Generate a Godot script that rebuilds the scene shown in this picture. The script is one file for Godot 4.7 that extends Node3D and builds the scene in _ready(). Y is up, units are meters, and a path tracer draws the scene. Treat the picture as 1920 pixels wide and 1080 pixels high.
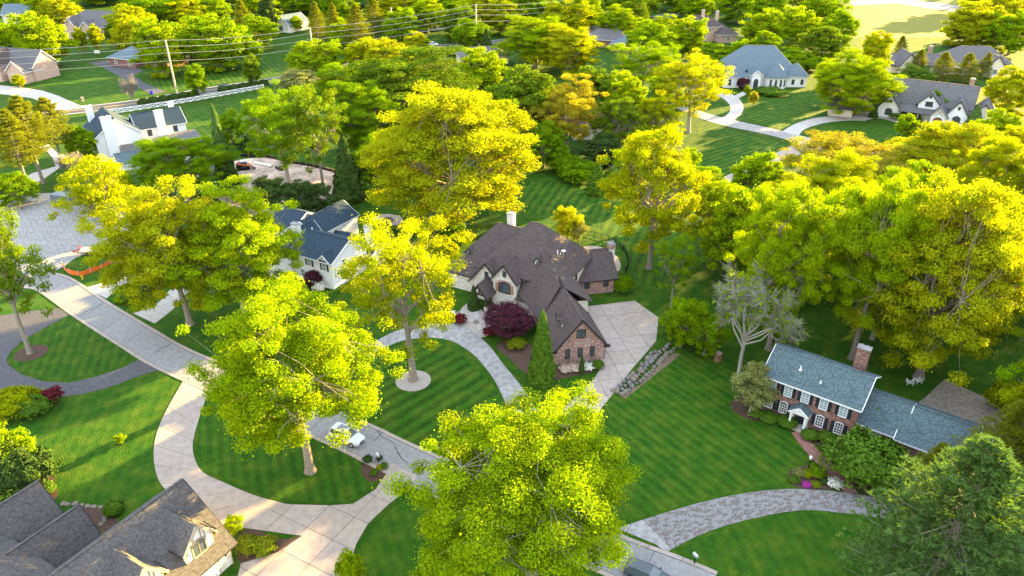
extends Node3D
# An aerial view over a leafy suburb at low evening sun. Units are metres, y is up, the camera hovers 61 m above the street.

var M := {}
var names := {}
var rng := RandomNumberGenerator.new()
var protos := {}
var win_cache := {}

class MB:
	var v := PackedVector3Array()
	var n := PackedVector3Array()
	var uv := PackedVector2Array()
	var c := PackedColorArray()
	var ix := PackedInt32Array()
	var col := Color(1, 1, 1)

	func poly(p: Array, outward: Vector3) -> void:
		# planar convex polygon; its uv runs in metres along and across the face
		var nn: Vector3 = Vector3.ZERO
		for k in range(1, p.size() - 1):
			nn += (p[k + 1] - p[0]).cross(p[k] - p[0])
		nn = nn.normalized()
		var q := p.duplicate()
		if nn.dot(outward) < 0.0:
			q.reverse()
			nn = -nn
		var t := Vector3.UP.cross(nn)
		t = Vector3.RIGHT if t.length() < 0.01 else t.normalized()
		var b := nn.cross(t)
		var at := v.size()
		for a in q:
			v.append(a); n.append(nn); c.append(col)
			uv.append(Vector2(a.dot(t), -a.dot(b)))
		for k in range(1, q.size() - 1):
			ix.append(at); ix.append(at + k); ix.append(at + k + 1)

	func slab(p: Array, outward: Vector3, th: float) -> void:
		var o := outward.normalized() * th
		var low := []
		var mid := Vector3.ZERO
		for a in p:
			low.append(a - o)
			mid += a / p.size()
		poly(p, outward)
		poly(low, -outward)
		for k in p.size():
			var j := (k + 1) % p.size()
			var side: Vector3 = (p[j] - p[k]).cross(o)
			if side.length() < 1e-6: continue
			if side.dot((p[j] + p[k]) * 0.5 - mid) < 0.0: side = -side
			poly([p[k], p[j], low[j], low[k]], side)

	func box(x0: float, x1: float, y0: float, y1: float, z0: float, z1: float) -> void:
		poly([Vector3(x0, y1, z0), Vector3(x1, y1, z0), Vector3(x1, y1, z1), Vector3(x0, y1, z1)], Vector3.UP)
		poly([Vector3(x0, y0, z0), Vector3(x1, y0, z0), Vector3(x1, y0, z1), Vector3(x0, y0, z1)], Vector3.DOWN)
		poly([Vector3(x0, y0, z1), Vector3(x1, y0, z1), Vector3(x1, y1, z1), Vector3(x0, y1, z1)], Vector3.BACK)
		poly([Vector3(x0, y0, z0), Vector3(x1, y0, z0), Vector3(x1, y1, z0), Vector3(x0, y1, z0)], Vector3.FORWARD)
		poly([Vector3(x1, y0, z0), Vector3(x1, y0, z1), Vector3(x1, y1, z1), Vector3(x1, y1, z0)], Vector3.RIGHT)
		poly([Vector3(x0, y0, z0), Vector3(x0, y0, z1), Vector3(x0, y1, z1), Vector3(x0, y1, z0)], Vector3.LEFT)

	func beam(a: Vector3, b: Vector3, w: float, h: float) -> void:
		var f := (b - a).normalized()
		var s := f.cross(Vector3.UP)
		s = Vector3.RIGHT if s.length() < 0.01 else s.normalized()
		var u := s.cross(f).normalized()
		var ring := [s * w / 2 + u * h / 2, s * w / 2 - u * h / 2, -s * w / 2 - u * h / 2, -s * w / 2 + u * h / 2]
		for k in 4:
			var j := (k + 1) % 4
			poly([a + ring[k], b + ring[k], b + ring[j], a + ring[j]], ring[k] + ring[j])
		poly([a + ring[0], a + ring[1], a + ring[2], a + ring[3]], -f)
		poly([b + ring[0], b + ring[1], b + ring[2], b + ring[3]], f)

	func tube(path: Array, rad: Array, sides: int) -> void:
		var at := v.size()
		var along := 0.0
		for k in path.size():
			var f: Vector3 = (path[min(k + 1, path.size() - 1)] - path[max(k - 1, 0)]).normalized()
			var s := f.cross(Vector3(0.13, 0.2, 0.97)).normalized()
			var u := s.cross(f)
			if k > 0: along += (path[k] - path[k - 1]).length()
			for j in sides + 1:
				var a := TAU * j / sides
				var d := s * cos(a) + u * sin(a)
				v.append(path[k] + d * rad[k]); n.append(d); c.append(col)
				uv.append(Vector2(a * 0.3, along))
		for k in path.size() - 1:
			for j in sides:
				var p := at + k * (sides + 1) + j
				var q := p + sides + 1
				ix.append(p); ix.append(p + 1); ix.append(q)
				ix.append(p + 1); ix.append(q + 1); ix.append(q)

	func lathe(prof: Array, sides: int, at0 := Vector3.ZERO) -> void:
		# prof: [radius, height] pairs
		for k in prof.size() - 1:
			for j in sides:
				var a := TAU * j / sides
				var b := TAU * (j + 1) / sides
				var p := []
				for e in [[k, a], [k, b], [k + 1, b], [k + 1, a]]:
					p.append(at0 + Vector3(cos(e[1]) * prof[e[0]][0], prof[e[0]][1], sin(e[1]) * prof[e[0]][0]))
				var m := (a + b) / 2
				var dr: float = prof[k + 1][0] - prof[k][0]
				var dy: float = prof[k + 1][1] - prof[k][1]
				var o := Vector3(cos(m) * dy, -dr, sin(m) * dy)
				if prof[k][0] < 0.001: p.remove_at(1)
				elif prof[k + 1][0] < 0.001: p.remove_at(3)
				poly(p, o if o.length() > 1e-6 else Vector3.UP)

	func flat(p: PackedVector2Array, y: float, turn := 0.0) -> void:
		# any simple polygon on the ground; uv in metres, turned
		var t := Geometry2D.triangulate_polygon(p)
		var at := v.size()
		for a in p:
			v.append(Vector3(a.x, y, a.y)); n.append(Vector3.UP); c.append(col)
			uv.append(a.rotated(turn))
		for k in range(0, t.size(), 3):
			var a := p[t[k]]
			var b := p[t[k + 1]]
			var d := p[t[k + 2]]
			if (b - a).cross(d - a) > 0:
				ix.append(at + t[k]); ix.append(at + t[k + 1]); ix.append(at + t[k + 2])
			else:
				ix.append(at + t[k]); ix.append(at + t[k + 2]); ix.append(at + t[k + 1])

	func plinth(p: PackedVector2Array, y0: float, y1: float, turn := 0.0) -> void:
		flat(p, y1, turn)
		var cw := Geometry2D.is_polygon_clockwise(p)
		for k in p.size():
			var a := p[k]
			var b := p[(k + 1) % p.size()]
			var o := Vector3(b.y - a.y, 0, a.x - b.x)
			if cw: o = -o
			poly([Vector3(a.x, y0, a.y), Vector3(b.x, y0, b.y), Vector3(b.x, y1, b.y), Vector3(a.x, y1, a.y)], o)

	func mesh() -> ArrayMesh:
		var a := []
		a.resize(Mesh.ARRAY_MAX)
		a[Mesh.ARRAY_VERTEX] = v
		a[Mesh.ARRAY_NORMAL] = n
		a[Mesh.ARRAY_TEX_UV] = uv
		a[Mesh.ARRAY_COLOR] = c
		a[Mesh.ARRAY_INDEX] = ix
		var m := ArrayMesh.new()
		m.add_surface_from_arrays(Mesh.PRIMITIVE_TRIANGLES, a)
		return m

func numbered(called: String) -> String:
	names[called] = names.get(called, -1) + 1
	return called if names[called] == 0 else "%s_%03d" % [called, names[called]]

func thing(called: String, label: String, category: String, at := Vector3.ZERO, turn := 0.0, group := "") -> Node3D:
	var o := Node3D.new()
	o.name = numbered(called)
	add_child(o)
	o.position = at
	o.rotation.y = turn
	o.set_meta("label", label)
	o.set_meta("category", category)
	if group: o.set_meta("group", group)
	return o

func part(parent: Node, called: String, mesh: Mesh, m: Material, xf := Transform3D.IDENTITY) -> MeshInstance3D:
	var o := MeshInstance3D.new()
	o.name = called
	o.mesh = mesh
	o.material_override = m
	parent.add_child(o, true)
	o.transform = xf
	return o

func solo(called: String, label: String, category: String, mesh: Mesh, m: Material, at := Vector3.ZERO, turn := 0.0, group := "") -> MeshInstance3D:
	var o := part(self, numbered(called), mesh, m, Transform3D(Basis(Vector3.UP, turn), at))
	o.set_meta("label", label)
	o.set_meta("category", category)
	if group: o.set_meta("group", group)
	return o

func structure(called: String, mesh: Mesh, m: Material) -> MeshInstance3D:
	var o := part(self, numbered(called), mesh, m)
	o.set_meta("kind", "structure")
	return o

func setting(called: String) -> Node3D:
	var o := Node3D.new()
	o.name = numbered(called)
	add_child(o)
	o.set_meta("kind", "structure")
	return o

func lin(r: float, g: float, b: float) -> Color:
	return Color(r, g, b).linear_to_srgb()

func mat(r: float, g: float, b: float, rough := 0.85, metal := 0.0) -> StandardMaterial3D:
	var m := StandardMaterial3D.new()
	m.albedo_color = lin(r, g, b)
	m.roughness = rough
	m.metallic = metal
	m.metallic_specular = 0.3
	return m

func noise_bytes(size: int, freq: float, noise_seed: int, octaves := 4) -> PackedByteArray:
	var f := FastNoiseLite.new()
	f.seed = noise_seed
	f.noise_type = FastNoiseLite.TYPE_SIMPLEX
	f.frequency = freq
	f.fractal_octaves = octaves
	var im := f.get_seamless_image(size, size)
	im.convert(Image.FORMAT_L8)
	return im.get_data()

func rgb_tex(size: int, paint: Callable) -> ImageTexture:
	var d := PackedByteArray()
	d.resize(size * size * 3)
	var k := 0
	for y in size:
		for x in size:
			var q: Color = paint.call(x, y, y * size + x)
			d[k] = q.r8; d[k + 1] = q.g8; d[k + 2] = q.b8
			k += 3
	return ImageTexture.create_from_image(Image.create_from_data(size, size, false, Image.FORMAT_RGB8, d))

func bump_tex(size: int, bytes: PackedByteArray, strength: float) -> ImageTexture:
	var im := Image.create_from_data(size, size, false, Image.FORMAT_L8, bytes)
	im.convert(Image.FORMAT_RGBA8)
	im.bump_map_to_normal_map(strength)
	return ImageTexture.create_from_image(im)

func textured(tex: Texture2D, metres: float, rough := 0.9, tint := Color.WHITE, normal: Texture2D = null, depth := 1.0) -> StandardMaterial3D:
	var m := StandardMaterial3D.new()
	m.albedo_texture = tex
	m.albedo_color = tint
	m.uv1_scale = Vector3.ONE / metres
	m.roughness = rough
	m.metallic_specular = 0.25
	m.vertex_color_use_as_albedo = true
	if normal:
		m.normal_enabled = true
		m.normal_texture = normal
		m.normal_scale = depth
	return m

func leaf_mat(r: float, g: float, b: float, back := 0.9) -> StandardMaterial3D:
	var m := mat(r, g, b, 0.9)
	m.metallic_specular = 0.08
	m.vertex_color_use_as_albedo = true
	m.cull_mode = BaseMaterial3D.CULL_DISABLED
	m.backlight_enabled = true
	m.backlight = Color(back, back, back * 0.5)
	return m

func make_materials() -> void:
	var n1 := noise_bytes(512, 0.012, 11, 5)
	var n2 := noise_bytes(512, 0.05, 12, 4)
	var n3 := noise_bytes(512, 0.25, 13, 2)
	# mown turf: fine blades, patches and the faint lanes the mower left, 24 m a tile
	var turf := func(lane: float) -> ImageTexture:
		return rgb_tex(512, func(x: int, _y: int, i: int):
			var a: float = n1[i] / 255.0 - 0.5
			var b: float = n2[i] / 255.0 - 0.5
			var c: float = n3[i] / 255.0 - 0.5
			var ph := fmod(x / 512.0 * 18.0 + a * 0.18 + 4.0, 1.0)
			var l := lane * (smoothstep(0.0, 0.12, ph) - smoothstep(0.5, 0.62, ph) - 0.5)
			var k: float = 1.0 + a * 0.4 + b * 0.3 + c * 0.45 + l
			var dry := smoothstep(0.10, 0.26, a + b * 0.25) * 0.16
			return lin(lerpf(0.029 * (1.0 + a * 0.9), 0.066, dry) * k, lerpf(0.080, 0.084, dry) * k, lerpf(0.003, 0.010, dry) * k))
	var blades := bump_tex(512, n3, 6.0)
	M.grass = textured(turf.call(0.0), 24.0, 0.95, Color.WHITE, blades, 0.25)
	M.lawn = textured(turf.call(0.26), 24.0, 0.95, Color.WHITE, blades, 0.25)
	M.lawn_faint = textured(turf.call(0.14), 24.0, 0.95, Color.WHITE, blades, 0.25)
	M.lawn_bold = textured(turf.call(0.44), 34.0, 0.95, Color.WHITE, blades, 0.25)
	var stone := func(r: float, g: float, b: float, patch: float, speck: float) -> ImageTexture:
		return rgb_tex(512, func(_x: int, _y: int, i: int):
			var k: float = 1.0 + (n1[i] / 255.0 - 0.5) * patch + (n2[i] / 255.0 - 0.5) * patch * 0.6 + (n3[i] / 255.0 - 0.5) * speck
			return lin(r * k, g * k, b * k))
	M.concrete = textured(stone.call(0.33, 0.275, 0.232, 0.26, 0.16), 9.0)
	M.concrete_grey = textured(stone.call(0.270, 0.258, 0.243, 0.5, 0.16), 9.0)
	M.concrete_pale = textured(stone.call(0.38, 0.35, 0.31, 0.25, 0.15), 9.0)
	M.street = textured(stone.call(0.235, 0.227, 0.218, 0.28, 0.25), 7.0)
	M.asphalt = textured(stone.call(0.080, 0.079, 0.082, 0.35, 0.5), 6.0)
	M.asphalt_brown = textured(stone.call(0.19, 0.155, 0.135, 0.4, 0.4), 6.0)
	M.gravel = textured(stone.call(0.40, 0.385, 0.36, 0.7, 0.6), 6.0, 0.95, Color.WHITE, bump_tex(512, n3, 10.0), 1.0)
	M.pebble = textured(stone.call(0.32, 0.28, 0.24, 0.3, 1.2), 3.0)
	M.dirt = textured(stone.call(0.40, 0.30, 0.225, 0.9, 0.4), 46.0)
	M.soil = textured(stone.call(0.15, 0.105, 0.07, 0.7, 0.7), 5.0)
	M.mulch = textured(stone.call(0.075, 0.045, 0.032, 0.5, 1.0), 3.0)
	M.hard = textured(stone.call(0.5, 0.5, 0.5, 0.25, 0.3), 2.0)
	# worn drive: pale sealer flaked off a brown base
	M.worn = textured(rgb_tex(512, func(x: int, y: int, i: int):
		var a: float = n2[i] / 255.0 * 0.5 + n1[((y * 2) % 512) * 512 + x] / 255.0 * 0.5
		var k: float = 1.0 + (n3[i] / 255.0 - 0.5) * 0.5
		var f := smoothstep(0.42, 0.56, a)
		return lin(lerpf(0.135, 0.21, f) * k, lerpf(0.115, 0.203, f) * k, lerpf(0.098, 0.196, f) * k)), 10.0)
	# shingles: courses 0.14 m high of tabs that differ in tone
	var tabs := RandomNumberGenerator.new()
	tabs.seed = 5
	var tone := PackedFloat32Array()
	for k in 4096: tone.append(tabs.randf())
	var shingle := func(r: float, g: float, b: float, vary: float) -> ImageTexture:
		return rgb_tex(512, func(x: int, y: int, i: int):
			var row := y / 16
			var xx := (x + (row % 2) * 16 + (row % 3) * 5) % 512
			var tab := xx / 32
			var k: float = 1.0 + (tone[(row * 37 + tab * 11) % 4096] - 0.5) * vary + (n3[i] / 255.0 - 0.5) * 0.2 + (n1[i] / 255.0 - 0.5) * 0.22
			if y % 16 < 2: k *= 0.62
			if xx % 32 < 1: k *= 0.75
			return lin(r * k, g * k, b * k))
	M.roof_brown = textured(shingle.call(0.082, 0.064, 0.059, 0.5), 3.8)
	M.roof_taupe = textured(shingle.call(0.090, 0.083, 0.077, 0.55), 3.8)
	M.roof_teal = textured(shingle.call(0.085, 0.122, 0.128, 0.65), 3.8)
	M.roof_navy = textured(shingle.call(0.030, 0.050, 0.068, 0.3), 3.8)
	M.roof_slate = textured(shingle.call(0.115, 0.155, 0.180, 0.4), 3.8)
	M.roof_grey = textured(shingle.call(0.120, 0.115, 0.115, 0.5), 3.8)
	# brick: courses 7.5 cm high, 22 cm long
	var brickwork := func(tones: Array, mortar: Color) -> ImageTexture:
		return rgb_tex(512, func(x: int, y: int, i: int):
			var row := y / 16
			var xx := (x + (row % 2) * 21) % 504
			var br := xx / 42
			if y % 16 < 2 or xx % 42 < 2: return mortar
			var t: Color = tones[int(tone[(row * 61 + br * 17) % 4096] * tones.size()) % tones.size()]
			var k: float = 1.0 + (n3[i] / 255.0 - 0.5) * 0.4
			return lin(t.r * k, t.g * k, t.b * k))
	M.brick_red = textured(brickwork.call([Color(0.20, 0.085, 0.06), Color(0.16, 0.07, 0.05), Color(0.25, 0.12, 0.085), Color(0.13, 0.06, 0.05), Color(0.33, 0.22, 0.17)], lin(0.27, 0.22, 0.19)), 2.6)
	M.brick_mixed = textured(brickwork.call([Color(0.30, 0.14, 0.09), Color(0.22, 0.12, 0.12), Color(0.38, 0.22, 0.14), Color(0.17, 0.12, 0.15), Color(0.45, 0.33, 0.26), Color(0.28, 0.15, 0.11)], lin(0.40, 0.33, 0.29)), 3.4)
	M.brick_pink = textured(brickwork.call([Color(0.46, 0.30, 0.23), Color(0.42, 0.26, 0.20), Color(0.50, 0.36, 0.28)], lin(0.48, 0.40, 0.34)), 2.6)
	M.stone_white = textured(brickwork.call([Color(0.62, 0.58, 0.50), Color(0.55, 0.51, 0.45), Color(0.68, 0.64, 0.57), Color(0.50, 0.48, 0.44)], lin(0.50, 0.47, 0.42)), 5.0)
	M.pavers = textured(brickwork.call([Color(0.24, 0.11, 0.085), Color(0.20, 0.09, 0.07), Color(0.28, 0.14, 0.11)], lin(0.20, 0.13, 0.11)), 3.2)
	M.bark = textured(rgb_tex(512, func(x: int, y: int, i: int):
		var k: float = 1.0 + (n3[(y / 6) * 512 + x] / 255.0 - 0.5) * 1.2 + (n1[i] / 255.0 - 0.5) * 0.7
		return lin(0.24 * k, 0.205 * k, 0.165 * k)), 1.6, 0.95)
	M.bark_grey = textured(rgb_tex(512, func(x: int, y: int, i: int):
		var k: float = 1.0 + (n3[(y / 6) * 512 + x] / 255.0 - 0.5) * 0.8 + (n1[i] / 255.0 - 0.5) * 0.6
		return lin(0.34 * k, 0.31 * k, 0.27 * k)), 1.6, 0.95)
	M.leaf_green = leaf_mat(0.175, 0.300, 0.006, 1.0)
	M.leaf_fresh = leaf_mat(0.265, 0.375, 0.005, 1.0)
	M.leaf_yellow = leaf_mat(0.330, 0.380, 0.005, 1.0)
	M.leaf_gold = leaf_mat(0.370, 0.340, 0.025, 1.0)
	M.leaf_pale = leaf_mat(0.250, 0.270, 0.085)
	M.leaf_lime = leaf_mat(0.220, 0.345, 0.005, 1.0)
	M.leaf_lemon = leaf_mat(0.365, 0.400, 0.008, 1.0)
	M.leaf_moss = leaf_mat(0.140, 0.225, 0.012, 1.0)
	M.leaf_olive = leaf_mat(0.280, 0.270, 0.030, 1.0)
	M.pad = textured(stone.call(0.23, 0.195, 0.16, 0.6, 0.6), 7.0)
	M.meadow = mat(0.15, 0.15, 0.015)
	M.joint = mat(0.075, 0.070, 0.062)
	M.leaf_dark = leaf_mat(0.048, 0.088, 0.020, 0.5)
	M.needle = leaf_mat(0.115, 0.205, 0.050, 0.8)
	M.needle_warm = leaf_mat(0.230, 0.260, 0.020, 0.9)
	M.leaf_spring = leaf_mat(0.085, 0.165, 0.016, 0.6)
	M.leaf_purple = leaf_mat(0.075, 0.022, 0.034, 0.5)
	M.leaf_red = leaf_mat(0.130, 0.018, 0.022, 0.5)
	M.leaf_box = leaf_mat(0.160, 0.200, 0.010, 0.5)
	M.twig = leaf_mat(0.30, 0.275, 0.235, 0.2)
	M.petal_white = leaf_mat(0.72, 0.70, 0.66, 0.5)
	M.petal_blush = leaf_mat(0.66, 0.50, 0.44, 0.5)
	M.petal_pink = leaf_mat(0.45, 0.05, 0.33, 0.5)
	M.white = textured(stone.call(0.74, 0.74, 0.73, 0.06, 0.05), 3.0, 0.6)
	M.cream = textured(stone.call(0.60, 0.54, 0.44, 0.10, 0.10), 3.0, 0.8)
	M.tan_trim = mat(0.36, 0.30, 0.22)
	M.dark_trim = mat(0.028, 0.024, 0.023, 0.55)
	M.timber = mat(0.065, 0.045, 0.035)
	M.shutter_navy = mat(0.020, 0.026, 0.036, 0.6)
	M.shutter_tan = mat(0.34, 0.19, 0.10)
	M.glass = mat(0.055, 0.075, 0.080, 0.06)
	M.glass.metallic_specular = 0.7
	M.glass_blind = mat(0.24, 0.34, 0.35, 0.15)
	M.metal = mat(0.55, 0.56, 0.58, 0.4, 0.6)
	M.black = mat(0.012, 0.012, 0.013, 0.5)
	M.tar = mat(0.022, 0.022, 0.024, 0.7)
	M.rock = textured(stone.call(0.17, 0.14, 0.11, 0.8, 0.7), 2.5)
	M.rock_grey = textured(stone.call(0.145, 0.138, 0.13, 0.8, 0.7), 2.5)
	M.door_wood = mat(0.16, 0.07, 0.035, 0.5)
	M.pole_wood = mat(0.46, 0.41, 0.34)
	M.wire = mat(0.42, 0.40, 0.35, 0.5)
	M.line_yellow = mat(0.55, 0.36, 0.03)
	M.line_white = mat(0.75, 0.75, 0.73)
	M.orange = mat(0.62, 0.13, 0.02)
	M.blue = mat(0.03, 0.05, 0.40, 0.5)

# ---------------------------------------------------------------- ground, roads, drives
func smooth_line(p: PackedVector2Array, step: float) -> PackedVector2Array:
	var cv := Curve2D.new()
	for k in p.size():
		var a := p[max(k - 1, 0)]
		var b := p[min(k + 1, p.size() - 1)]
		var t := (b - a) / 6.0
		cv.add_point(p[k], -t, t)
	cv.bake_interval = 0.3
	var out := PackedVector2Array()
	var count: int = max(2, int(round(cv.get_baked_length() / step)))
	for k in count + 1:
		out.append(cv.sample_baked(cv.get_baked_length() * k / count))
	return out

func rounded(p: PackedVector2Array, step := 1.2) -> PackedVector2Array:
	var q := p.duplicate()
	var n := p.size()
	var ext := PackedVector2Array([p[n - 1]])
	ext.append_array(q)
	ext.append(p[0]); ext.append(p[1])
	var cv := Curve2D.new()
	for k in range(1, n + 2):
		var t := (ext[min(k + 1, ext.size() - 1)] - ext[k - 1]) / 6.0
		if k == n + 1: t = (ext[2] - ext[0]) / 6.0
		cv.add_point(ext[k], -t, t)
	cv.bake_interval = 0.3
	var out := PackedVector2Array()
	var count: int = max(8, int(cv.get_baked_length() / step))
	for k in count:
		out.append(cv.sample_baked(cv.get_baked_length() * k / count))
	return out

func strip_drive(parent: Node3D, left: PackedVector2Array, right: PackedVector2Array, length: float, m: Material, y := 0.05, called := "concrete_panel", cross := 1) -> void:
	# a run of cast panels between two edges, each its own piece with a recessed joint
	var cl := PackedVector2Array()
	var a := smooth_line(left, 0.5)
	var b := smooth_line(right, 0.5)
	var total := 0.0
	for k in range(1, a.size()): total += a[k].distance_to(a[k - 1])
	var n: int = max(1, int(round(total / length)))
	var res := 5
	var gap := 0.06
	var base := a.duplicate()
	var rim := b.duplicate()
	rim.reverse()
	base.append_array(rim)
	if not Geometry2D.triangulate_polygon(base).is_empty():
		var jb := MB.new()
		jb.flat(base, y - 0.022)
		part(parent, "joint_bed", jb.mesh(), M.joint)
	for k in n:
		for j in cross:
			var p := PackedVector2Array()
			var q := PackedVector2Array()
			for e in res + 1:
				var t: float = (k + float(e) / res) / n
				if e == 0: t += gap / 2 / total
				if e == res: t -= gap / 2 / total
				var pa := a[clampi(int(t * (a.size() - 1)), 0, a.size() - 2)].lerp(a[clampi(int(t * (a.size() - 1)) + 1, 0, a.size() - 1)], fmod(t * (a.size() - 1), 1.0))
				var pb := b[clampi(int(t * (b.size() - 1)), 0, b.size() - 2)].lerp(b[clampi(int(t * (b.size() - 1)) + 1, 0, b.size() - 1)], fmod(t * (b.size() - 1), 1.0))
				var w := pa.distance_to(pb)
				p.append(pa.lerp(pb, float(j) / cross + (gap / 2 / w if j > 0 else 0.0)))
				q.append(pa.lerp(pb, float(j + 1) / cross - (gap / 2 / w if j < cross - 1 else 0.0)))
			q.reverse()
			p.append_array(q)
			panel(parent, p, m, y, called)

func panel(parent: Node3D, p: PackedVector2Array, m: Material, y: float, called: String) -> void:
	if Geometry2D.triangulate_polygon(p).is_empty(): return
	var mb := MB.new()
	var k := rng.randf_range(0.90, 1.07)
	mb.col = Color(k, k * rng.randf_range(0.985, 1.01), k * rng.randf_range(0.96, 1.01))
	mb.plinth(p, -0.04, y + rng.randf_range(-0.004, 0.004), 0.5)
	part(parent, called, mb.mesh(), m)

func apron(parent: Node3D, outline: PackedVector2Array, turn: float, wide: float, deep: float, m: Material, y := 0.05, shift := Vector2.ZERO) -> void:
	# a poured yard cut by joints into panels
	var lo := Vector2(1e9, 1e9)
	var hi := Vector2(-1e9, -1e9)
	for p in outline:
		lo = lo.min(p.rotated(-turn)); hi = hi.max(p.rotated(-turn))
	lo = Vector2(floor(lo.x / wide) * wide, floor(lo.y / deep) * deep) + shift
	var g := 0.03
	var jb := MB.new()
	jb.flat(outline, y - 0.022)
	part(parent, "joint_bed", jb.mesh(), M.joint)
	var x := lo.x - wide
	while x < hi.x:
		var z := lo.y - deep
		while z < hi.y:
			var cell := PackedVector2Array([Vector2(x + g, z + g).rotated(turn), Vector2(x + wide - g, z + g).rotated(turn), Vector2(x + wide - g, z + deep - g).rotated(turn), Vector2(x + g, z + deep - g).rotated(turn)])
			for bit in Geometry2D.intersect_polygons(outline, cell):
				if bit.size() > 2: panel(parent, bit, m, y, "concrete_panel")
			z += deep
		x += wide

func bed(called: String, outline: PackedVector2Array, m: Material, y := 0.03) -> MeshInstance3D:
	var mb := MB.new()
	mb.plinth(outline, -0.05, y)
	return structure(called, mb.mesh(), m)

func lawn(outline: PackedVector2Array, turn: float, m: Material, y := 0.012) -> void:
	var mb := MB.new()
	mb.flat(outline, y, turn)
	structure("lawn", mb.mesh(), m)

func edges(line: PackedVector2Array, off: float, step := 1.0) -> PackedVector2Array:
	var a := smooth_line(line, step)
	var out := PackedVector2Array()
	for k in a.size():
		var d := (a[min(k + 1, a.size() - 1)] - a[max(k - 1, 0)]).normalized()
		out.append(a[k] + Vector2(-d.y, d.x) * off)
	return out

func band(line: PackedVector2Array, o0: float, o1: float, y: float, step := 2.0) -> ArrayMesh:
	var mb := MB.new()
	var a := edges(line, o0, step)
	var b := edges(line, o1, step)
	for k in a.size() - 1:
		mb.poly([Vector3(a[k].x, y, a[k].y), Vector3(a[k + 1].x, y, a[k + 1].y), Vector3(b[k + 1].x, y, b[k + 1].y), Vector3(b[k].x, y, b[k].y)], Vector3.UP)
	return mb.mesh()

func disc(at: Vector3, r: float, sides := 24, wobble := 0.0) -> PackedVector2Array:
	var p := PackedVector2Array()
	for k in sides:
		var rr := r * (1.0 + rng.randf_range(-wobble, wobble))
		p.append(Vector2(at.x + cos(TAU * k / sides) * rr, at.z + sin(TAU * k / sides) * rr))
	return p

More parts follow.
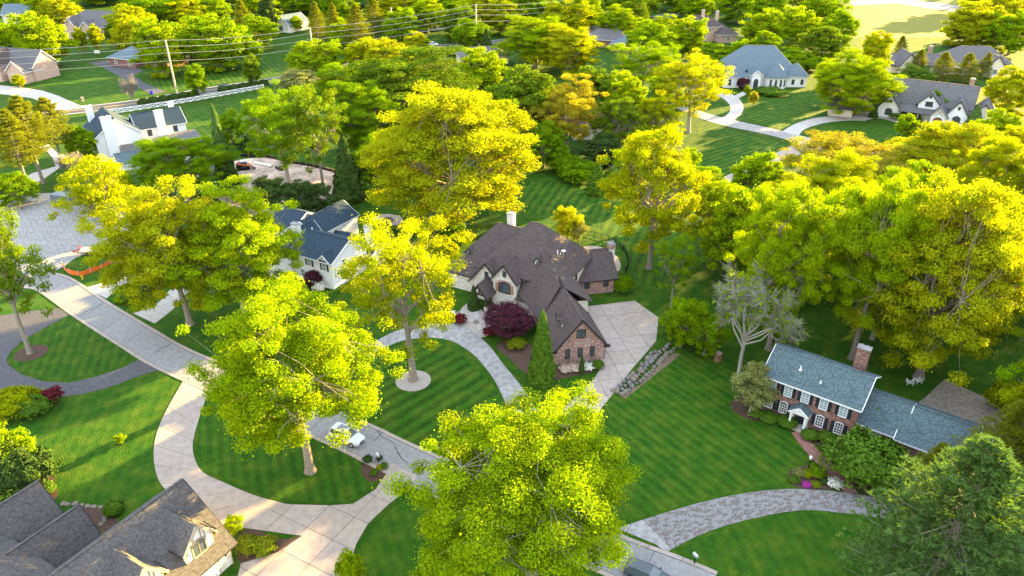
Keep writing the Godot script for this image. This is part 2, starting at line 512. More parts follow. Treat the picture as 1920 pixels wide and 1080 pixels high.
func build_ground() -> void:
	var mb := MB.new()
	var fn := FastNoiseLite.new()
	fn.seed = 3
	fn.frequency = 0.02
	# one sheet to the horizon, finer near the houses
	var xs := PackedFloat32Array()
	for e in [-4000, -2000, -1000, -600]: xs.append(e)
	for k in range(-400, 401, 8): xs.append(k)
	for e in [600, 1000, 2000, 4000]: xs.append(e)
	var zs := PackedFloat32Array()
	for e in [-5000, -2500, -1400, -900]: zs.append(e)
	for k in range(-700, 41, 8): zs.append(k)
	for e in [120, 400, 1000]: zs.append(e)
	for z in zs:
		for x in xs:
			mb.v.append(Vector3(x, 0, z)); mb.n.append(Vector3.UP); mb.uv.append(Vector2(x, z).rotated(0.4))
			var k := 0.95 + fn.get_noise_2d(x, z) * 0.35
			mb.c.append(Color(k * (1.0 + fn.get_noise_2d(x + 900, z) * 0.3), k, k * 0.9))
	var w := xs.size()
	for r in zs.size() - 1:
		for q in w - 1:
			var i := r * w + q
			for e in [i, i + 1, i + w + 1, i, i + w + 1, i + w]: mb.ix.append(e)
	structure("ground", mb.mesh(), M.grass)

	# --- the near street: cast slabs between two gutter kerbs
	var mid := PackedVector2Array([Vector2(-83.54, -113.38), Vector2(-79.09, -112.02), Vector2(-68.41, -103.51), Vector2(-57.27, -95.04), Vector2(-48.74, -88.89), Vector2(-32.92, -79.70), Vector2(-20.29, -72.40), Vector2(-13.48, -68.01), Vector2(0.00, -59.75), Vector2(10.98, -53.27), Vector2(15.74, -50.87), Vector2(19.27, -48.85)])
	var street := setting("street")
	strip_drive(street, edges(mid, -2.35), edges(mid, 2.35), 6.5, M.street, 0.04, "road_slab")
	part(street, "tar_joint", band(mid, -2.5, -2.33, 0.020), M.tar)
	part(street, "tar_joint", band(mid, 2.33, 2.5, 0.020), M.tar)
	for s in [-1.0, 1.0]:
		strip_drive(street, edges(mid, s * 2.42), edges(mid, s * 2.92), 3.6, M.concrete, 0.075, "kerb")
	# tar sealed cracks that wander across the slabs
	for e in [[PackedVector2Array([Vector2(-14.57, -70.30), Vector2(-13.98, -69.33), Vector2(-13.69, -68.67), Vector2(-13.00, -67.82), Vector2(-12.42, -67.26)]), 0.10], [PackedVector2Array([Vector2(-39.74, -86.49), Vector2(-38.72, -87.81), Vector2(-37.41, -89.30), Vector2(-36.53, -90.27)]), 0.12], [PackedVector2Array([Vector2(-29.79, -80.05), Vector2(-28.20, -80.88), Vector2(-26.47, -82.81), Vector2(-24.79, -83.55)]), 0.10], [PackedVector2Array([Vector2(-17.66, -73.95), Vector2(-16.29, -72.10), Vector2(-15.40, -71.49), Vector2(-14.32, -70.40)]), 0.08], [PackedVector2Array([Vector2(-15.36, -74.48), Vector2(-16.04, -73.12), Vector2(-16.47, -72.40), Vector2(-17.19, -71.09)]), 0.08], [PackedVector2Array([Vector2(-69.19, -101.33), Vector2(-68.06, -103.68), Vector2(-67.17, -105.07)]), 0.10], [PackedVector2Array([Vector2(-52.51, -90.69), Vector2(-51.44, -92.68), Vector2(-50.13, -95.04)]), 0.10]]:
		var f := smooth_line(e[0], 0.5)
		for k in range(1, f.size() - 1): f[k] += Vector2(rng.randf_range(-0.12, 0.12), rng.randf_range(-0.12, 0.12))
		part(street, "tar_crack", band(f, -e[1] * 0.5, e[1] * 0.5, 0.0475, 0.5), M.tar)

	# --- drive loop round the front lawn of the house in the foreground corner
	var d := setting("loop_driveway")
	strip_drive(d, PackedVector2Array([Vector2(-45.77, -85.58), Vector2(-45.35, -77.20), Vector2(-44.51, -71.90), Vector2(-42.87, -67.54), Vector2(-40.67, -63.96), Vector2(-37.82, -61.44), Vector2(-33.66, -58.27), Vector2(-31.08, -57.51)]), PackedVector2Array([Vector2(-41.19, -80.40), Vector2(-40.34, -75.01), Vector2(-39.54, -71.09), Vector2(-38.39, -68.38), Vector2(-36.39, -65.72), Vector2(-33.28, -63.96), Vector2(-28.94, -61.85), Vector2(-24.98, -60.54)]), 3.7, M.concrete)
	apron(d, PackedVector2Array([Vector2(-31.02, -57.51), Vector2(-27.50, -61.03), Vector2(-24.92, -60.54), Vector2(-20.18, -60.38), Vector2(-17.74, -60.62), Vector2(-15.60, -62.85), Vector2(-14.84, -65.09), Vector2(-14.46, -67.26), Vector2(-11.02, -65.01), Vector2(-11.64, -63.36), Vector2(-13.89, -60.38), Vector2(-15.58, -57.73), Vector2(-16.33, -54.95), Vector2(-16.49, -52.52), Vector2(-16.42, -50.23), Vector2(-28.38, -49.60), Vector2(-27.43, -50.87), Vector2(-27.60, -52.39), Vector2(-24.30, -53.82), Vector2(-22.25, -56.03)]), 0.5, 3.6, 3.6, M.concrete)
	# --- entrance drive and yard of the brown roofed house
	d = setting("house_driveway")
	strip_drive(d, PackedVector2Array([Vector2(-21.53, -92.68), Vector2(-18.08, -96.55), Vector2(-14.21, -98.74), Vector2(-11.73, -99.06), Vector2(-9.20, -98.90), Vector2(-7.05, -97.64), Vector2(-5.13, -95.34), Vector2(-3.18, -92.10), Vector2(-1.15, -87.55), Vector2(0.15, -84.94), Vector2(1.81, -81.24), Vector2(2.83, -78.32), Vector2(4.25, -75.01)]), PackedVector2Array([Vector2(-21.05, -89.85), Vector2(-17.27, -93.55), Vector2(-13.78, -94.74), Vector2(-11.35, -94.74), Vector2(-9.01, -93.85), Vector2(-7.15, -92.10), Vector2(-5.46, -89.99), Vector2(-3.64, -86.62), Vector2(-2.37, -83.68), Vector2(-1.22, -80.05), Vector2(-0.70, -77.76), Vector2(0.00, -75.01)]), 3.0, M.concrete_grey)
	apron(d, PackedVector2Array([Vector2(11.92, -104.20), Vector2(15.13, -104.89), Vector2(20.29, -106.12), Vector2(23.32, -100.68), Vector2(21.73, -93.85), Vector2(16.60, -85.84), Vector2(13.74, -80.88), Vector2(11.14, -76.64), Vector2(6.70, -72.40), Vector2(4.42, -73.95), Vector2(7.13, -78.09), Vector2(11.37, -84.05), Vector2(13.02, -87.68), Vector2(11.54, -96.86)]), -0.215, 3.3, 3.3, M.concrete)
	# --- the drive from the street below the front tree
	strip_drive(d, PackedVector2Array([Vector2(0.00, -75.01), Vector2(1.63, -69.91), Vector2(3.15, -66.17), Vector2(4.31, -63.96)]), PackedVector2Array([Vector2(6.70, -72.40), Vector2(6.48, -68.95), Vector2(6.87, -65.27), Vector2(7.87, -62.26)]), 3.4, M.concrete_grey)
	# --- neighbour's grey drives beside the gravel yard
	d = setting("neighbour_driveway")
	strip_drive(d, PackedVector2Array([Vector2(-72.98, -110.31), Vector2(-71.18, -111.83), Vector2(-69.34, -113.78), Vector2(-67.06, -115.97), Vector2(-63.20, -118.03)]), PackedVector2Array([Vector2(-67.40, -106.83), Vector2(-67.27, -109.20), Vector2(-66.59, -111.83), Vector2(-64.96, -113.78), Vector2(-61.23, -115.57)]), 4.0, M.concrete_pale)
	strip_drive(d, PackedVector2Array([Vector2(-60.80, -102.00), Vector2(-58.53, -104.72), Vector2(-58.09, -106.83), Vector2(-58.04, -109.57), Vector2(-57.63, -112.41), Vector2(-56.44, -115.37)]), PackedVector2Array([Vector2(-56.07, -98.90), Vector2(-55.39, -101.33), Vector2(-54.83, -104.20), Vector2(-54.89, -107.73), Vector2(-54.21, -109.94), Vector2(-52.56, -112.41)]), 4.0, M.concrete_pale)
	# --- colonial's worn drive
	var w1 := MB.new()
	var wl := smooth_line(PackedVector2Array([Vector2(14.22, -58.27), Vector2(20.22, -60.54), Vector2(26.02, -62.18), Vector2(31.71, -62.93), Vector2(37.03, -62.51), Vector2(41.46, -61.52), Vector2(46.23, -60.22)]), 1.0)
	var wr := smooth_line(PackedVector2Array([Vector2(16.54, -54.24), Vector2(20.47, -56.39), Vector2(25.53, -58.27), Vector2(31.81, -59.67), Vector2(36.37, -59.27), Vector2(40.72, -58.50), Vector2(44.89, -57.51)]), 1.0)
	wr.reverse()
	wl.append_array(wr)
	w1.plinth(wl, -0.05, 0.04, 0.3)
	structure("worn_driveway", w1.mesh(), M.worn)
	d = setting("driveway_apron")
	apron(d, PackedVector2Array([Vector2(12.37, -57.51), Vector2(14.22, -58.27), Vector2(16.54, -54.24), Vector2(16.02, -53.82), Vector2(14.99, -54.95), Vector2(11.44, -56.98)]), 0.53, 6.0, 6.0, M.concrete_grey, 0.05)
	bed("parking_pad", PackedVector2Array([Vector2(60.47, -84.31), Vector2(63.53, -80.05), Vector2(64.83, -75.01), Vector2(58.74, -70.90), Vector2(51.79, -77.20), Vector2(55.63, -80.05)]), M.pad, 0.035)
	bed("footpath", PackedVector2Array([Vector2(35.19, -72.71), Vector2(36.20, -73.12), Vector2(37.34, -70.11), Vector2(38.23, -67.26), Vector2(39.07, -64.57), Vector2(39.24, -62.26), Vector2(37.82, -62.51), Vector2(37.21, -64.57), Vector2(36.31, -67.26), Vector2(35.63, -69.91)]), M.pavers, 0.05)
	bed("mulch_bed", rounded(PackedVector2Array([Vector2(28.84, -78.32), Vector2(31.75, -80.64), Vector2(35.69, -77.20), Vector2(41.16, -75.01), Vector2(45.54, -70.90), Vector2(47.49, -68.01), Vector2(44.99, -63.96), Vector2(40.40, -61.85), Vector2(39.46, -63.10), Vector2(38.79, -67.08), Vector2(38.07, -69.43), Vector2(36.16, -72.40), Vector2(34.65, -73.95), Vector2(32.93, -75.01), Vector2(30.33, -75.55)])), M.mulch, 0.03)
	bed("mulch_bed", rounded(PackedVector2Array([Vector2(32.50, -65.72), Vector2(34.22, -66.71), Vector2(36.50, -66.89), Vector2(37.64, -65.72), Vector2(38.48, -63.10), Vector2(36.55, -62.85), Vector2(32.96, -63.02), Vector2(32.05, -63.96)])), M.mulch, 0.03)
	bed("mulch_bed", rounded(PackedVector2Array([Vector2(-17.90, -66.17), Vector2(-17.36, -68.19), Vector2(-16.02, -68.67), Vector2(-14.46, -67.26), Vector2(-14.77, -65.45), Vector2(-15.78, -63.96), Vector2(-17.11, -64.57)])), M.mulch, 0.03)
	bed("mulch_bed", rounded(PackedVector2Array([Vector2(-29.04, -55.66), Vector2(-28.08, -57.13), Vector2(-24.21, -55.52), Vector2(-21.89, -56.39), Vector2(-21.15, -55.66), Vector2(-22.30, -54.66), Vector2(-25.32, -53.55), Vector2(-27.68, -52.32)])), M.mulch, 0.03)
	bed("mulch_bed", rounded(PackedVector2Array([Vector2(-2.39, -92.39), Vector2(0.00, -94.59), Vector2(3.18, -92.39), Vector2(6.47, -86.88), Vector2(11.41, -86.88), Vector2(12.61, -87.41), Vector2(11.32, -85.84), Vector2(8.23, -84.81), Vector2(5.20, -84.05), Vector2(1.88, -85.58), Vector2(-0.39, -89.30)])), M.mulch, 0.03)
	bed("mulch_bed", rounded(PackedVector2Array([Vector2(-47.90, -53.55), Vector2(-49.33, -58.27), Vector2(-48.01, -60.22), Vector2(-44.85, -59.82), Vector2(-42.83, -58.27), Vector2(-43.20, -56.39), Vector2(-44.75, -54.95)])), M.mulch, 0.03)
	bed("mulch_bed", disc(Vector3(-70.72, 0, -90.69), 2.2, 24), M.mulch, 0.04)
	bed("mulch_bed", rounded(PackedVector2Array([Vector2(-56.72, -66.17), Vector2(-55.96, -67.08), Vector2(-53.47, -64.83), Vector2(-51.82, -62.68), Vector2(-51.19, -60.62), Vector2(-52.30, -59.43), Vector2(-54.99, -61.03)])), M.mulch, 0.03)
	bed("pebble_ring", disc(Vector3(-13.72, 0, -83.80), 2.45, 32), M.pebble, 0.06)
	bed("flagstone_landing", rounded(PackedVector2Array([Vector2(-8.01, -104.20), Vector2(-6.57, -105.07), Vector2(-3.84, -101.66), Vector2(-2.50, -98.11), Vector2(-4.46, -94.74), Vector2(-6.58, -96.55), Vector2(-8.80, -99.06)])), M.pebble, 0.035)
	# --- asphalt loop at the left edge
	var a1 := MB.new()
	a1.plinth(PackedVector2Array([Vector2(-86.08, -100.02), Vector2(-81.81, -101.33), Vector2(-77.55, -102.83), Vector2(-73.69, -103.68), Vector2(-70.90, -101.66), Vector2(-71.80, -99.38), Vector2(-72.92, -96.86), Vector2(-74.05, -93.85), Vector2(-73.95, -90.97), Vector2(-73.34, -88.89), Vector2(-72.23, -87.55), Vector2(-69.10, -85.32), Vector2(-65.18, -83.68), Vector2(-61.28, -83.31), Vector2(-58.58, -84.56), Vector2(-55.55, -86.88), Vector2(-53.35, -90.27), Vector2(-48.96, -87.15), Vector2(-52.41, -84.94), Vector2(-55.53, -82.08), Vector2(-58.45, -80.64), Vector2(-64.27, -79.47), Vector2(-72.69, -79.24)]), -0.05, 0.035)
	structure("asphalt_driveway", a1.mesh(), M.asphalt)
	# --- builders' yards
	bed("gravel_yard", rounded(PackedVector2Array([Vector2(-113.59, -142.76), Vector2(-109.59, -151.03), Vector2(-103.15, -154.17), Vector2(-90.93, -151.03), Vector2(-81.39, -144.18), Vector2(-75.36, -132.16), Vector2(-75.62, -125.01), Vector2(-79.98, -122.76), Vector2(-81.06, -117.41), Vector2(-84.10, -114.37), Vector2(-90.26, -118.45), Vector2(-97.94, -118.45)])), M.gravel, 0.03)
	bed("dirt_yard", rounded(PackedVector2Array([Vector2(-71.49, -166.79), Vector2(-68.67, -175.53), Vector2(-61.44, -177.94), Vector2(-52.52, -174.35), Vector2(-42.93, -169.37), Vector2(-37.85, -159.77), Vector2(-37.31, -151.03), Vector2(-45.27, -145.63), Vector2(-53.03, -141.36), Vector2(-62.12, -148.59), Vector2(-68.99, -158.09)])), M.dirt, 0.03)
	# --- far road with its painted lines
	var main_mid := PackedVector2Array([Vector2(-160.57, -201.87), Vector2(-149.09, -212.37), Vector2(-130.75, -222.06), Vector2(-115.39, -231.26), Vector2(-99.12, -246.74), Vector2(-80.18, -261.75), Vector2(-64.13, -283.84), Vector2(-39.48, -313.83), Vector2(-18.00, -322.81), Vector2(9.43, -339.69), Vector2(48.38, -369.70), Vector2(96.43, -415.68)])
	var road := setting("road")
	part(road, "carriageway", band(main_mid, -4.2, 4.2, 0.03, 4.0), M.asphalt)
	part(road, "painted_line", band(main_mid, -0.32, -0.12, 0.036, 4.0), M.line_yellow)
	part(road, "painted_line", band(main_mid, 0.12, 0.32, 0.036, 4.0), M.line_yellow)
	part(road, "painted_line", band(main_mid, 3.6, 3.8, 0.036, 4.0), M.line_white)
	part(road, "painted_line", band(main_mid, -3.8, -3.6, 0.036, 4.0), M.line_white)
	bed("white_driveway", PackedVector2Array([Vector2(-187.89, -252.56), Vector2(-173.44, -252.56), Vector2(-164.51, -249.62), Vector2(-154.97, -245.32), Vector2(-146.00, -238.45), Vector2(-133.22, -226.89), Vector2(-128.99, -225.66), Vector2(-136.57, -220.88), Vector2(-143.76, -228.12), Vector2(-153.08, -235.79), Vector2(-166.53, -241.16), Vector2(-179.52, -239.80)]), M.concrete_pale, 0.034)
	bed("far_asphalt_drive", PackedVector2Array([Vector2(-161.18, -287.54), Vector2(-155.79, -293.25), Vector2(-146.04, -281.13), Vector2(-137.52, -278.46), Vector2(-134.06, -273.25), Vector2(-135.29, -268.21), Vector2(-126.30, -256.32), Vector2(-113.54, -243.92), Vector2(-116.51, -239.80), Vector2(-134.47, -260.18), Vector2(-153.00, -281.13)]), M.asphalt, 0.034)
	bed("white_path", PackedVector2Array([Vector2(-123.18, -161.48), Vector2(-113.55, -159.77), Vector2(-113.88, -166.79), Vector2(-110.80, -171.64), Vector2(-114.43, -177.13), Vector2(-118.71, -182.49), Vector2(-125.25, -186.81), Vector2(-122.30, -189.04), Vector2(-114.85, -180.40), Vector2(-109.28, -170.50), Vector2(-109.01, -161.48), Vector2(-111.02, -155.46), Vector2(-116.97, -151.65)]), M.concrete_pale, 0.034)
	# --- the lane on the upper right and the drives along it
	var lane := setting("lane")
	strip_drive(lane, PackedVector2Array([Vector2(51.35, -228.74), Vector2(60.46, -215.14), Vector2(73.00, -202.37), Vector2(83.98, -189.94), Vector2(91.53, -179.57), Vector2(101.23, -166.79), Vector2(110.89, -153.22)]), PackedVector2Array([Vector2(50.27, -223.25), Vector2(57.98, -208.06), Vector2(70.45, -196.47), Vector2(80.82, -183.34), Vector2(87.48, -173.18), Vector2(95.74, -160.79), Vector2(104.97, -147.10)]), 7.0, M.concrete_grey, 0.04, "road_slab")
	d = setting("curved_driveway")
	strip_drive(d, PackedVector2Array([Vector2(56.96, -239.80), Vector2(65.49, -246.74), Vector2(70.09, -243.92), Vector2(72.11, -235.13), Vector2(70.54, -223.85), Vector2(66.75, -215.14), Vector2(62.69, -208.59)]), PackedVector2Array([Vector2(57.01, -235.13), Vector2(63.71, -239.12), Vector2(66.66, -237.11), Vector2(67.40, -230.63), Vector2(66.49, -223.25), Vector2(63.42, -216.27), Vector2(58.23, -209.12)]), 6.0, M.concrete_pale)
	strip_drive(d, PackedVector2Array([Vector2(70.93, -237.78), Vector2(76.41, -244.62)]), PackedVector2Array([Vector2(71.94, -235.13), Vector2(77.58, -242.53)]), 3.0, M.concrete_pale)
	d = setting("arched_driveway")
	strip_drive(d, PackedVector2Array([Vector2(74.59, -199.87), Vector2(80.51, -207.00), Vector2(88.92, -213.47), Vector2(97.59, -215.70), Vector2(102.78, -216.83)]), PackedVector2Array([Vector2(77.84, -195.99), Vector2(81.94, -202.37), Vector2(89.26, -208.06), Vector2(97.19, -210.73), Vector2(102.36, -210.19)]), 6.0, M.concrete_pale)
	strip_drive(d, PackedVector2Array([Vector2(100.97, -216.27), Vector2(109.26, -220.88), Vector2(112.07, -212.92), Vector2(114.70, -205.44), Vector2(118.65, -198.40)]), PackedVector2Array([Vector2(101.82, -210.73), Vector2(107.40, -212.92), Vector2(110.90, -207.00), Vector2(112.51, -200.87), Vector2(115.25, -194.56)]), 6.0, M.concrete_pale)
	d = setting("brown_driveway")
	strip_drive(d, PackedVector2Array([Vector2(46.81, -161.48), Vector2(57.02, -171.64), Vector2(64.48, -179.16), Vector2(72.22, -186.37), Vector2(76.53, -190.85)]), PackedVector2Array([Vector2(50.67, -159.77), Vector2(60.24, -169.37), Vector2(65.90, -175.13), Vector2(74.61, -181.23), Vector2(79.98, -182.92)]), 6.0, M.concrete)
	bed("far_meadow_track", PackedVector2Array([Vector2(191.97, -449.08), Vector2(226.32, -464.33), Vector2(245.40, -434.74), Vector2(252.43, -415.68), Vector2(245.43, -403.23), Vector2(228.76, -419.37), Vector2(216.55, -442.83), Vector2(189.22, -434.74)]), M.concrete_pale, 0.034)

	bed("meadow", PackedVector2Array([Vector2(141.40, -339.69), Vector2(181.52, -415.68), Vector2(208.71, -482.98), Vector2(273.93, -482.98), Vector2(222.93, -381.85), Vector2(196.93, -342.23), Vector2(168.54, -337.18)]), M.meadow, 0.02)
	# --- lawns with the mower's lanes
	lawn(rounded(PackedVector2Array([Vector2(-20.69, -92.39), Vector2(-16.10, -93.85), Vector2(-12.88, -93.85), Vector2(-8.70, -91.67), Vector2(-4.52, -85.58), Vector2(-1.79, -80.05), Vector2(-5.43, -73.95), Vector2(-11.12, -69.91), Vector2(-18.34, -73.95), Vector2(-21.69, -77.20)])), -0.75, M.lawn_bold)
	lawn(PackedVector2Array([Vector2(13.68, -80.40), Vector2(23.87, -92.39), Vector2(28.95, -90.27), Vector2(33.12, -85.58), Vector2(28.69, -77.20), Vector2(36.30, -70.90), Vector2(34.97, -65.27), Vector2(30.81, -63.96), Vector2(22.31, -61.85), Vector2(14.57, -58.65), Vector2(9.90, -64.39), Vector2(8.66, -71.90)]), 0.62, M.lawn)
	lawn(PackedVector2Array([Vector2(-40.94, -77.20), Vector2(-38.76, -80.05), Vector2(-30.49, -76.09), Vector2(-21.62, -70.11), Vector2(-17.17, -67.08), Vector2(-17.57, -65.72), Vector2(-15.98, -63.70), Vector2(-18.20, -60.87), Vector2(-23.87, -60.87), Vector2(-29.80, -62.68), Vector2(-35.04, -65.45), Vector2(-38.22, -68.95)]), 0.35, M.lawn)
	lawn(PackedVector2Array([Vector2(-65.17, -75.01), Vector2(-56.14, -81.84), Vector2(-49.68, -85.58), Vector2(-46.29, -85.58), Vector2(-45.72, -77.76), Vector2(-44.35, -70.90), Vector2(-41.10, -64.39), Vector2(-45.23, -60.62), Vector2(-50.81, -61.03), Vector2(-53.71, -65.27), Vector2(-59.05, -68.01), Vector2(-62.70, -70.90)]), 0.2, M.lawn_faint)
	lawn(PackedVector2Array([Vector2(-75.49, -99.22), Vector2(-72.61, -101.66), Vector2(-64.27, -96.86), Vector2(-54.16, -90.69), Vector2(-55.27, -87.95), Vector2(-58.59, -85.32), Vector2(-63.03, -83.80), Vector2(-68.50, -85.58), Vector2(-72.63, -88.21), Vector2(-73.58, -91.67)]), 0.3, M.lawn)
	lawn(PackedVector2Array([Vector2(-7.26, -158.09), Vector2(6.16, -161.48), Vector2(21.79, -158.09), Vector2(28.95, -142.76), Vector2(37.77, -137.30), Vector2(32.58, -122.76), Vector2(22.75, -110.50), Vector2(20.53, -125.01), Vector2(15.59, -142.76), Vector2(4.45, -142.76), Vector2(-4.38, -139.99)]), -0.3, M.lawn_bold)
	lawn(PackedVector2Array([Vector2(53.52, -208.59), Vector2(68.58, -192.69), Vector2(72.10, -188.14), Vector2(60.97, -176.33), Vector2(46.97, -162.17), Vector2(42.63, -164.99)]), -0.9, M.lawn_bold)
	lawn(PackedVector2Array([Vector2(72.05, -228.74), Vector2(80.60, -243.92), Vector2(95.09, -245.32), Vector2(103.93, -231.90), Vector2(95.96, -219.71), Vector2(82.94, -209.66), Vector2(74.49, -202.37), Vector2(68.48, -212.92)]), -0.9, M.lawn_bold)
	lawn(PackedVector2Array([Vector2(81.55, -203.38), Vector2(91.75, -208.59), Vector2(104.44, -209.66), Vector2(111.33, -198.40), Vector2(102.99, -186.81), Vector2(92.24, -181.23), Vector2(85.73, -192.69)]), 0.3, M.lawn)
	lawn(PackedVector2Array([Vector2(-171.49, -268.21), Vector2(-164.23, -287.54), Vector2(-154.99, -281.13), Vector2(-131.79, -256.32), Vector2(-117.38, -239.80), Vector2(-130.23, -227.50), Vector2(-146.72, -239.80), Vector2(-157.93, -247.46)]), -0.95, M.lawn_bold)
	lawn(PackedVector2Array([Vector2(-126.76, -254.05), Vector2(-121.46, -276.70), Vector2(-101.71, -295.20), Vector2(-86.68, -285.68), Vector2(-83.84, -268.21), Vector2(-101.17, -252.56), Vector2(-112.71, -245.32)]), 0.5, M.lawn_bold)
	lawn(PackedVector2Array([Vector2(16.92, -54.24), Vector2(25.47, -58.04), Vector2(31.73, -59.43), Vector2(37.36, -58.81), Vector2(38.98, -57.13), Vector2(36.01, -50.23), Vector2(21.55, -49.60), Vector2(19.82, -51.20)]), 0.15, M.lawn_faint)
	lawn(PackedVector2Array([Vector2(-15.35, -56.39), Vector2(-13.04, -60.22), Vector2(-10.38, -63.10), Vector2(2.26, -55.66), Vector2(11.65, -50.23), Vector2(11.48, -48.97), Vector2(-15.65, -48.97), Vector2(-16.28, -52.86)]), 0.4, M.lawn_faint)
	lawn(PackedVector2Array([Vector2(-102.36, -219.71), Vector2(-82.04, -237.11), Vector2(-55.05, -208.59), Vector2(-54.05, -180.40), Vector2(-67.56, -180.40), Vector2(-86.79, -203.38)]), 0.6, M.lawn)

# ---------------------------------------------------------------- trees and shrubs
func leaf(mb: MB, at: Vector3, face: Vector3, size: float, long: float) -> void:
	# one folded leaf spray: two triangles that share a midrib
	var s := face.cross(Vector3(rng.randf_range(-1, 1), rng.randf_range(-1, 1), rng.randf_range(-1, 1)))
	if s.length_squared() < 0.001: s = Vector3.RIGHT
	s = s.normalized() * size
	var u := face.cross(s) * long
	var i := mb.v.size()
	var fold := face * size * 0.35
	mb.v.append(at - u); mb.v.append(at + s - fold); mb.v.append(at + u); mb.v.append(at - s - fold)
	mb.ix.append(i); mb.ix.append(i + 1); mb.ix.append(i + 2)
	mb.ix.append(i); mb.ix.append(i + 2); mb.ix.append(i + 3)
	mb.c.append(mb.col); mb.c.append(mb.col); mb.c.append(mb.col); mb.c.append(mb.col)

func leaf_mesh(mb: MB) -> ArrayMesh:
	var a := []
	a.resize(Mesh.ARRAY_MAX)
	a[Mesh.ARRAY_VERTEX] = mb.v
	a[Mesh.ARRAY_COLOR] = mb.c
	a[Mesh.ARRAY_INDEX] = mb.ix
	var m := ArrayMesh.new()
	m.add_surface_from_arrays(Mesh.PRIMITIVE_TRIANGLES, a)
	return m

func rdir() -> Vector3:
	var y := rng.randf_range(-1, 1)
	var a := rng.randf() * TAU
	var r := sqrt(1.0 - y * y)
	return Vector3(cos(a) * r, y, sin(a) * r)

func grow(called: String, s: int, high: float, wide: float, bare: float, clumps: int, leaves: int, size: float, puff: float, hollow := 0.45, boss := 0.24, lean := 0.04) -> void:
	# a broadleaf tree: trunk, limbs that fork toward each clump, and leaf clumps over a lumpy crown
	rng.seed = s
	var wood := MB.new()
	var lf := MB.new()
	var fn := FastNoiseLite.new()
	fn.seed = s
	fn.frequency = 0.9
	var c_low := high * bare
	var c_mid := lerpf(c_low, high, 0.44)
	var half_up := high - c_mid
	var half_down := c_mid - c_low
	var tip := Vector3(rng.randf_range(-lean, lean) * high, c_low + (high - c_low) * 0.35, rng.randf_range(-lean, lean) * high)
	var r0 := 0.022 * high + 0.05
	var path := []
	var rad := []
	for k in 9:
		var t := k / 8.0
		path.append(Vector3(tip.x * t * t + rng.randf_range(-0.06, 0.06) * t, tip.y * t, tip.z * t * t + rng.randf_range(-0.06, 0.06) * t))
		rad.append(r0 * (1.0 - 0.55 * t) * (1.5 if k == 0 else 1.0))
	path.insert(1, path[0] + Vector3(0, 0.35, 0))
	rad.insert(1, r0 * 1.12)
	wood.tube(path, rad, 9)
	# limbs
	var limbs := []
	var count: int = 7 + int(clumps / 28.0)
	for k in count:
		var az := k * 2.399 + rng.randf_range(-0.3, 0.3)
		var t := rng.randf_range(0.62, 1.0)
		var from := Vector3(tip.x * t * t, tip.y * t, tip.z * t * t)
		var rise := rng.randf_range(0.25, 1.25)
		if k == 0: rise = 4.0
		var dir := Vector3(cos(az), rise, sin(az)).normalized()
		var reach := wide * rng.randf_range(0.55, 0.8)
		var pts := [from]
		var rr := [r0 * 0.42]
		for e in range(1, 6):
			var q := e / 5.0
			var p: Vector3 = from + dir * reach * q + Vector3(rng.randf_range(-0.3, 0.3), q * q * reach * 0.12 + rng.randf_range(-0.2, 0.2), rng.randf_range(-0.3, 0.3))
			p.y = min(p.y, high * 0.93)
			pts.append(p)
			rr.append(r0 * lerpf(0.40, 0.10, q))
		wood.tube(pts, rr, 6)
		for p in pts: limbs.append(p)
	# clumps
	for k in clumps:
		var d := rdir()
		if d.y < -0.25 and rng.randf() < 0.5: d.y = -d.y
		var lump := 1.0 + fn.get_noise_3d(d.x * 1.3, d.y * 1.3, d.z * 1.3) * boss * 2.2
		var q := lerpf(hollow, 1.0, pow(rng.randf(), 0.6)) * lump
		var at := Vector3(d.x * wide * q, c_mid + d.y * (half_up if d.y > 0 else half_down) * q, d.z * wide * q) * Vector3(0.9, 1, 0.9) + Vector3(tip.x, 0, tip.z)
		at.y = clampf(at.y, c_low * 0.9, high * 1.02)
		var near: Vector3 = limbs[0]
		var best := 1e9
		for p in limbs:
			var gap: float = p.distance_squared_to(at) * rng.randf_range(0.6, 1.9)
			if gap < best:
				best = gap
				near = p
		var bend: Vector3 = near.lerp(at, 0.5) + Vector3(0, rng.randf_range(-0.3, 0.35), 0)
		bend += rdir() * near.distance_to(at) * 0.16
		wood.tube([near, bend, at], [r0 * 0.075, r0 * 0.045, r0 * 0.015], 4)
		var pr := puff * rng.randf_range(0.7, 1.35)
		var tone := rng.randf_range(0.78, 1.18)
		var hue := rng.randf_range(-0.10, 0.12)
		var n: int = int(leaves / float(clumps) * pow(pr / puff, 1.6))
		for e in n:
			var o := rdir()
			o.y = o.y * 0.75 + 0.12
			var w := pow(rng.randf(), 0.45)
			if rng.randf() < 0.09: w *= rng.randf_range(1.1, 1.7)
			var p := at + Vector3(o.x * pr * w, o.y * pr * 0.72 * w, o.z * pr * w)
			var t := tone * rng.randf_range(0.92, 1.08)
			lf.col = Color(t * (1.0 + hue), t, t * (1.0 - hue))
			leaf(lf, p, (o + rdir() * 0.6 + Vector3(0, 0.3, 0)).normalized(), size * rng.randf_range(0.5, 1.35), rng.randf_range(0.7, 1.2))
	protos[called] = {"high": high, "wide": wide, "parts": [["trunk", wood.mesh()], ["crown", leaf_mesh(lf)]]}

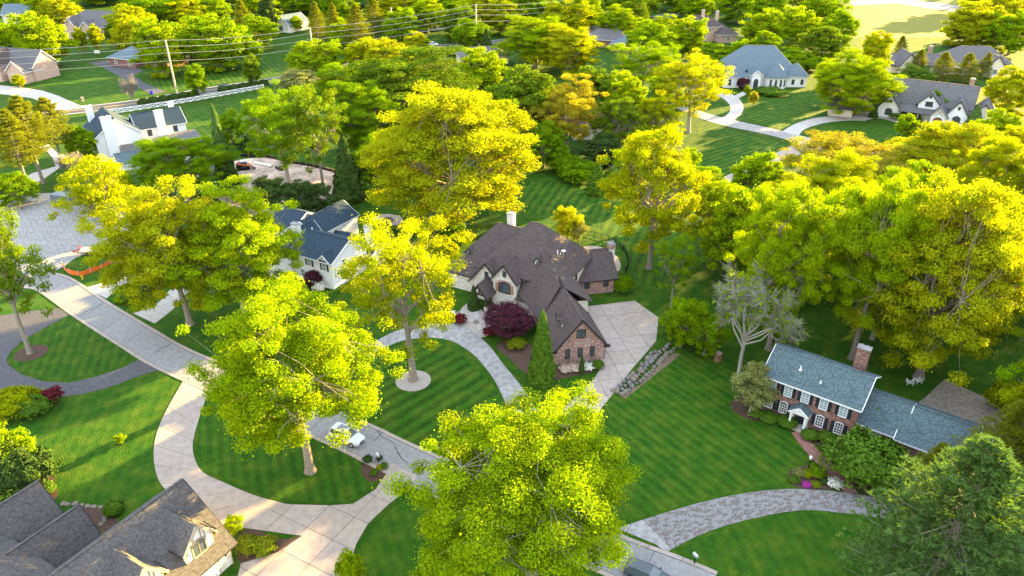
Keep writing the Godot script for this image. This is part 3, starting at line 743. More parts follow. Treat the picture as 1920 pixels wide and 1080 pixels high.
func grow_pine(called: String, s: int, high: float, wide: float, bare: float, whorls: int, tufts: int) -> void:
	# a white pine: tiers of level branches carrying brushes of needles
	rng.seed = s
	var wood := MB.new()
	var lf := MB.new()
	var r0 := 0.018 * high
	wood.tube([Vector3(0, 0, 0), Vector3(0.1, high * 0.35, 0), Vector3(0.05, high * 0.7, 0.1), Vector3(0, high, 0)], [r0, r0 * 0.8, r0 * 0.45, 0.03], 8)
	for k in whorls:
		var t := float(k) / (whorls - 1)
		var y := lerpf(high * bare, high * 0.97, t)
		var reach := wide * pow(1.0 - t, 0.7) * 0.95 + 0.4
		if t < 0.2: reach *= 0.75 + t
		for b in 6:
			var az := b * TAU / 6 + k * 1.1 + rng.randf_range(-0.35, 0.35)
			var len: float = reach * rng.randf_range(0.65, 1.1)
			var dir := Vector3(cos(az), 0.0, sin(az))
			var up := rng.randf_range(0.05, 0.35)
			var end := Vector3(0, y, 0) + dir * len + Vector3(0, len * up, 0)
			var mid := Vector3(0, y, 0) + dir * len * 0.55 + Vector3(0, len * up * 0.25, 0)
			wood.tube([Vector3(0, y, 0), mid, end], [0.045, 0.03, 0.01], 4)
			var tone := rng.randf_range(0.75, 1.2)
			for e in tufts:
				var q := lerpf(0.3, 1.05, (e + rng.randf()) / tufts)
				var side := Vector3(-dir.z, 0, dir.x) * rng.randf_range(-1, 1) * len * 0.28 * (1.25 - absf(q - 0.6))
				var p := Vector3(0, y, 0).lerp(end, q) + side + Vector3(0, rng.randf_range(-0.15, 0.2) - 0.1 * (1 - q), 0)
				var aim := (dir * 0.8 + side.normalized() * 0.5 + Vector3(0, 0.55, 0)).normalized()
				for h in 7:
					var nd := (aim + rdir() * 0.75).normalized()
					var t2 := tone * rng.randf_range(0.8, 1.2)
					lf.col = Color(t2, t2, t2)
					var sd := nd.cross(rdir()).normalized() * 0.055
					var i := lf.v.size()
					var ln := rng.randf_range(0.28, 0.5)
					lf.v.append(p - sd); lf.v.append(p + sd); lf.v.append(p + nd * ln)
					lf.c.append(lf.col); lf.c.append(lf.col); lf.c.append(lf.col)
					lf.ix.append(i); lf.ix.append(i + 1); lf.ix.append(i + 2)
	protos[called] = {"high": high, "wide": wide, "parts": [["trunk", wood.mesh()], ["crown", leaf_mesh(lf)]]}

func grow_cone(called: String, s: int, high: float, wide: float, sprays: int, size: float, blunt := 1.0) -> void:
	# a dense clipped looking conifer, foliage to the ground
	rng.seed = s
	var wood := MB.new()
	var lf := MB.new()
	var fn := FastNoiseLite.new()
	fn.seed = s
	fn.frequency = 0.55
	wood.tube([Vector3.ZERO, Vector3(0, high * 0.5, 0), Vector3(0, high * 0.93, 0)], [high * 0.02 + 0.04, high * 0.014, 0.02], 6)
	for k in sprays:
		var t := 1.0 - sqrt(rng.randf())
		t = clampf(t, 0.0, 0.99)
		var az := rng.randf() * TAU
		var r := wide * pow(1.0 - t, blunt) * (0.82 + 0.3 * fn.get_noise_3d(cos(az) * 3.0, t * high * 1.6, sin(az) * 3.0)) * rng.randf_range(0.75, 1.05)
		if t < 0.06: r *= 0.85
		var p := Vector3(cos(az) * r, 0.12 + t * high, sin(az) * r)
		var tone := 0.95 + 0.5 * fn.get_noise_3d(p.x * 2.2, p.y * 2.2, p.z * 2.2) + rng.randf_range(-0.2, 0.2)
		lf.col = Color(tone, tone, tone * 0.9)
		leaf(lf, p, (Vector3(cos(az), 0.5, sin(az)) + rdir() * 0.7).normalized(), size * rng.randf_range(0.6, 1.2), 1.5)
	protos[called] = {"high": high, "wide": wide, "parts": [["trunk", wood.mesh()], ["crown", leaf_mesh(lf)]]}

func grow_shrub(called: String, s: int, high: float, wide: float, leaves: int, size: float, rough := 0.35) -> void:
	rng.seed = s
	var wood := MB.new()
	var lf := MB.new()
	var fn := FastNoiseLite.new()
	fn.seed = s
	fn.frequency = 0.8
	for k in 7:
		var d := Vector3(rng.randf_range(-1, 1), 1.2, rng.randf_range(-1, 1)).normalized()
		wood.tube([Vector3(0, -0.03, 0), d * high * 0.4, d * high * 0.75 * Vector3(wide / high, 1, wide / high)], [0.035, 0.025, 0.01], 4)
	for k in leaves:
		var d := rdir()
		if d.y < -0.2: d.y = -d.y * 0.5
		var lump := 1.0 + fn.get_noise_3d(d.x * 1.9, d.y * 1.9, d.z * 1.9) * rough * 1.6
		var q := lerpf(0.72, 1.0, pow(rng.randf(), 0.5)) * lump
		var p := Vector3(d.x * wide * q, high * 0.45 + d.y * high * 0.55 * q, d.z * wide * q)
		p.y = max(p.y, 0.03)
		var tone := 0.95 + fn.get_noise_3d(p.x * 3.0, p.y * 3.0, p.z * 3.0) * 0.5 + rng.randf_range(-0.2, 0.2)
		lf.col = Color(tone, tone, tone * 0.9)
		leaf(lf, p, (d + rdir() * 0.7).normalized(), size * rng.randf_range(0.6, 1.2), 1.1)
	protos[called] = {"high": high, "wide": wide, "parts": [["stems", wood.mesh()], ["foliage", leaf_mesh(lf)]]}

func grow_bare(called: String, s: int, high: float, wide: float, leafy: int) -> void:
	# a tree that is mostly bare: limbs forking into sprays of fine grey twigs
	rng.seed = s
	var wood := MB.new()
	var tw := MB.new()
	var ends := []
	wood.tube([Vector3.ZERO, Vector3(0.2, high * 0.18, 0.1), Vector3(-0.1, high * 0.38, 0)], [0.26, 0.20, 0.16], 8)
	for k in 11:
		var az := k * 2.399
		var from := Vector3(0, high * rng.randf_range(0.22, 0.4), 0)
		var d := Vector3(cos(az), rng.randf_range(0.5, 2.2), sin(az)).normalized()
		var len: float = high * rng.randf_range(0.35, 0.55)
		var p1 := from + d * len * 0.4 + rdir() * 0.4
		var p2 := from + d * len * 0.75 + rdir() * 0.6 + Vector3(0, 0.5, 0)
		var p3 := from + Vector3(d.x * wide * 0.8, d.y * len, d.z * wide * 0.8)
		wood.tube([from, p1, p2, p3], [0.11, 0.08, 0.05, 0.025], 6)
		for e in 9:
			var q := rng.randf_range(0.3, 1.0)
			var b := p1.lerp(p3, q)
			var o := (d + rdir() * 1.1).normalized() * high * rng.randf_range(0.1, 0.2)
			wood.tube([b, b + o * 0.5 + rdir() * 0.15, b + o], [0.05, 0.03, 0.015], 4)
			ends.append([b, o])
	for e in ends:
		for k in 34:
			var at: Vector3 = e[0] + e[1] * rng.randf_range(0.3, 1.0)
			var d: Vector3 = (e[1].normalized() + rdir() * 0.9 + Vector3(0, -0.15, 0)).normalized() * rng.randf_range(0.5, 1.3)
			tw.col = Color(1, 1, 1) * rng.randf_range(0.75, 1.15)
			tw.tube([at, at + d * 0.55 + rdir() * 0.08, at + d], [0.024, 0.016, 0.008], 3)
	var parts := [["trunk", wood.mesh()], ["twigs", tw.mesh()]]
	if leafy > 0:
		var lf := MB.new()
		for k in leafy:
			var e: Array = ends[rng.randi() % ends.size()]
			var t := rng.randf_range(0.7, 1.2)
			lf.col = Color(t, t, t)
			leaf(lf, e[0] + e[1] * rng.randf_range(0.4, 1.1) + rdir() * rng.randf() * 0.6, rdir(), 0.16 * rng.randf_range(0.6, 1.2), 1.0)
		parts.append(["crown", leaf_mesh(lf)])
	protos[called] = {"high": high, "wide": wide, "parts": parts}

func grow_all() -> void:
	# name, seed, height, crown radius, bare share of the height, clumps, leaves, leaf size, clump radius
	grow("oak", 101, 20, 10, 0.24, 500, 200000, 0.088, 1.1, 0.42, 0.32)
	grow("maple", 102, 19, 9, 0.34, 360, 140000, 0.09, 1.05, 0.42, 0.34)
	grow("ash", 103, 20, 8.5, 0.24, 230, 56000, 0.105, 1.15, 0.35, 0.34)
	grow("open_ash", 113, 20, 8.5, 0.24, 150, 34000, 0.10, 1.1, 0.30, 0.36)
	grow("linden", 104, 18, 8, 0.08, 420, 130000, 0.10, 1.05, 0.48, 0.28)
	grow("elm", 105, 18, 8, 0.18, 270, 80000, 0.105, 1.05, 0.38, 0.34)
	grow("locust", 106, 16, 7, 0.28, 120, 14000, 0.13, 1.05, 0.30, 0.38)
	grow("poplar", 107, 20, 5.5, 0.10, 170, 20000, 0.22, 1.25, 0.40, 0.24)
	grow("hickory", 108, 18, 7.5, 0.08, 190, 24000, 0.22, 1.4, 0.45, 0.28)
	grow("beech", 109, 16, 8.5, 0.06, 210, 24000, 0.24, 1.45, 0.50, 0.28)
	grow("dogwood", 110, 6, 3, 0.12, 110, 12000, 0.09, 0.6, 0.35, 0.26)
	grow("japanese_maple", 111, 4.6, 3.6, 0.06, 150, 20000, 0.085, 0.65, 0.62, 0.12)
	grow("street_tree", 112, 8, 3, 0.10, 110, 10000, 0.15, 0.8, 0.45, 0.12, 0.01)
	grow_pine("white_pine", 120, 18, 6.5, 0.06, 26, 46)
	grow_pine("tall_pine", 121, 17, 5.0, 0.36, 16, 36)
	grow_cone("arborvitae", 130, 9.5, 2.4, 9000, 0.13, 0.75)
	grow_cone("spruce", 131, 10, 2.8, 8000, 0.20, 0.85)
	grow_shrub("shrub", 140, 1.2, 0.9, 2600, 0.055)
	grow_shrub("big_shrub", 141, 3.4, 2.6, 7000, 0.12)
	grow_shrub("hedge_shrub", 142, 1.9, 1.5, 3000, 0.11, 0.15)
	grow_shrub("flower_clump", 143, 0.7, 0.6, 900, 0.05)
	grow_bare("bare_tree", 150, 13, 6, 2200)
	grow_bare("bare_shrub", 151, 8, 3.4, 0)

func plant(called: String, proto: String, leaf_m: String, x: float, z: float, r: float, h: float, turn: float, label: String, category: String, group: String) -> void:
	var p: Dictionary = protos[proto]
	var o := thing(called, label, category, Vector3(x, 0, z), turn, group)
	o.scale = Vector3(r / p.wide, h / p.high, r / p.wide)
	for e in p.parts:
		var m: Material = M[leaf_m]
		if e[0] == "trunk" or e[0] == "stems": m = M.bark_grey if (proto == "bare_tree" or proto == "ash") else M.bark
		if e[0] == "twigs": m = M.twig
		part(o, e[0], e[1], m)

func build_trees() -> void:
	grow_all()
	rng.seed = 77
	for t in tree_list(): plant(t[0], t[1], t[2], t[3], t[4], t[5], t[6], t[7], t[8], t[9], t[10])
	# the wood that closes the view far behind: nobody could count it
	var mm := MultiMesh.new()
	mm.transform_format = MultiMesh.TRANSFORM_3D
	mm.mesh = protos["beech"].parts[1][1]
	var spots := []
	rng.seed = 9
	for k in 420:
		var z := -rng.randf_range(455.0, 760.0)
		var x := rng.randf_range(-0.85, 0.85) * -z
		if x > 190 and x < 300 and z > -560: continue
		spots.append(Transform3D(Basis(Vector3.UP, rng.randf() * TAU).scaled(Vector3.ONE * rng.randf_range(0.85, 1.5)), Vector3(x, -1.0, z)))
	mm.instance_count = spots.size()
	for k in spots.size(): mm.set_instance_transform(k, spots[k])
	var far := MultiMeshInstance3D.new()
	far.name = "distant_woods"
	far.multimesh = mm
	far.material_override = M.leaf_fresh
	far.set_meta("kind", "stuff")
	far.set_meta("label", "distant green wood closing the view along the top edge")
	far.set_meta("category", "woods")
	add_child(far)

# ---------------------------------------------------------------- houses
func frame(at: Vector3, turn := 0.0) -> Transform3D:
	return Transform3D(Basis(Vector3.UP, turn), at)

func walls(o: Node3D, T: Transform3D, x0: float, x1: float, z0: float, z1: float, h: float, m: Material, axis := "", peak := 0.0, y0 := 0.0) -> void:
	# z1 is the front. Gable ends rise to the peak
	var xm := (x0 + x1) / 2
	var zm := (z0 + z1) / 2
	var sides := [
		[[Vector3(x0, y0, z1), Vector3(x1, y0, z1), Vector3(x1, h, z1), Vector3(x0, h, z1)], Vector3.BACK, "z", Vector3(xm, peak, z1)],
		[[Vector3(x0, y0, z0), Vector3(x1, y0, z0), Vector3(x1, h, z0), Vector3(x0, h, z0)], Vector3.FORWARD, "z", Vector3(xm, peak, z0)],
		[[Vector3(x1, y0, z0 + 0.2), Vector3(x1, y0, z1 - 0.2), Vector3(x1, h, z1 - 0.2), Vector3(x1, h, z0 + 0.2)], Vector3.RIGHT, "x", Vector3(x1, peak, zm)],
		[[Vector3(x0, y0, z0 + 0.2), Vector3(x0, y0, z1 - 0.2), Vector3(x0, h, z1 - 0.2), Vector3(x0, h, z0 + 0.2)], Vector3.LEFT, "x", Vector3(x0, peak, zm)]]
	for s in sides:
		var p: Array = s[0]
		if s[2] == axis: p.insert(3, s[3])
		var mb := MB.new()
		mb.slab(p, s[1], 0.2)
		part(o, "wall", mb.mesh(), m, T)

func slope(o: Node3D, T: Transform3D, p: Array, m: Material) -> void:
	var mb := MB.new()
	var up: Vector3 = (p[1] - p[0]).cross(p[2] - p[0]).normalized()
	if up.y < 0: up = -up
	var q := []
	for a in p: q.append(a + up * 0.16)
	mb.slab(q, up, 0.15)
	part(o, "roof_slope", mb.mesh(), m, T)

func trims(o: Node3D, T: Transform3D, runs: Array, m: Material, w := 0.10, h := 0.20) -> void:
	for r in runs:
		var mb := MB.new()
		mb.beam(r[0], r[1], w, h)
		part(o, "fascia", mb.mesh(), m, T)

func gable(o: Node3D, T: Transform3D, axis: String, x0: float, x1: float, z0: float, z1: float, eave: float, ridge: float, m: Material, trim: Material, oh := 0.45, ohg := 0.35) -> void:
	var e := func(a: float, b: float, y: float) -> Vector3:
		return Vector3(a, y, b) if axis == "x" else Vector3(b, y, a)
	var a0 := (x0 if axis == "x" else z0) - ohg
	var a1 := (x1 if axis == "x" else z1) + ohg
	var b0 := z0 if axis == "x" else x0
	var b1 := z1 if axis == "x" else x1
	var bm := (b0 + b1) / 2
	var k := (ridge - eave) / ((b1 - b0) / 2)
	var ye := eave - k * oh
	slope(o, T, [e.call(a0, b1 + oh, ye), e.call(a1, b1 + oh, ye), e.call(a1, bm, ridge), e.call(a0, bm, ridge)], m)
	slope(o, T, [e.call(a0, b0 - oh, ye), e.call(a1, b0 - oh, ye), e.call(a1, bm, ridge), e.call(a0, bm, ridge)], m)
	var d := 0.05
	trims(o, T, [[e.call(a0, b1 + oh + d, ye + 0.03), e.call(a1, b1 + oh + d, ye + 0.03)], [e.call(a0, b0 - oh - d, ye + 0.03), e.call(a1, b0 - oh - d, ye + 0.03)]], trim)
	trims(o, T, [[e.call(a0 - d, b1 + oh, ye + 0.03), e.call(a0 - d, bm, ridge + 0.03)], [e.call(a0 - d, b0 - oh, ye + 0.03), e.call(a0 - d, bm, ridge + 0.03)], [e.call(a1 + d, b1 + oh, ye + 0.03), e.call(a1 + d, bm, ridge + 0.03)], [e.call(a1 + d, b0 - oh, ye + 0.03), e.call(a1 + d, bm, ridge + 0.03)]], trim)
	var cap := MB.new()
	cap.beam(e.call(a0, bm, ridge + 0.19), e.call(a1, bm, ridge + 0.19), 0.26, 0.06)
	part(o, "ridge_cap", cap.mesh(), m, T)

func hip(o: Node3D, T: Transform3D, x0: float, x1: float, z0: float, z1: float, eave: float, ridge: float, ra: Vector2, rb: Vector2, m: Material, trim: Material) -> void:
	# x0..z1 are the eave lines; ra and rb are the ends of the ridge in plan, from the low x (or low z) end
	var A := Vector3(ra.x, ridge, ra.y)
	var B := Vector3(rb.x, ridge, rb.y)
	var c00 := Vector3(x0, eave, z0)
	var c10 := Vector3(x1, eave, z0)
	var c11 := Vector3(x1, eave, z1)
	var c01 := Vector3(x0, eave, z1)
	if absf(ra.x - rb.x) >= absf(ra.y - rb.y):
		slope(o, T, [c01, c11, B, A], m)
		slope(o, T, [c00, c10, B, A], m)
		slope(o, T, [c00, c01, A], m)
		slope(o, T, [c10, c11, B], m)
	else:
		slope(o, T, [c00, c01, B, A], m)
		slope(o, T, [c10, c11, B, A], m)
		slope(o, T, [c00, c10, A], m)
		slope(o, T, [c01, c11, B], m)
	trims(o, T, [[c00, c10], [c10, c11], [c11, c01], [c01, c00]], trim)
	var cap := MB.new()
	var u := Vector3(0, 0.17, 0)
	if A.distance_to(B) > 0.2: cap.beam(A + u, B + u, 0.26, 0.06)
	var ends := [[c00, A], [c01, A], [c10, B], [c11, B]] if absf(ra.x - rb.x) >= absf(ra.y - rb.y) else [[c00, A], [c10, A], [c01, B], [c11, B]]
	for e in ends: cap.beam(e[0] + u, e[1] + u, 0.22, 0.05)
	part(o, "ridge_cap", cap.mesh(), m, T)

func block(o: Node3D, T: Transform3D, kind: String, x0: float, x1: float, z0: float, z1: float, eave: float, ridge: float, wall: Material, roof: Material, trim: Material, oh := 0.45) -> void:
	if kind == "h":
		walls(o, T, x0, x1, z0, z1, eave, wall)
		var half: float = min(x1 - x0, z1 - z0) / 2 + oh
		if x1 - x0 >= z1 - z0:
			hip(o, T, x0 - oh, x1 + oh, z0 - oh, z1 + oh, eave - 0.1, ridge, Vector2(x0 - oh + half, (z0 + z1) / 2), Vector2(x1 + oh - half, (z0 + z1) / 2), roof, trim)
		else:
			hip(o, T, x0 - oh, x1 + oh, z0 - oh, z1 + oh, eave - 0.1, ridge, Vector2((x0 + x1) / 2, z0 - oh + half), Vector2((x0 + x1) / 2, z1 + oh - half), roof, trim)
	else:
		walls(o, T, x0, x1, z0, z1, eave, wall, kind, ridge)
		gable(o, T, kind, x0, x1, z0, z1, eave, ridge, roof, trim, oh)

func window(o: Node3D, T: Transform3D, at: Vector3, turn: float, w: float, h: float, nx: int, ny: int, fm: Material, gm: Material, arch := 0.0) -> void:
	var key := "%.2f %.2f %d %d %.2f" % [w, h, nx, ny, arch]
	if not win_cache.has(key):
		var g := MB.new()
		var f := MB.new()
		var top := []
		for k in 9:
			var t := k / 8.0
			top.append(Vector3(lerpf(w / 2, -w / 2, t), h / 2 + arch * sin(PI * t), 0.03))
		var pane := [Vector3(-w / 2, -h / 2, 0.03), Vector3(w / 2, -h / 2, 0.03)]
		if arch > 0: pane.append_array(top)
		else: pane.append_array([Vector3(w / 2, h / 2, 0.03), Vector3(-w / 2, h / 2, 0.03)])
		g.slab(pane, Vector3.BACK, 0.025)
		var b: float = clampf(w * 0.09, 0.06, 0.11)
		f.box(-w / 2 - b, -w / 2, -h / 2 - b, h / 2, 0.004, 0.10)
		f.box(w / 2, w / 2 + b, -h / 2 - b, h / 2, 0.004, 0.10)
		f.box(-w / 2, w / 2, -h / 2 - b, -h / 2, 0.004, 0.13)
		if arch > 0:
			for k in 8: f.beam(top[k] + Vector3(0, b / 2, 0.02), top[k + 1] + Vector3(0, b / 2, 0.02), 0.10, b)
		else: f.box(-w / 2 - b, w / 2 + b, h / 2, h / 2 + b, 0.004, 0.10)
		for k in range(1, nx): f.box(-w / 2 + w * k / nx - 0.02, -w / 2 + w * k / nx + 0.02, -h / 2, h / 2, 0.035, 0.06)
		for k in range(1, ny):
			var t := 0.035 if ny % 2 == 0 and k == ny / 2 else 0.02
			f.box(-w / 2, w / 2, -h / 2 + h * k / ny - t, -h / 2 + h * k / ny + t, 0.034, 0.063)
		win_cache[key] = [g.mesh(), f.mesh()]
	var pn := part(o, "window", win_cache[key][0], gm, T * frame(at, turn))
	part(pn, "frame", win_cache[key][1], fm)

func shutters(o: Node3D, T: Transform3D, at: Vector3, turn: float, w: float, h: float, sw: float, m: Material) -> void:
	for s in [-1, 1]:
		var mb := MB.new()
		var x: float = s * (w / 2 + 0.13 + sw / 2)
		mb.box(x - sw / 2, x + sw / 2, -h / 2 - 0.05, h / 2 + 0.05, 0.004, 0.055)
		for k in 5: mb.box(x - sw / 2 + 0.05, x + sw / 2 - 0.05, -h / 2 + h * (k + 0.1) / 5, -h / 2 + h * (k + 0.85) / 5, 0.05, 0.072)
		part(o, "shutter", mb.mesh(), m, T * frame(at, turn))

func dormer(o: Node3D, T: Transform3D, at: Vector3, turn: float, w: float, wall_h: float, rise: float, depth: float, wall: Material, roof: Material, trim: Material, fm: Material, win := true) -> void:
	var X := T * frame(at, turn)
	var mb := MB.new()
	mb.slab([Vector3(-w / 2, -0.6, 0), Vector3(w / 2, -0.6, 0), Vector3(w / 2, wall_h, 0), Vector3(0, wall_h + rise, 0), Vector3(-w / 2, wall_h, 0)], Vector3.BACK, 0.12)
	mb.box(-w / 2, -w / 2 + 0.1, -0.6, wall_h, -depth, -0.12)
	mb.box(w / 2 - 0.1, w / 2, -0.6, wall_h, -depth, -0.12)
	var d := part(o, "dormer", mb.mesh(), wall, X)
	var rf := MB.new()
	var oh := 0.12 * w
	var k := rise / (w / 2)
	for s in [-1.0, 1.0]:
		var p := [Vector3(s * (w / 2 + oh), wall_h - k * oh + 0.06, 0.25), Vector3(s * (w / 2 + oh), wall_h - k * oh + 0.06, -depth), Vector3(0, wall_h + rise + 0.06, -depth - rise), Vector3(0, wall_h + rise + 0.06, 0.25)]
		rf.slab(p, Vector3(s * k, 1, 0).normalized(), 0.09)
	part(d, "dormer_roof", rf.mesh(), roof)
	var tr := MB.new()
	for s in [-1.0, 1.0]: tr.beam(Vector3(s * (w / 2 + oh), wall_h - k * oh + 0.01, 0.29), Vector3(0, wall_h + rise + 0.01, 0.29), 0.07, 0.16)
	part(d, "fascia", tr.mesh(), trim)
	if win:
		var g := MB.new()
		g.box(-w * 0.22, w * 0.22, 0.05, wall_h * 0.95, 0.01, 0.04)
		part(d, "window", g.mesh(), M.glass)

func chimney(o: Node3D, T: Transform3D, x: float, z: float, w: float, d: float, y0: float, y1: float, m: Material, cap: Material, called := "chimney") -> void:
	var mb := MB.new()
	mb.box(x - w / 2, x + w / 2, y0, y1, z - d / 2, z + d / 2)
	var ch := part(o, called, mb.mesh(), m, T)
	var c2 := MB.new()
	c2.box(x - w / 2 - 0.08, x + w / 2 + 0.08, y1 + 0.002, y1 + 0.14, z - d / 2 - 0.08, z + d / 2 + 0.08)
	part(ch, "cap", c2.mesh(), cap)
	for s in [-0.22, 0.22]:
		var f := MB.new()
		f.lathe([[0.13, 0.0], [0.11, 0.32], [0.08, 0.32], [0.08, 0.1]], 10, Vector3(x + s * w, y1 + 0.142, z))
		part(ch, "flue", f.mesh(), M.metal)

func vent(o: Node3D, T: Transform3D, at: Vector3, r := 0.09, h := 0.5) -> void:
	var mb := MB.new()
	mb.lathe([[r * 2.6, -0.12], [r * 1.4, 0.08], [r, 0.1], [r, h], [0.0, h]], 10, at)
	part(o, "vent_pipe", mb.mesh(), M.line_white, T)

func build_brown_house() -> void:
	var o := thing("brown_roofed_house", "large stone and brick house with steep brown shingle roofs and garage wing", "house", Vector3(-1.0, 0, -104.35), deg_to_rad(-28.5))
	var T := Transform3D.IDENTITY
	var rf: Material = M.roof_brown
	var tr: Material = M.dark_trim
	# low left block and tall middle block under hips
	walls(o, T, -12.1, -6.2, -15.2, -1.4, 3.1, M.stone_white)
	hip(o, T, -12.6, -1.0, -15.6, -1.0, 3.0, 10.2, Vector2(-6.0, -8.3), Vector2(-1.2, -8.3), rf, tr)
	walls(o, T, -6.0, 8.9, -14.0, -1.3, 5.3, M.cream)
	hip(o, T, -6.4, 9.35, -14.5, -0.9, 5.2, 12.0, Vector2(0.55, -7.7), Vector2(2.27, -7.7), rf, tr)
	# brick lower storey seen on the right flank
	var lo := MB.new()
	lo.box(8.9, 9.02, 0.0, 2.9, -14.0, -1.3)
	part(o, "brick_plinth", lo.mesh(), M.brick_mixed, T)
	# two white stone front gables
	walls(o, T, -6.6, -0.7, -3.6, -0.15, 3.3, M.stone_white, "z", 6.9)
	gable(o, T, "z", -6.6, -0.7, -5.6, -0.15, 3.3, 6.9, rf, tr, 0.35, 0.4)
	walls(o, T, -2.1, 2.1, -4.6, 0.4, 5.1, M.stone_white, "z", 7.7)
	gable(o, T, "z", -2.1, 2.1, -5.8, 0.4, 5.1, 7.7, rf, tr, 0.3, 0.4)
	window(o, T, Vector3(-3.65, 4.7, -0.15), 0, 0.55, 1.25, 1, 3, M.dark_trim, M.glass)
	window(o, T, Vector3(0, 6.1, 0.4), 0, 0.5, 0.9, 1, 2, M.dark_trim, M.glass)
	window(o, T, Vector3(0, 3.55, 0.4), 0, 1.9, 1.5, 3, 2, M.dark_trim, M.glass, 0.25)
	shutters(o, T, Vector3(0, 3.5, 0.4), 0, 2.0, 1.55, 0.5, M.shutter_tan)
	var ar := MB.new()
	for k in 9:
		var t := (k + 0.5) / 9.0
		ar.box(lerpf(-1.25, 1.25, t) - 0.13, lerpf(-1.25, 1.25, t) + 0.13, 4.42 + 0.25 * sin(PI * t), 4.68 + 0.25 * sin(PI * t), 0.4, 0.46)
	part(o, "brick_arch", ar.mesh(), M.brick_mixed, T)
	window(o, T, Vector3(3.7, 4.1, -1.3), 0, 0.7, 1.2, 2, 3, M.dark_trim, M.glass)
	shutters(o, T, Vector3(3.7, 4.1, -1.3), 0, 0.7, 1.2, 0.35, M.shutter_tan)
	slope(o, T, [Vector3(2.15, 2.2, 1.0), Vector3(6.2, 2.2, 1.0), Vector3(6.2, 3.1, -1.3), Vector3(2.15, 3.1, -1.3)], rf)
	walls(o, T, 2.3, 6.0, -1.3, 0.6, 2.25, M.stone_white)
	# timber porch
	gable(o, T, "z", -4.7, -1.9, -0.4, 3.1, 2.7, 4.5, rf, tr, 0.3, 0.3)
	for s in [-4.55, -2.05]:
		var ps := MB.new()
		ps.box(s - 0.16, s + 0.16, 0.75, 2.75, 2.7, 3.02)
		part(o, "porch_post", ps.mesh(), M.timber, T)
		var bs := MB.new()
		bs.box(s - 0.28, s + 0.28, 0.0, 0.75, 2.58, 3.14)
		part(o, "post_plinth", bs.mesh(), M.stone_white, T)
	var tb := MB.new()
	tb.beam(Vector3(-4.7, 2.75, 2.86), Vector3(-1.9, 2.75, 2.86), 0.22, 0.24)
	tb.beam(Vector3(-3.3, 2.85, 2.86), Vector3(-3.3, 4.3, 2.86), 0.18, 0.18)
	part(o, "porch_beam", tb.mesh(), M.timber, T)
	var dr := MB.new()
	dr.box(-3.85, -2.75, 0.0, 2.3, -0.15, -0.05)
	part(o, "front_door", dr.mesh(), M.door_wood, T)
	# small dormers, chimneys, dish
	dormer(o, T, Vector3(4.2, 7.0, -2.9), 0, 1.0, 0.95, 0.75, 1.6, M.stone_white, rf, tr, tr)
	dormer(o, T, Vector3(-9.1, 5.4, -3.7), 0, 0.9, 0.8, 0.65, 1.4, M.stone_white, rf, tr, tr)
	chimney(o, T, -4.2, -9.6, 1.2, 0.9, 8.0, 11.9, M.stone_white, M.concrete_grey)
	vent(o, T, Vector3(6.2, 8.3, -6.0), 0.09, 0.7)
	vent(o, T, Vector3(6.5, 8.0, -6.5), 0.07, 0.5)
	var ds := MB.new()
	ds.tube([Vector3(6.7, 7.8, -7.0), Vector3(6.8, 8.5, -7.0)], [0.03, 0.03], 6)
	ds.lathe([[0.0, 8.5], [0.2, 8.54], [0.36, 8.66], [0.33, 8.66], [0.0, 8.53]], 14, Vector3(6.8, 0, -7.0))
	part(o, "satellite_dish", ds.mesh(), M.line_white, T)
	window(o, T, Vector3(8.9, 4.2, -7.6), PI / 2, 0.6, 1.5, 1, 3, M.dark_trim, M.glass)
	# garage wing, turned toward the yard
	var G := o.transform.affine_inverse() * frame(Vector3(9.75, 0, -88.3), deg_to_rad(12.3))
	walls(o, G, -3.6, 3.6, -15.0, 0, 2.9, M.brick_mixed, "z", 7.25)
	gable(o, G, "z", -3.6, 3.6, -15.6, 0, 2.9, 7.25, rf, tr, 0.42, 0.42)
	for x in [-1.87, 0.0, 1.8]: window(o, G, Vector3(x, 1.75, 0), 0, 0.55, 1.5, 1, 4, M.dark_trim, M.glass)
	window(o, G, Vector3(0, 4.9, 0), 0, 1.15, 1.2, 2, 3, M.dark_trim, M.glass)
	var gt := MB.new()
	for s in [-0.78, 0.78]: gt.box(s - 0.12, s + 0.12, 4.2, 5.6, 0.003, 0.05)
	part(o, "window_surround", gt.mesh(), M.shutter_tan, G)
	for x in [-3.95, 3.95]:
		var cr := MB.new()
		cr.box(x - 0.42, x + 0.42, 2.35, 2.62, 0.0, 0.5)
		part(o, "eave_return", cr.mesh(), tr, G)
	for z in [-2.7, -4.5]: dormer(o, G, Vector3(-2.15, 4.7, z), -PI / 2, 0.95, 0.75, 0.55, 1.3, M.stone_white, rf, tr, tr, false)
	# wall dormer on the yard side
	walls(o, G, 1.0, 3.75, -13.4, -8.6, 5.0, M.cream)
	slope(o, G, [Vector3(4.3, 4.75, -13.8), Vector3(4.3, 4.75, -8.2), Vector3(0.0, 7.6, -8.2), Vector3(0.0, 7.6, -13.8)], rf)
	# steep roof tying the wing into the house
	slope(o, G, [Vector3(-5.6, 3.0, -17.8), Vector3(-3.9, 2.6, -8.2), Vector3(-0.4, 7.6, -9.4), Vector3(-0.6, 9.2, -19.0)], rf)
	slope(o, G, [Vector3(4.6, 3.4, -18.0), Vector3(4.2, 5.0, -13.0), Vector3(-0.4, 7.6, -11.0), Vector3(-0.6, 9.2, -19.0)], rf)
	# right wing with the end chimney
	block(o, G, "x", 5.4, 11.8, -27.4, -18.8, 2.9, 6.0, M.brick_mixed, rf, tr, 0.4)
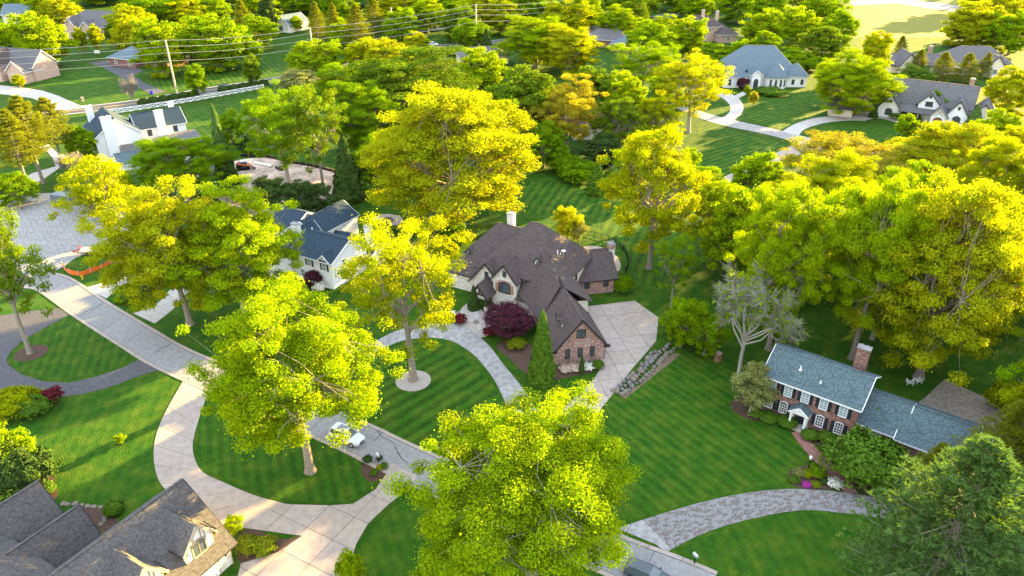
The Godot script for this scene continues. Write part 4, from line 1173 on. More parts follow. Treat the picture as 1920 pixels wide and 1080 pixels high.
	for x in [6.9, 10.2]:
		window(o, G, Vector3(x, 1.85, -18.8), 0, 0.75, 1.15, 2, 3, M.dark_trim, M.glass)
		shutters(o, G, Vector3(x, 1.85, -18.8), 0, 0.75, 1.15, 0.28, M.shutter_tan)
	chimney(o, G, 12.3, -23.1, 1.0, 1.1, 0.0, 7.0, M.stone_white, M.concrete_grey)
	var cb := MB.new()
	cb.box(11.74, 12.86, 6.1, 6.9, -23.71, -22.49)
	part(o, "brick_band", cb.mesh(), M.brick_mixed, G)
	var dp := MB.new()
	dp.tube([Vector3(11.72, 0, -18.72), Vector3(11.72, 2.8, -18.72)], [0.06, 0.06], 6)
	dp.tube([Vector3(3.72, 0, 0.06), Vector3(3.72, 2.5, 0.06)], [0.05, 0.05], 6)
	part(o, "downspout", dp.mesh(), tr, G)

func build_brick_house() -> void:
	var o := thing("brick_colonial_house", "two storey red brick house with blue-grey shingles, dark shutters and white portico", "house", Vector3(41.66, 0, -70.7), deg_to_rad(-37.25))
	var T := Transform3D.IDENTITY
	block(o, T, "x", -11.6, 0.0, -8.2, 0.0, 5.5, 7.75, M.brick_red, M.roof_teal, M.line_white, 0.35)
	for x in [-10.4, -8.35, -6.2, -3.95, -1.6]:
		window(o, T, Vector3(x, 4.25, 0), 0, 0.85, 1.45, 2, 4, M.line_white, M.glass_blind)
		shutters(o, T, Vector3(x, 4.25, 0), 0, 0.85, 1.5, 0.4, M.shutter_navy)
	for x in [-10.4, -8.5, -3.95, -1.65]:
		window(o, T, Vector3(x, 1.6, 0), 0, 0.85, 1.5, 3, 4, M.line_white, M.glass, 0.14)
		shutters(o, T, Vector3(x, 1.6, 0), 0, 0.9, 1.55, 0.4, M.shutter_navy)
	# portico
	gable(o, T, "z", -7.3, -5.2, 0.1, 1.35, 2.5, 3.3, M.roof_teal, M.line_white, 0.15, 0.12)
	var pd := MB.new()
	pd.slab([Vector3(-7.35, 2.3, 1.38), Vector3(-5.15, 2.3, 1.38), Vector3(-5.15, 2.5, 1.38), Vector3(-6.25, 3.28, 1.38), Vector3(-7.35, 2.5, 1.38)], Vector3.BACK, 0.15)
	part(o, "pediment", pd.mesh(), M.line_white, T)
	for x in [-7.15, -5.35]:
		for z in [1.25, 0.2]:
			var pp := MB.new()
			pp.box(x - 0.12, x + 0.12, 0.15, 2.35, z - 0.12, z + 0.12)
			part(o, "portico_post", pp.mesh(), M.line_white, T)
	var st := MB.new()
	st.box(-7.4, -5.1, 0, 0.15, 0.0, 1.6)
	part(o, "doorstep", st.mesh(), M.concrete_pale, T)
	var dr := MB.new()
	dr.box(-6.75, -5.75, 0.15, 2.2, 0.0, 0.06)
	var dd := part(o, "front_door", dr.mesh(), M.shutter_navy, T)
	var dk := MB.new()
	dk.lathe([[0.0, -0.04], [0.04, 0.0], [0.0, 0.04]], 8, Vector3(-5.85, 1.15, 0.1))
	part(dd, "handle", dk.mesh(), M.metal)
	chimney(o, T, -2.0, -6.3, 1.5, 0.9, 0.0, 10.0, M.brick_red, M.concrete_grey)
	vent(o, T, Vector3(-7.9, 6.75, -1.9), 0.09, 0.5)
	vent(o, T, Vector3(-5.1, 6.35, -1.2), 0.07, 0.3)
	# the long low wing in two lengths
	block(o, T, "x", 0.0, 4.7, -9.4, -1.3, 2.75, 5.0, M.brick_red, M.roof_teal, M.line_white, 0.35)
	block(o, T, "x", 4.75, 12.0, -9.6, -1.0, 2.65, 4.9, M.brick_red, M.roof_teal, M.line_white, 0.35)
	window(o, T, Vector3(8.6, 1.45, -1.0), 0, 1.25, 1.4, 4, 4, M.line_white, M.glass)
	shutters(o, T, Vector3(8.6, 1.45, -1.0), 0, 1.25, 1.5, 0.5, M.shutter_navy)
	window(o, T, Vector3(2.3, 1.45, -1.3), 0, 1.0, 1.3, 3, 4, M.line_white, M.glass)
	var dn := MB.new()
	for e in [[4.62, -1.2, 2.6], [-11.5, 0.08, 5.3], [11.9, -0.93, 2.5]]: dn.tube([Vector3(e[0], 0, e[1]), Vector3(e[0], e[2], e[1])], [0.06, 0.06], 6)
	part(o, "downspout", dn.mesh(), M.line_white, T)

func build_foreground_house() -> void:
	var o := thing("half_timbered_house", "grey-brown shingled house with white half timbered dormers in the bottom corner", "house", Vector3(-28.43, 0, -52.55), deg_to_rad(60.0))
	var T := Transform3D.IDENTITY
	var rf: Material = M.roof_taupe
	walls(o, T, -20, 0, -11.4, 0, 3.1, M.stone_white, "x", 8.1)
	gable(o, T, "x", -20, 0, -11.4, 0, 3.1, 8.1, rf, M.dark_trim, 0.6, 0.5)
	for x in [-2.7, -8.3]:
		var at := Vector3(x, 3.9, -0.5)
		var X := T * frame(at)
		var mb := MB.new()
		mb.slab([Vector3(-1.6, -0.5, 0), Vector3(1.6, -0.5, 0), Vector3(1.6, 1.7, 0), Vector3(0, 3.6, 0), Vector3(-1.6, 1.7, 0)], Vector3.BACK, 0.12)
		mb.box(-1.6, -1.48, -0.3, 1.7, -3.2, -0.12)
		mb.box(1.48, 1.6, -0.3, 1.7, -3.2, -0.12)
		var d := part(o, "dormer", mb.mesh(), M.white, X)
		for s in [-1.0, 1.0]:
			var rr := MB.new()
			rr.slab([Vector3(s * 2.0, 1.3, 0.45), Vector3(s * 2.0, 1.3, -2.6), Vector3(0, 3.72, -5.2), Vector3(0, 3.72, 0.45)], Vector3(s * 1.2, 1, 0).normalized(), 0.12)
			part(d, "dormer_roof", rr.mesh(), rf)
			var gu := MB.new()
			gu.beam(Vector3(s * 2.05, 1.28, 0.5), Vector3(s * 2.05, 1.28, -2.2), 0.10, 0.14)
			gu.beam(Vector3(s * 2.05, 1.28, 0.42), Vector3(s * 1.45, 1.28, 0.42), 0.10, 0.14)
			part(d, "gutter", gu.mesh(), M.dark_trim)
			var so := MB.new()
			so.poly([Vector3(s * 2.0, 1.22, 0.4), Vector3(s * 1.6, 1.22, 0.4), Vector3(s * 1.6, 1.22, 0.02), Vector3(s * 2.0, 1.22, 0.02)], Vector3.DOWN)
			so.beam(Vector3(s * 2.0, 1.2, 0.44), Vector3(0, 3.62, 0.44), 0.10, 0.26)
			part(d, "barge_board", so.mesh(), M.tan_trim)
		var tm := MB.new()
		for p in [[-1.55, -0.4, 1.7], [1.55, -0.4, 1.7], [-0.45, 1.62, 2.9], [0.45, 1.62, 2.9], [-0.82, -0.35, 2.4], [0.82, -0.35, 2.4]]: tm.box(p[0] - 0.07, p[0] + 0.07, p[1], p[2], 0.0, 0.04)
		part(d, "timber", tm.mesh(), M.tan_trim)
		window(o, T, at + Vector3(0, 0.62, 0), 0, 1.4, 1.5, 2, 1, M.tan_trim, M.glass, 0.3)
	# garage doors under a brick band
	var bb := MB.new()
	bb.box(-19.5, -1.3, 2.35, 2.95, 0.0, 0.05)
	part(o, "brick_band", bb.mesh(), M.brick_mixed, T)
	for x in [-2.9, -6.4, -10.2]:
		var gd := MB.new()
		gd.box(x - 1.35, x + 1.35, 0.0, 2.25, 0.0, 0.06)
		var door := part(o, "garage_door", gd.mesh(), M.tan_trim, T)
		var pn := MB.new()
		for k in 6: pn.box(x - 1.25 + k * 0.42, x - 0.9 + k * 0.42, 0.12, 2.12, 0.055, 0.075)
		part(door, "door_boards", pn.mesh(), M.white)
	var lp := MB.new()
	lp.lathe([[0.0, 0.0], [0.09, 0.04], [0.11, 0.28], [0.14, 0.3], [0.0, 0.46]], 8, Vector3(-0.75, 1.75, 0.22))
	lp.beam(Vector3(-0.75, 2.1, 0.0), Vector3(-0.75, 2.1, 0.22), 0.04, 0.04)
	part(o, "wall_lantern", lp.mesh(), M.black, T)
	var dn := MB.new()
	dn.tube([Vector3(-0.1, 0, 0.1), Vector3(-0.1, 2.7, 0.1)], [0.06, 0.06], 6)
	part(o, "downspout", dn.mesh(), M.tan_trim, T)
	# white vents on the roof
	for e in [[-13.2, 0.0], [-12.6, 0.15]]:
		var vp := MB.new()
		vp.tube([Vector3(e[0], 6.6, -2.3 + e[1]), Vector3(e[0], 7.35, -2.3 + e[1]), Vector3(e[0] - 0.3, 7.4, -2.3 + e[1])], [0.09, 0.09, 0.09], 8)
		vp.box(e[0] - 0.22, e[0] + 0.22, 6.55, 6.75, -2.55 + e[1], -2.05 + e[1])
		part(o, "vent_pipe", vp.mesh(), M.line_white, T)
	# rear cross gables and the big roof behind
	block(o, T, "x", -17, -5.9, -16.6, -12.9, 2.9, 5.3, M.white, rf, M.dark_trim, 0.4)
	block(o, T, "x", -19, -6.4, -23.4, -17.6, 3.0, 6.2, M.stone_white, rf, M.dark_trim, 0.4)
	walls(o, T, -30, -12, -25, 3.0, 4.0, M.stone_white)
	hip(o, T, -31, -11, -26, 4, 3.9, 11.0, Vector2(-21, -16), Vector2(-21, -6), rf, M.dark_trim)
	gable(o, T, "x", -17, -11.5, -2.0, 4.4, 3.8, 6.4, rf, M.tan_trim, 0.4, 0.4)
	walls(o, T, -17, -11.5, -2.0, 4.4, 3.8, M.white, "x", 6.3)
	chimney(o, T, -13.5, -26.5, 1.6, 1.1, 0.0, 9.0, M.brick_mixed, M.concrete_grey)

func build_white_house() -> void:
	var o := thing("white_navy_roofed_house", "white house with navy shingles and white chimneys behind the yellow trees", "house", Vector3(-30.2, 0, -110.0), deg_to_rad(-29.7))
	var T := Transform3D.IDENTITY
	var rf: Material = M.roof_navy
	block(o, T, "x", -9.0, 0, -9.0, 0, 5.0, 7.3, M.white, rf, M.line_white, 0.3)
	walls(o, T, -2.7, -0.3, -2.0, 0.12, 5.0, M.white, "z", 6.1)
	gable(o, T, "z", -2.7, -0.3, -2.6, 0.12, 5.0, 6.1, rf, M.line_white, 0.12, 0.2)
	for e in [[-1.5, 0.12], [-5.0, 0.0]]:
		window(o, T, Vector3(e[0], 4.0, e[1]), 0, 0.85, 1.35, 3, 4, M.line_white, M.glass)
		shutters(o, T, Vector3(e[0], 4.0, e[1]), 0, 0.85, 1.4, 0.36, M.shutter_navy)
	for x in [-6.8, -4.4, -1.6]: window(o, T, Vector3(x, 1.5, 0), 0, 0.9, 1.4, 3, 4, M.line_white, M.glass)
	window(o, T, Vector3(0, 3.9, -3.0), PI / 2, 0.7, 1.1, 1, 2, M.line_white, M.glass)
	window(o, T, Vector3(0, 1.5, -5.5), PI / 2, 0.8, 1.3, 1, 2, M.line_white, M.glass)
	block(o, T, "z", -13.6, -9.0, -8.0, 1.8, 4.7, 7.1, M.white, rf, M.line_white, 0.3)
	window(o, T, Vector3(-11.3, 3.6, 1.8), 0, 1.0, 1.4, 3, 4, M.line_white, M.glass)
	shutters(o, T, Vector3(-11.3, 3.6, 1.8), 0, 1.0, 1.4, 0.36, M.shutter_navy)
	block(o, T, "z", -16.4, -9.6, -18.0, -7.0, 5.0, 7.1, M.white, rf, M.line_white, 0.3)
	block(o, T, "x", -22.5, -16.4, -15.5, -7.5, 4.4, 6.4, M.white, rf, M.line_white, 0.3)
	block(o, T, "x", -9.4, 0.8, -14.4, -9.2, 2.8, 4.0, M.white, rf, M.line_white, 0.3)
	chimney(o, T, -10.6, -3.4, 1.5, 0.8, 4.0, 8.5, M.white, M.concrete_grey)
	chimney(o, T, -0.4, -10.4, 1.1, 1.0, 0.0, 7.6, M.white, M.concrete_grey)
	var mast := MB.new()
	mast.tube([Vector3(-0.4, 7.7, -10.4), Vector3(-0.4, 9.4, -10.4)], [0.09, 0.06], 6)
	part(o, "flue_mast", mast.mesh(), M.pole_wood, T)
	vent(o, T, Vector3(-8.0, 7.2, -4.6), 0.1, 0.7)

func build_farmhouse() -> void:
	var o := thing("white_farmhouse", "tall white gabled farmhouse with navy roof and big chimneys beside the road", "house", Vector3(-101.1, 0, -174.4), deg_to_rad(37.0))
	var T := Transform3D.IDENTITY
	var rf: Material = M.roof_navy
	block(o, T, "z", 0, 10.5, -13, 0, 6.0, 10.0, M.white, rf, M.line_white, 0.3)
	chimney(o, T, 3.4, 0.5, 2.4, 1.1, 0.0, 10.8, M.white, M.line_white)
	block(o, T, "x", 10.5, 22, -11.5, -3.0, 5.6, 8.6, M.white, rf, M.line_white, 0.3)
	chimney(o, T, 16.0, -2.5, 2.0, 1.1, 0.0, 9.6, M.white, M.line_white)
	chimney(o, T, 20.5, -8.0, 1.2, 1.0, 6.0, 9.8, M.white, M.line_white)
	chimney(o, T, 2.0, -12.0, 1.6, 1.0, 6.0, 11.0, M.white, M.line_white)
	for x in [13.0, 19.3]: window(o, T, Vector3(x, 4.4, -3.0), 0, 0.9, 1.4, 2, 2, M.dark_trim, M.glass)
	# lean-to roof along the front
	slope(o, T, [Vector3(5.0, 2.4, 3.4), Vector3(24, 2.4, 2.4), Vector3(24, 3.3, -3.0), Vector3(5.0, 3.3, 0.0)], M.roof_grey)
	for x in [6.2, 10.0, 14.0, 18.0, 22.0]:
		var ps := MB.new()
		ps.box(x - 0.12, x + 0.12, 0, 2.4, 2.0, 2.24)
		part(o, "porch_post", ps.mesh(), M.white, T)
	for z in [-2.2, -6.0]:
		window(o, T, Vector3(0, 4.6, z), -PI / 2, 1.0, 1.5, 2, 2, M.line_white, M.glass)
		window(o, T, Vector3(0, 1.7, z), -PI / 2, 1.0, 1.5, 2, 2, M.line_white, M.glass)
	slope(o, T, [Vector3(-2.2, 2.5, -7.5), Vector3(-2.2, 2.5, -3.8), Vector3(0, 3.3, -3.8), Vector3(0, 3.3, -7.5)], rf)
	for z in [-7.2, -4.1]:
		var ps := MB.new()
		ps.box(-2.1, -1.9, 0, 2.5, z - 0.1, z + 0.1)
		part(o, "porch_post", ps.mesh(), M.line_white, T)
	# low front range with the blue-green roof
	block(o, T, "x", 2.0, 22.0, 5.5, 13.5, 2.6, 4.2, M.white, M.roof_teal, M.line_white, 0.3)

func far_house(called: String, label: String, at: Vector3, turn: float, blocks: Array, wins: Array, stacks: Array) -> Node3D:
	# blocks: kind, x0, x1, z0, z1, eave, ridge, wall, roof, trim; wins: x, y, z, face, w, h; stacks: x, z, top, material
	var o := thing(called, label, "house", at, deg_to_rad(turn))
	for b in blocks: block(o, Transform3D.IDENTITY, b[0], b[1], b[2], b[3], b[4], b[5], b[6], M[b[7]], M[b[8]], M[b[9]], 0.5)
	for w in wins: window(o, Transform3D.IDENTITY, Vector3(w[0], w[1], w[2]), deg_to_rad(w[3]), w[4], w[5], 2, 3, M.line_white if w.size() < 7 else M[w[6]], M.glass, 0.0 if w.size() < 8 else w[7])
	for c in stacks: chimney(o, Transform3D.IDENTITY, c[0], c[1], 1.2, 0.9, 0.0, c[2], M[c[3]], M.concrete_grey)
	return o

func build_far_houses() -> void:
	var T := Transform3D.IDENTITY
	# pale house with the blue-grey hips
	var o := far_house("blue_roofed_villa", "white villa with tall blue-grey hipped roofs and a round turret bay", Vector3(84.0, 0, -249.0), 0.0,
		[["h", -12.5, 12.0, -17, -2.5, 4.0, 11.8, "white", "roof_slate", "white"], ["h", -13.5, -6.5, -6, 0.0, 3.6, 7.0, "white", "roof_slate", "white"], ["h", 8.0, 14.5, -7, -1.0, 3.6, 7.2, "white", "roof_slate", "white"], ["z", -4.6, -1.6, -4, 1.2, 4.6, 6.0, "white", "roof_slate", "white"]],
		[[-11.5, 1.7, 0.0, 0, 0.9, 1.6, "dark_trim", 0.3], [-8.5, 1.7, 0.0, 0, 0.9, 1.6, "dark_trim", 0.3], [-3.1, 1.5, 1.2, 0, 1.3, 2.4, "dark_trim", 0.5], [10.0, 1.7, -1.0, 0, 0.8, 1.5, "dark_trim"], [13.0, 1.7, -1.0, 0, 0.8, 1.5, "dark_trim"], [-5.6, 4.6, -2.5, 0, 0.8, 1.2, "dark_trim", 0.3]], [])
	var tw := MB.new()
	tw.lathe([[3.6, 0.0], [3.6, 3.7]], 14, Vector3(4.2, 0, -1.6))
	var tu := part(o, "turret", tw.mesh(), M.white, T)
	var tp := MB.new()
	tp.lathe([[4.2, 3.6], [2.2, 5.9], [0.0, 8.0]], 14, Vector3(4.2, 0, -1.6))
	part(tu, "turret_roof", tp.mesh(), M.roof_slate)
	for a in [-40, -14, 12, 38]:
		var d := Vector3(sin(deg_to_rad(a)), 0, cos(deg_to_rad(a)))
		window(o, T, Vector3(4.2, 1.8, -1.6) + d * 3.6, deg_to_rad(a), 0.55, 2.0, 1, 1, M.dark_trim, M.glass, 0.2)
	# half timbered house on the upper right with its gateway
	o = far_house("grey_gabled_house", "pale half timbered house with grey gables, arched timber doors and porch", Vector3(115.5, 0, -210.5), -32.0,
		[["x", -9.0, 14.0, -13, -3.0, 4.6, 9.8, "white", "roof_grey", "dark_trim"], ["z", -9.5, -3.8, -9, 0.0, 3.0, 6.6, "white", "roof_grey", "dark_trim"], ["z", 0.5, 6.0, -9, -1.2, 5.0, 8.0, "white", "roof_grey", "dark_trim"], ["z", 8.2, 13.6, -9, 0.4, 3.2, 7.2, "white", "roof_grey", "dark_trim"], ["z", 4.6, 8.4, -2, 2.6, 2.9, 5.2, "white", "roof_grey", "tan_trim"], ["z", 14, 20, -12, -3, 3.0, 6.4, "cream", "roof_grey", "dark_trim"]],
		[[-6.6, 1.6, 0.0, 0, 1.6, 1.5, "dark_trim", 0.3], [-6.6, 4.8, 0.0, 0, 0.5, 0.7, "dark_trim"], [3.2, 5.0, -1.2, 0, 1.7, 1.2, "dark_trim"], [3.2, 7.0, -1.2, 0, 0.5, 0.6, "dark_trim"], [10.9, 1.4, 0.4, 0, 1.8, 2.2, "door_wood", 0.5], [10.9, 5.2, 0.4, 0, 0.5, 0.8, "dark_trim"], [-2.4, 4.2, -3.0, 0, 0.8, 1.0, "dark_trim"], [-0.8, 4.2, -3.0, 0, 0.8, 1.0, "dark_trim"]],
		[[12.0, -9.5, 11.5, "brick_mixed"]])
	slope(o, T, [Vector3(-4.0, 2.5, 1.2), Vector3(5.0, 2.5, 1.2), Vector3(5.0, 4.2, -3.0), Vector3(-4.0, 4.2, -3.0)], M.roof_grey)
	for x in [-3.4, -1.2, 1.2, 3.4]:
		var ps := MB.new()
		ps.box(x - 0.14, x + 0.14, 0, 2.5, 0.8, 1.08)
		part(o, "porch_post", ps.mesh(), M.tan_trim, T)
	var en := MB.new()
	var arc := [Vector3(5.3, 0.05, 2.64), Vector3(7.7, 0.05, 2.64)]
	for k in 9: arc.append(Vector3(6.5 + 1.2 * cos(PI * k / 8), 1.6 + 1.0 * sin(PI * k / 8), 2.64))
	en.slab(arc, Vector3.BACK, 0.03)
	part(o, "front_door", en.mesh(), M.door_wood, T)
	var tb := MB.new()
	for e in [[-0.9, 3.0, 0.9, 4.6], [0.9, 3.0, -0.9, 4.6]]: tb.beam(Vector3(6.5 + e[0], e[1], 2.64), Vector3(6.5 + e[2], e[3], 2.64), 0.06, 0.2)
	part(o, "timber", tb.mesh(), M.tan_trim, T)
	# gateway wing
	var g := thing("arched_gateway", "tan stone carriage gateway with round arch beside the half timbered house", "gateway", Vector3(103.0, 0, -216.5), deg_to_rad(-20.0))
	var gw := MB.new()
	for s in [-1.0, 1.0]: gw.box(min(s * 1.9, s * 3.4), max(s * 1.9, s * 3.4), 0, 3.2, -4.5, 0)
	for k in 10:
		var a := PI * k / 10
		var b := PI * (k + 1) / 10
		gw.slab([Vector3(1.9 * cos(a), 1.3 + 1.5 * sin(a), 0), Vector3(1.9 * cos(b), 1.3 + 1.5 * sin(b), 0), Vector3(1.9 * cos(b), 3.2, 0), Vector3(1.9 * cos(a), 3.2, 0)], Vector3.BACK, 4.5)
	gw.slab([Vector3(-3.4, 3.2, 0), Vector3(3.4, 3.2, 0), Vector3(0, 6.0, 0)], Vector3.BACK, 4.5)
	part(g, "wall", gw.mesh(), M.cream)
	gable(g, T, "z", -3.4, 3.4, -4.5, 0, 3.1, 6.0, M.roof_grey, M.dark_trim, 0.4, 0.3)
	var ga := MB.new()
	for k in 12:
		var a := PI * (k + 0.5) / 12
		ga.beam(Vector3(1.75 * cos(a), 1.3 + 1.4 * sin(a), 0.03), Vector3(2.25 * cos(a), 1.3 + 1.85 * sin(a), 0.03), 0.08, 0.42)
	part(g, "brick_arch", ga.mesh(), M.brick_mixed)
	far_house("garden_wing", "low tan outbuilding left of the carriage gateway", Vector3(97.0, 0, -214.5), -20.0, [["x", -4, 2.4, -6, 0, 2.6, 4.4, "cream", "roof_grey", "dark_trim"]], [[-1.0, 1.4, 0.0, 0, 0.9, 1.1, "dark_trim"]], [])
	o = thing("garden_pavilion", "small slate roofed garden pavilion behind the carriage gateway", "pavilion", Vector3(121.35, 0, -239.80), 0.2)
	hip(o, T, -3, 3, -3, 3, 2.9, 4.8, Vector2(-0.3, 0), Vector2(0.3, 0), M.roof_slate, M.dark_trim)
	for x in [-2.6, 2.6]:
		for z in [-2.6, 2.6]:
			var ps := MB.new()
			ps.box(x - 0.14, x + 0.14, 0, 2.9, z - 0.14, z + 0.14)
			part(o, "post", ps.mesh(), M.timber)
	far_house("dark_roofed_house", "long dark roofed stone house behind the row of pines", Vector3(158.16, 0, -268.21), -6.0,
		[["h", -4, 18, -12, 0, 4.0, 8.8, "cream", "roof_grey", "dark_trim"], ["x", -24, -4, -9, -1, 3.0, 6.0, "cream", "roof_grey", "dark_trim"], ["z", -20, -14, -8, 1.5, 3.2, 7.2, "cream", "roof_grey", "dark_trim"], ["z", 9, 15, -8, 2.5, 3.5, 7.0, "cream", "roof_grey", "dark_trim"]],
		[[0.0, 1.8, 0.0, 0, 1.2, 1.6], [5.0, 1.8, 0.0, 0, 1.2, 1.6], [12.0, 1.8, 2.5, 0, 1.4, 1.6], [-17.0, 1.6, 1.5, 0, 1.2, 1.5], [-9.0, 1.6, -1.0, 0, 1.2, 1.5]], [[-8.0, -6.0, 8.5, "brick_mixed"]])
	far_house("far_brick_house", "pink brick house with tall chimneys near the top edge", Vector3(82.14, 0, -329.85), 12.0,
		[["h", -9, 9, -12, 0, 6.0, 9.8, "brick_pink", "roof_brown", "line_white"], ["h", 5, 13, -6, 5, 3.4, 6.0, "brick_pink", "roof_brown", "line_white"], ["z", -8, -3, -4, 2.0, 6.0, 8.4, "brick_pink", "roof_grey", "line_white"]],
		[[-6.5, 4.6, 2.0, 0, 1.0, 1.5], [-1.0, 4.6, 0.0, 0, 1.0, 1.5], [2.5, 4.6, 0.0, 0, 1.0, 1.5], [-6.5, 1.6, 2.0, 0, 1.0, 1.5], [0.5, 1.6, 0.0, 0, 1.2, 1.7], [9.0, 1.7, 5.0, 0, 1.2, 1.5]], [[1.0, -5.0, 12.0, "brick_pink"], [8.6, -7.0, 11.0, "brick_pink"]])
	far_house("small_brick_house", "low brick house with light blue hipped roof beside the asphalt drive", Vector3(-138.9, 0, -278.2), -24.0,
		[["h", -13, 0, -12, 0, 3.0, 6.2, "brick_red", "roof_slate", "line_white"], ["h", 0, 12, -14, -4, 3.0, 5.6, "brick_red", "roof_slate", "line_white"]],
		[[-2.6, 1.6, 0.0, 0, 1.0, 1.6], [-9.5, 1.5, 0.0, 0, 1.2, 1.2], [4.0, 1.5, -4.0, 0, 1.2, 1.2], [8.5, 1.5, -4.0, 0, 1.2, 1.2]], [[2.5, -9.0, 6.6, "line_white"]])
	far_house("pink_brick_house", "pink brick house with steep gables at the left edge", Vector3(-173.06, 0, -258.62), -18.0,
		[["x", -14, 9, -12, -2, 5.0, 9.5, "brick_pink", "roof_grey", "line_white"], ["z", 1, 8.5, -6, 1.5, 4.0, 7.2, "brick_pink", "roof_grey", "line_white"], ["z", -8, -1.5, -6, 2.0, 5.5, 9.5, "brick_pink", "roof_brown", "line_white"]],
		[[4.0, 1.8, 1.5, 0, 1.0, 1.7], [5.8, 1.8, 1.5, 0, 1.0, 1.7], [-4.7, 1.8, 2.0, 0, 1.2, 1.8], [-4.7, 5.0, 2.0, 0, 1.0, 1.5]], [])
	far_house("far_blue_roofed_house", "house with blue-grey roof and brick chimney in the upper left corner", Vector3(-232.97, 0, -374.17), 0.0, [["x", -12, 12, -10, 0, 4.5, 8.4, "cream", "roof_slate", "line_white"]], [[-6.0, 2.0, 0.0, 0, 1.2, 1.6], [0.0, 2.0, 0.0, 0, 1.2, 1.6], [6.0, 2.0, 0.0, 0, 1.2, 1.6]], [[4.0, -5.0, 12.5, "brick_red"]])
	far_house("far_grey_roofed_house", "brick house with broad grey roof and twin gables behind the cone trees", Vector3(-184.92, 0, -337.18), -10.0, [["h", -12, 14, -14, 0, 5.0, 10.5, "brick_pink", "roof_grey", "line_white"], ["z", -9, -4, -5, 2.5, 5.0, 9.0, "brick_pink", "roof_grey", "line_white"], ["z", -2, 5, -5, 3.5, 4.0, 7.5, "brick_pink", "roof_grey", "line_white"]], [[-6.5, 2.0, 2.5, 0, 1.2, 1.8], [1.5, 2.0, 3.5, 0, 1.4, 1.8]], [])
	far_house("white_shed", "far white gabled garage with blue roof near the dark tree", Vector3(-105.37, 0, -352.76), -35.0, [["z", -5, 5, -12, 0, 4.0, 7.0, "white", "roof_slate", "line_white"], ["x", -18, -5, -9, -2, 2.8, 5.0, "white", "roof_slate", "line_white"]], [[0.0, 1.6, 0.0, 0, 2.6, 2.2], [-10.0, 1.5, -2.0, 0, 1.2, 1.4]], [])
	far_house("low_grey_house", "low grey roofed house wedged among yellow trees below the pole", Vector3(39.48, 0, -313.83), -20.0, [["h", -12, 8, -14, -2, 3.2, 6.4, "brick_red", "roof_grey", "line_white"], ["h", 2, 12, -8, 4, 3.0, 5.4, "brick_red", "roof_slate", "line_white"]], [[6.0, 1.6, 4.0, 0, 1.2, 1.4], [-6.0, 1.6, -2.0, 0, 1.2, 1.4]], [])
	far_house("hidden_house", "house with dull purple roof hidden behind the orange tinged tree", Vector3(21.43, 0, -192.69), 5.0, [["h", -5, 11, -11, 0, 3.4, 6.6, "white", "roof_brown", "line_white"]], [[-2.0, 1.7, 0.0, 0, 1.2, 1.6], [3.0, 1.7, 0.0, 0, 1.2, 1.6], [7.5, 1.7, 0.0, 0, 1.2, 1.6]], [])
	far_house("lane_house", "grey roofed house half hidden by the pinkish golden tree", Vector3(76.92, 0, -159.77), -35.0, [["h", -10, 8, -10, 0, 3.2, 7.2, "brick_pink", "roof_brown", "dark_trim"], ["z", -8, -2, -4, 4, 3.2, 6.0, "brick_pink", "roof_brown", "dark_trim"]], [[-5.0, 1.6, 4.0, 0, 1.2, 1.4], [3.0, 1.6, 0.0, 0, 1.2, 1.4]], [])
	far_house("junction_house", "low house with pale roof below the far junction", Vector3(-9.02, 0, -283.84), 15.0, [["h", -10, 8, -10, 0, 3.0, 5.8, "cream", "roof_grey", "line_white"]], [[0.0, 1.6, 0.0, 0, 1.2, 1.4]], [])
	far_house("road_house", "dark roofed house among trees beyond the far road", Vector3(-39.30, 0, -355.48), 20.0, [["h", -12, 12, -12, 0, 3.4, 7.0, "white", "roof_grey", "line_white"]], [[-5.0, 1.6, 0.0, 0, 1.2, 1.6], [4.0, 1.6, 0.0, 0, 1.2, 1.6]], [])
	# builders' hut wrapped in green sheet
	o = thing("builders_hut", "building shell wrapped in green sheathing beside the dirt yard", "shed", Vector3(-65.20, 0, -154.81), deg_to_rad(8.0))
	walls(o, T, -4.5, 0.0, -8, 0, 3.6, mat(0.02, 0.16, 0.08))
	slope(o, T, [Vector3(-5, 3.6, 0.4), Vector3(0.4, 3.6, 0.4), Vector3(0.4, 4.4, -8.4), Vector3(-5, 4.4, -8.4)], M.roof_slate)
	var fr := MB.new()
	for x in [0.8, 2.2, 3.6, 5.0]: fr.box(x - 0.08, x + 0.08, 0, 2.6, -5.0, -4.84)
	fr.box(0.0, 5.2, 2.6, 2.76, -5.1, -4.8)
	part(o, "timber_frame", fr.mesh(), M.pole_wood)

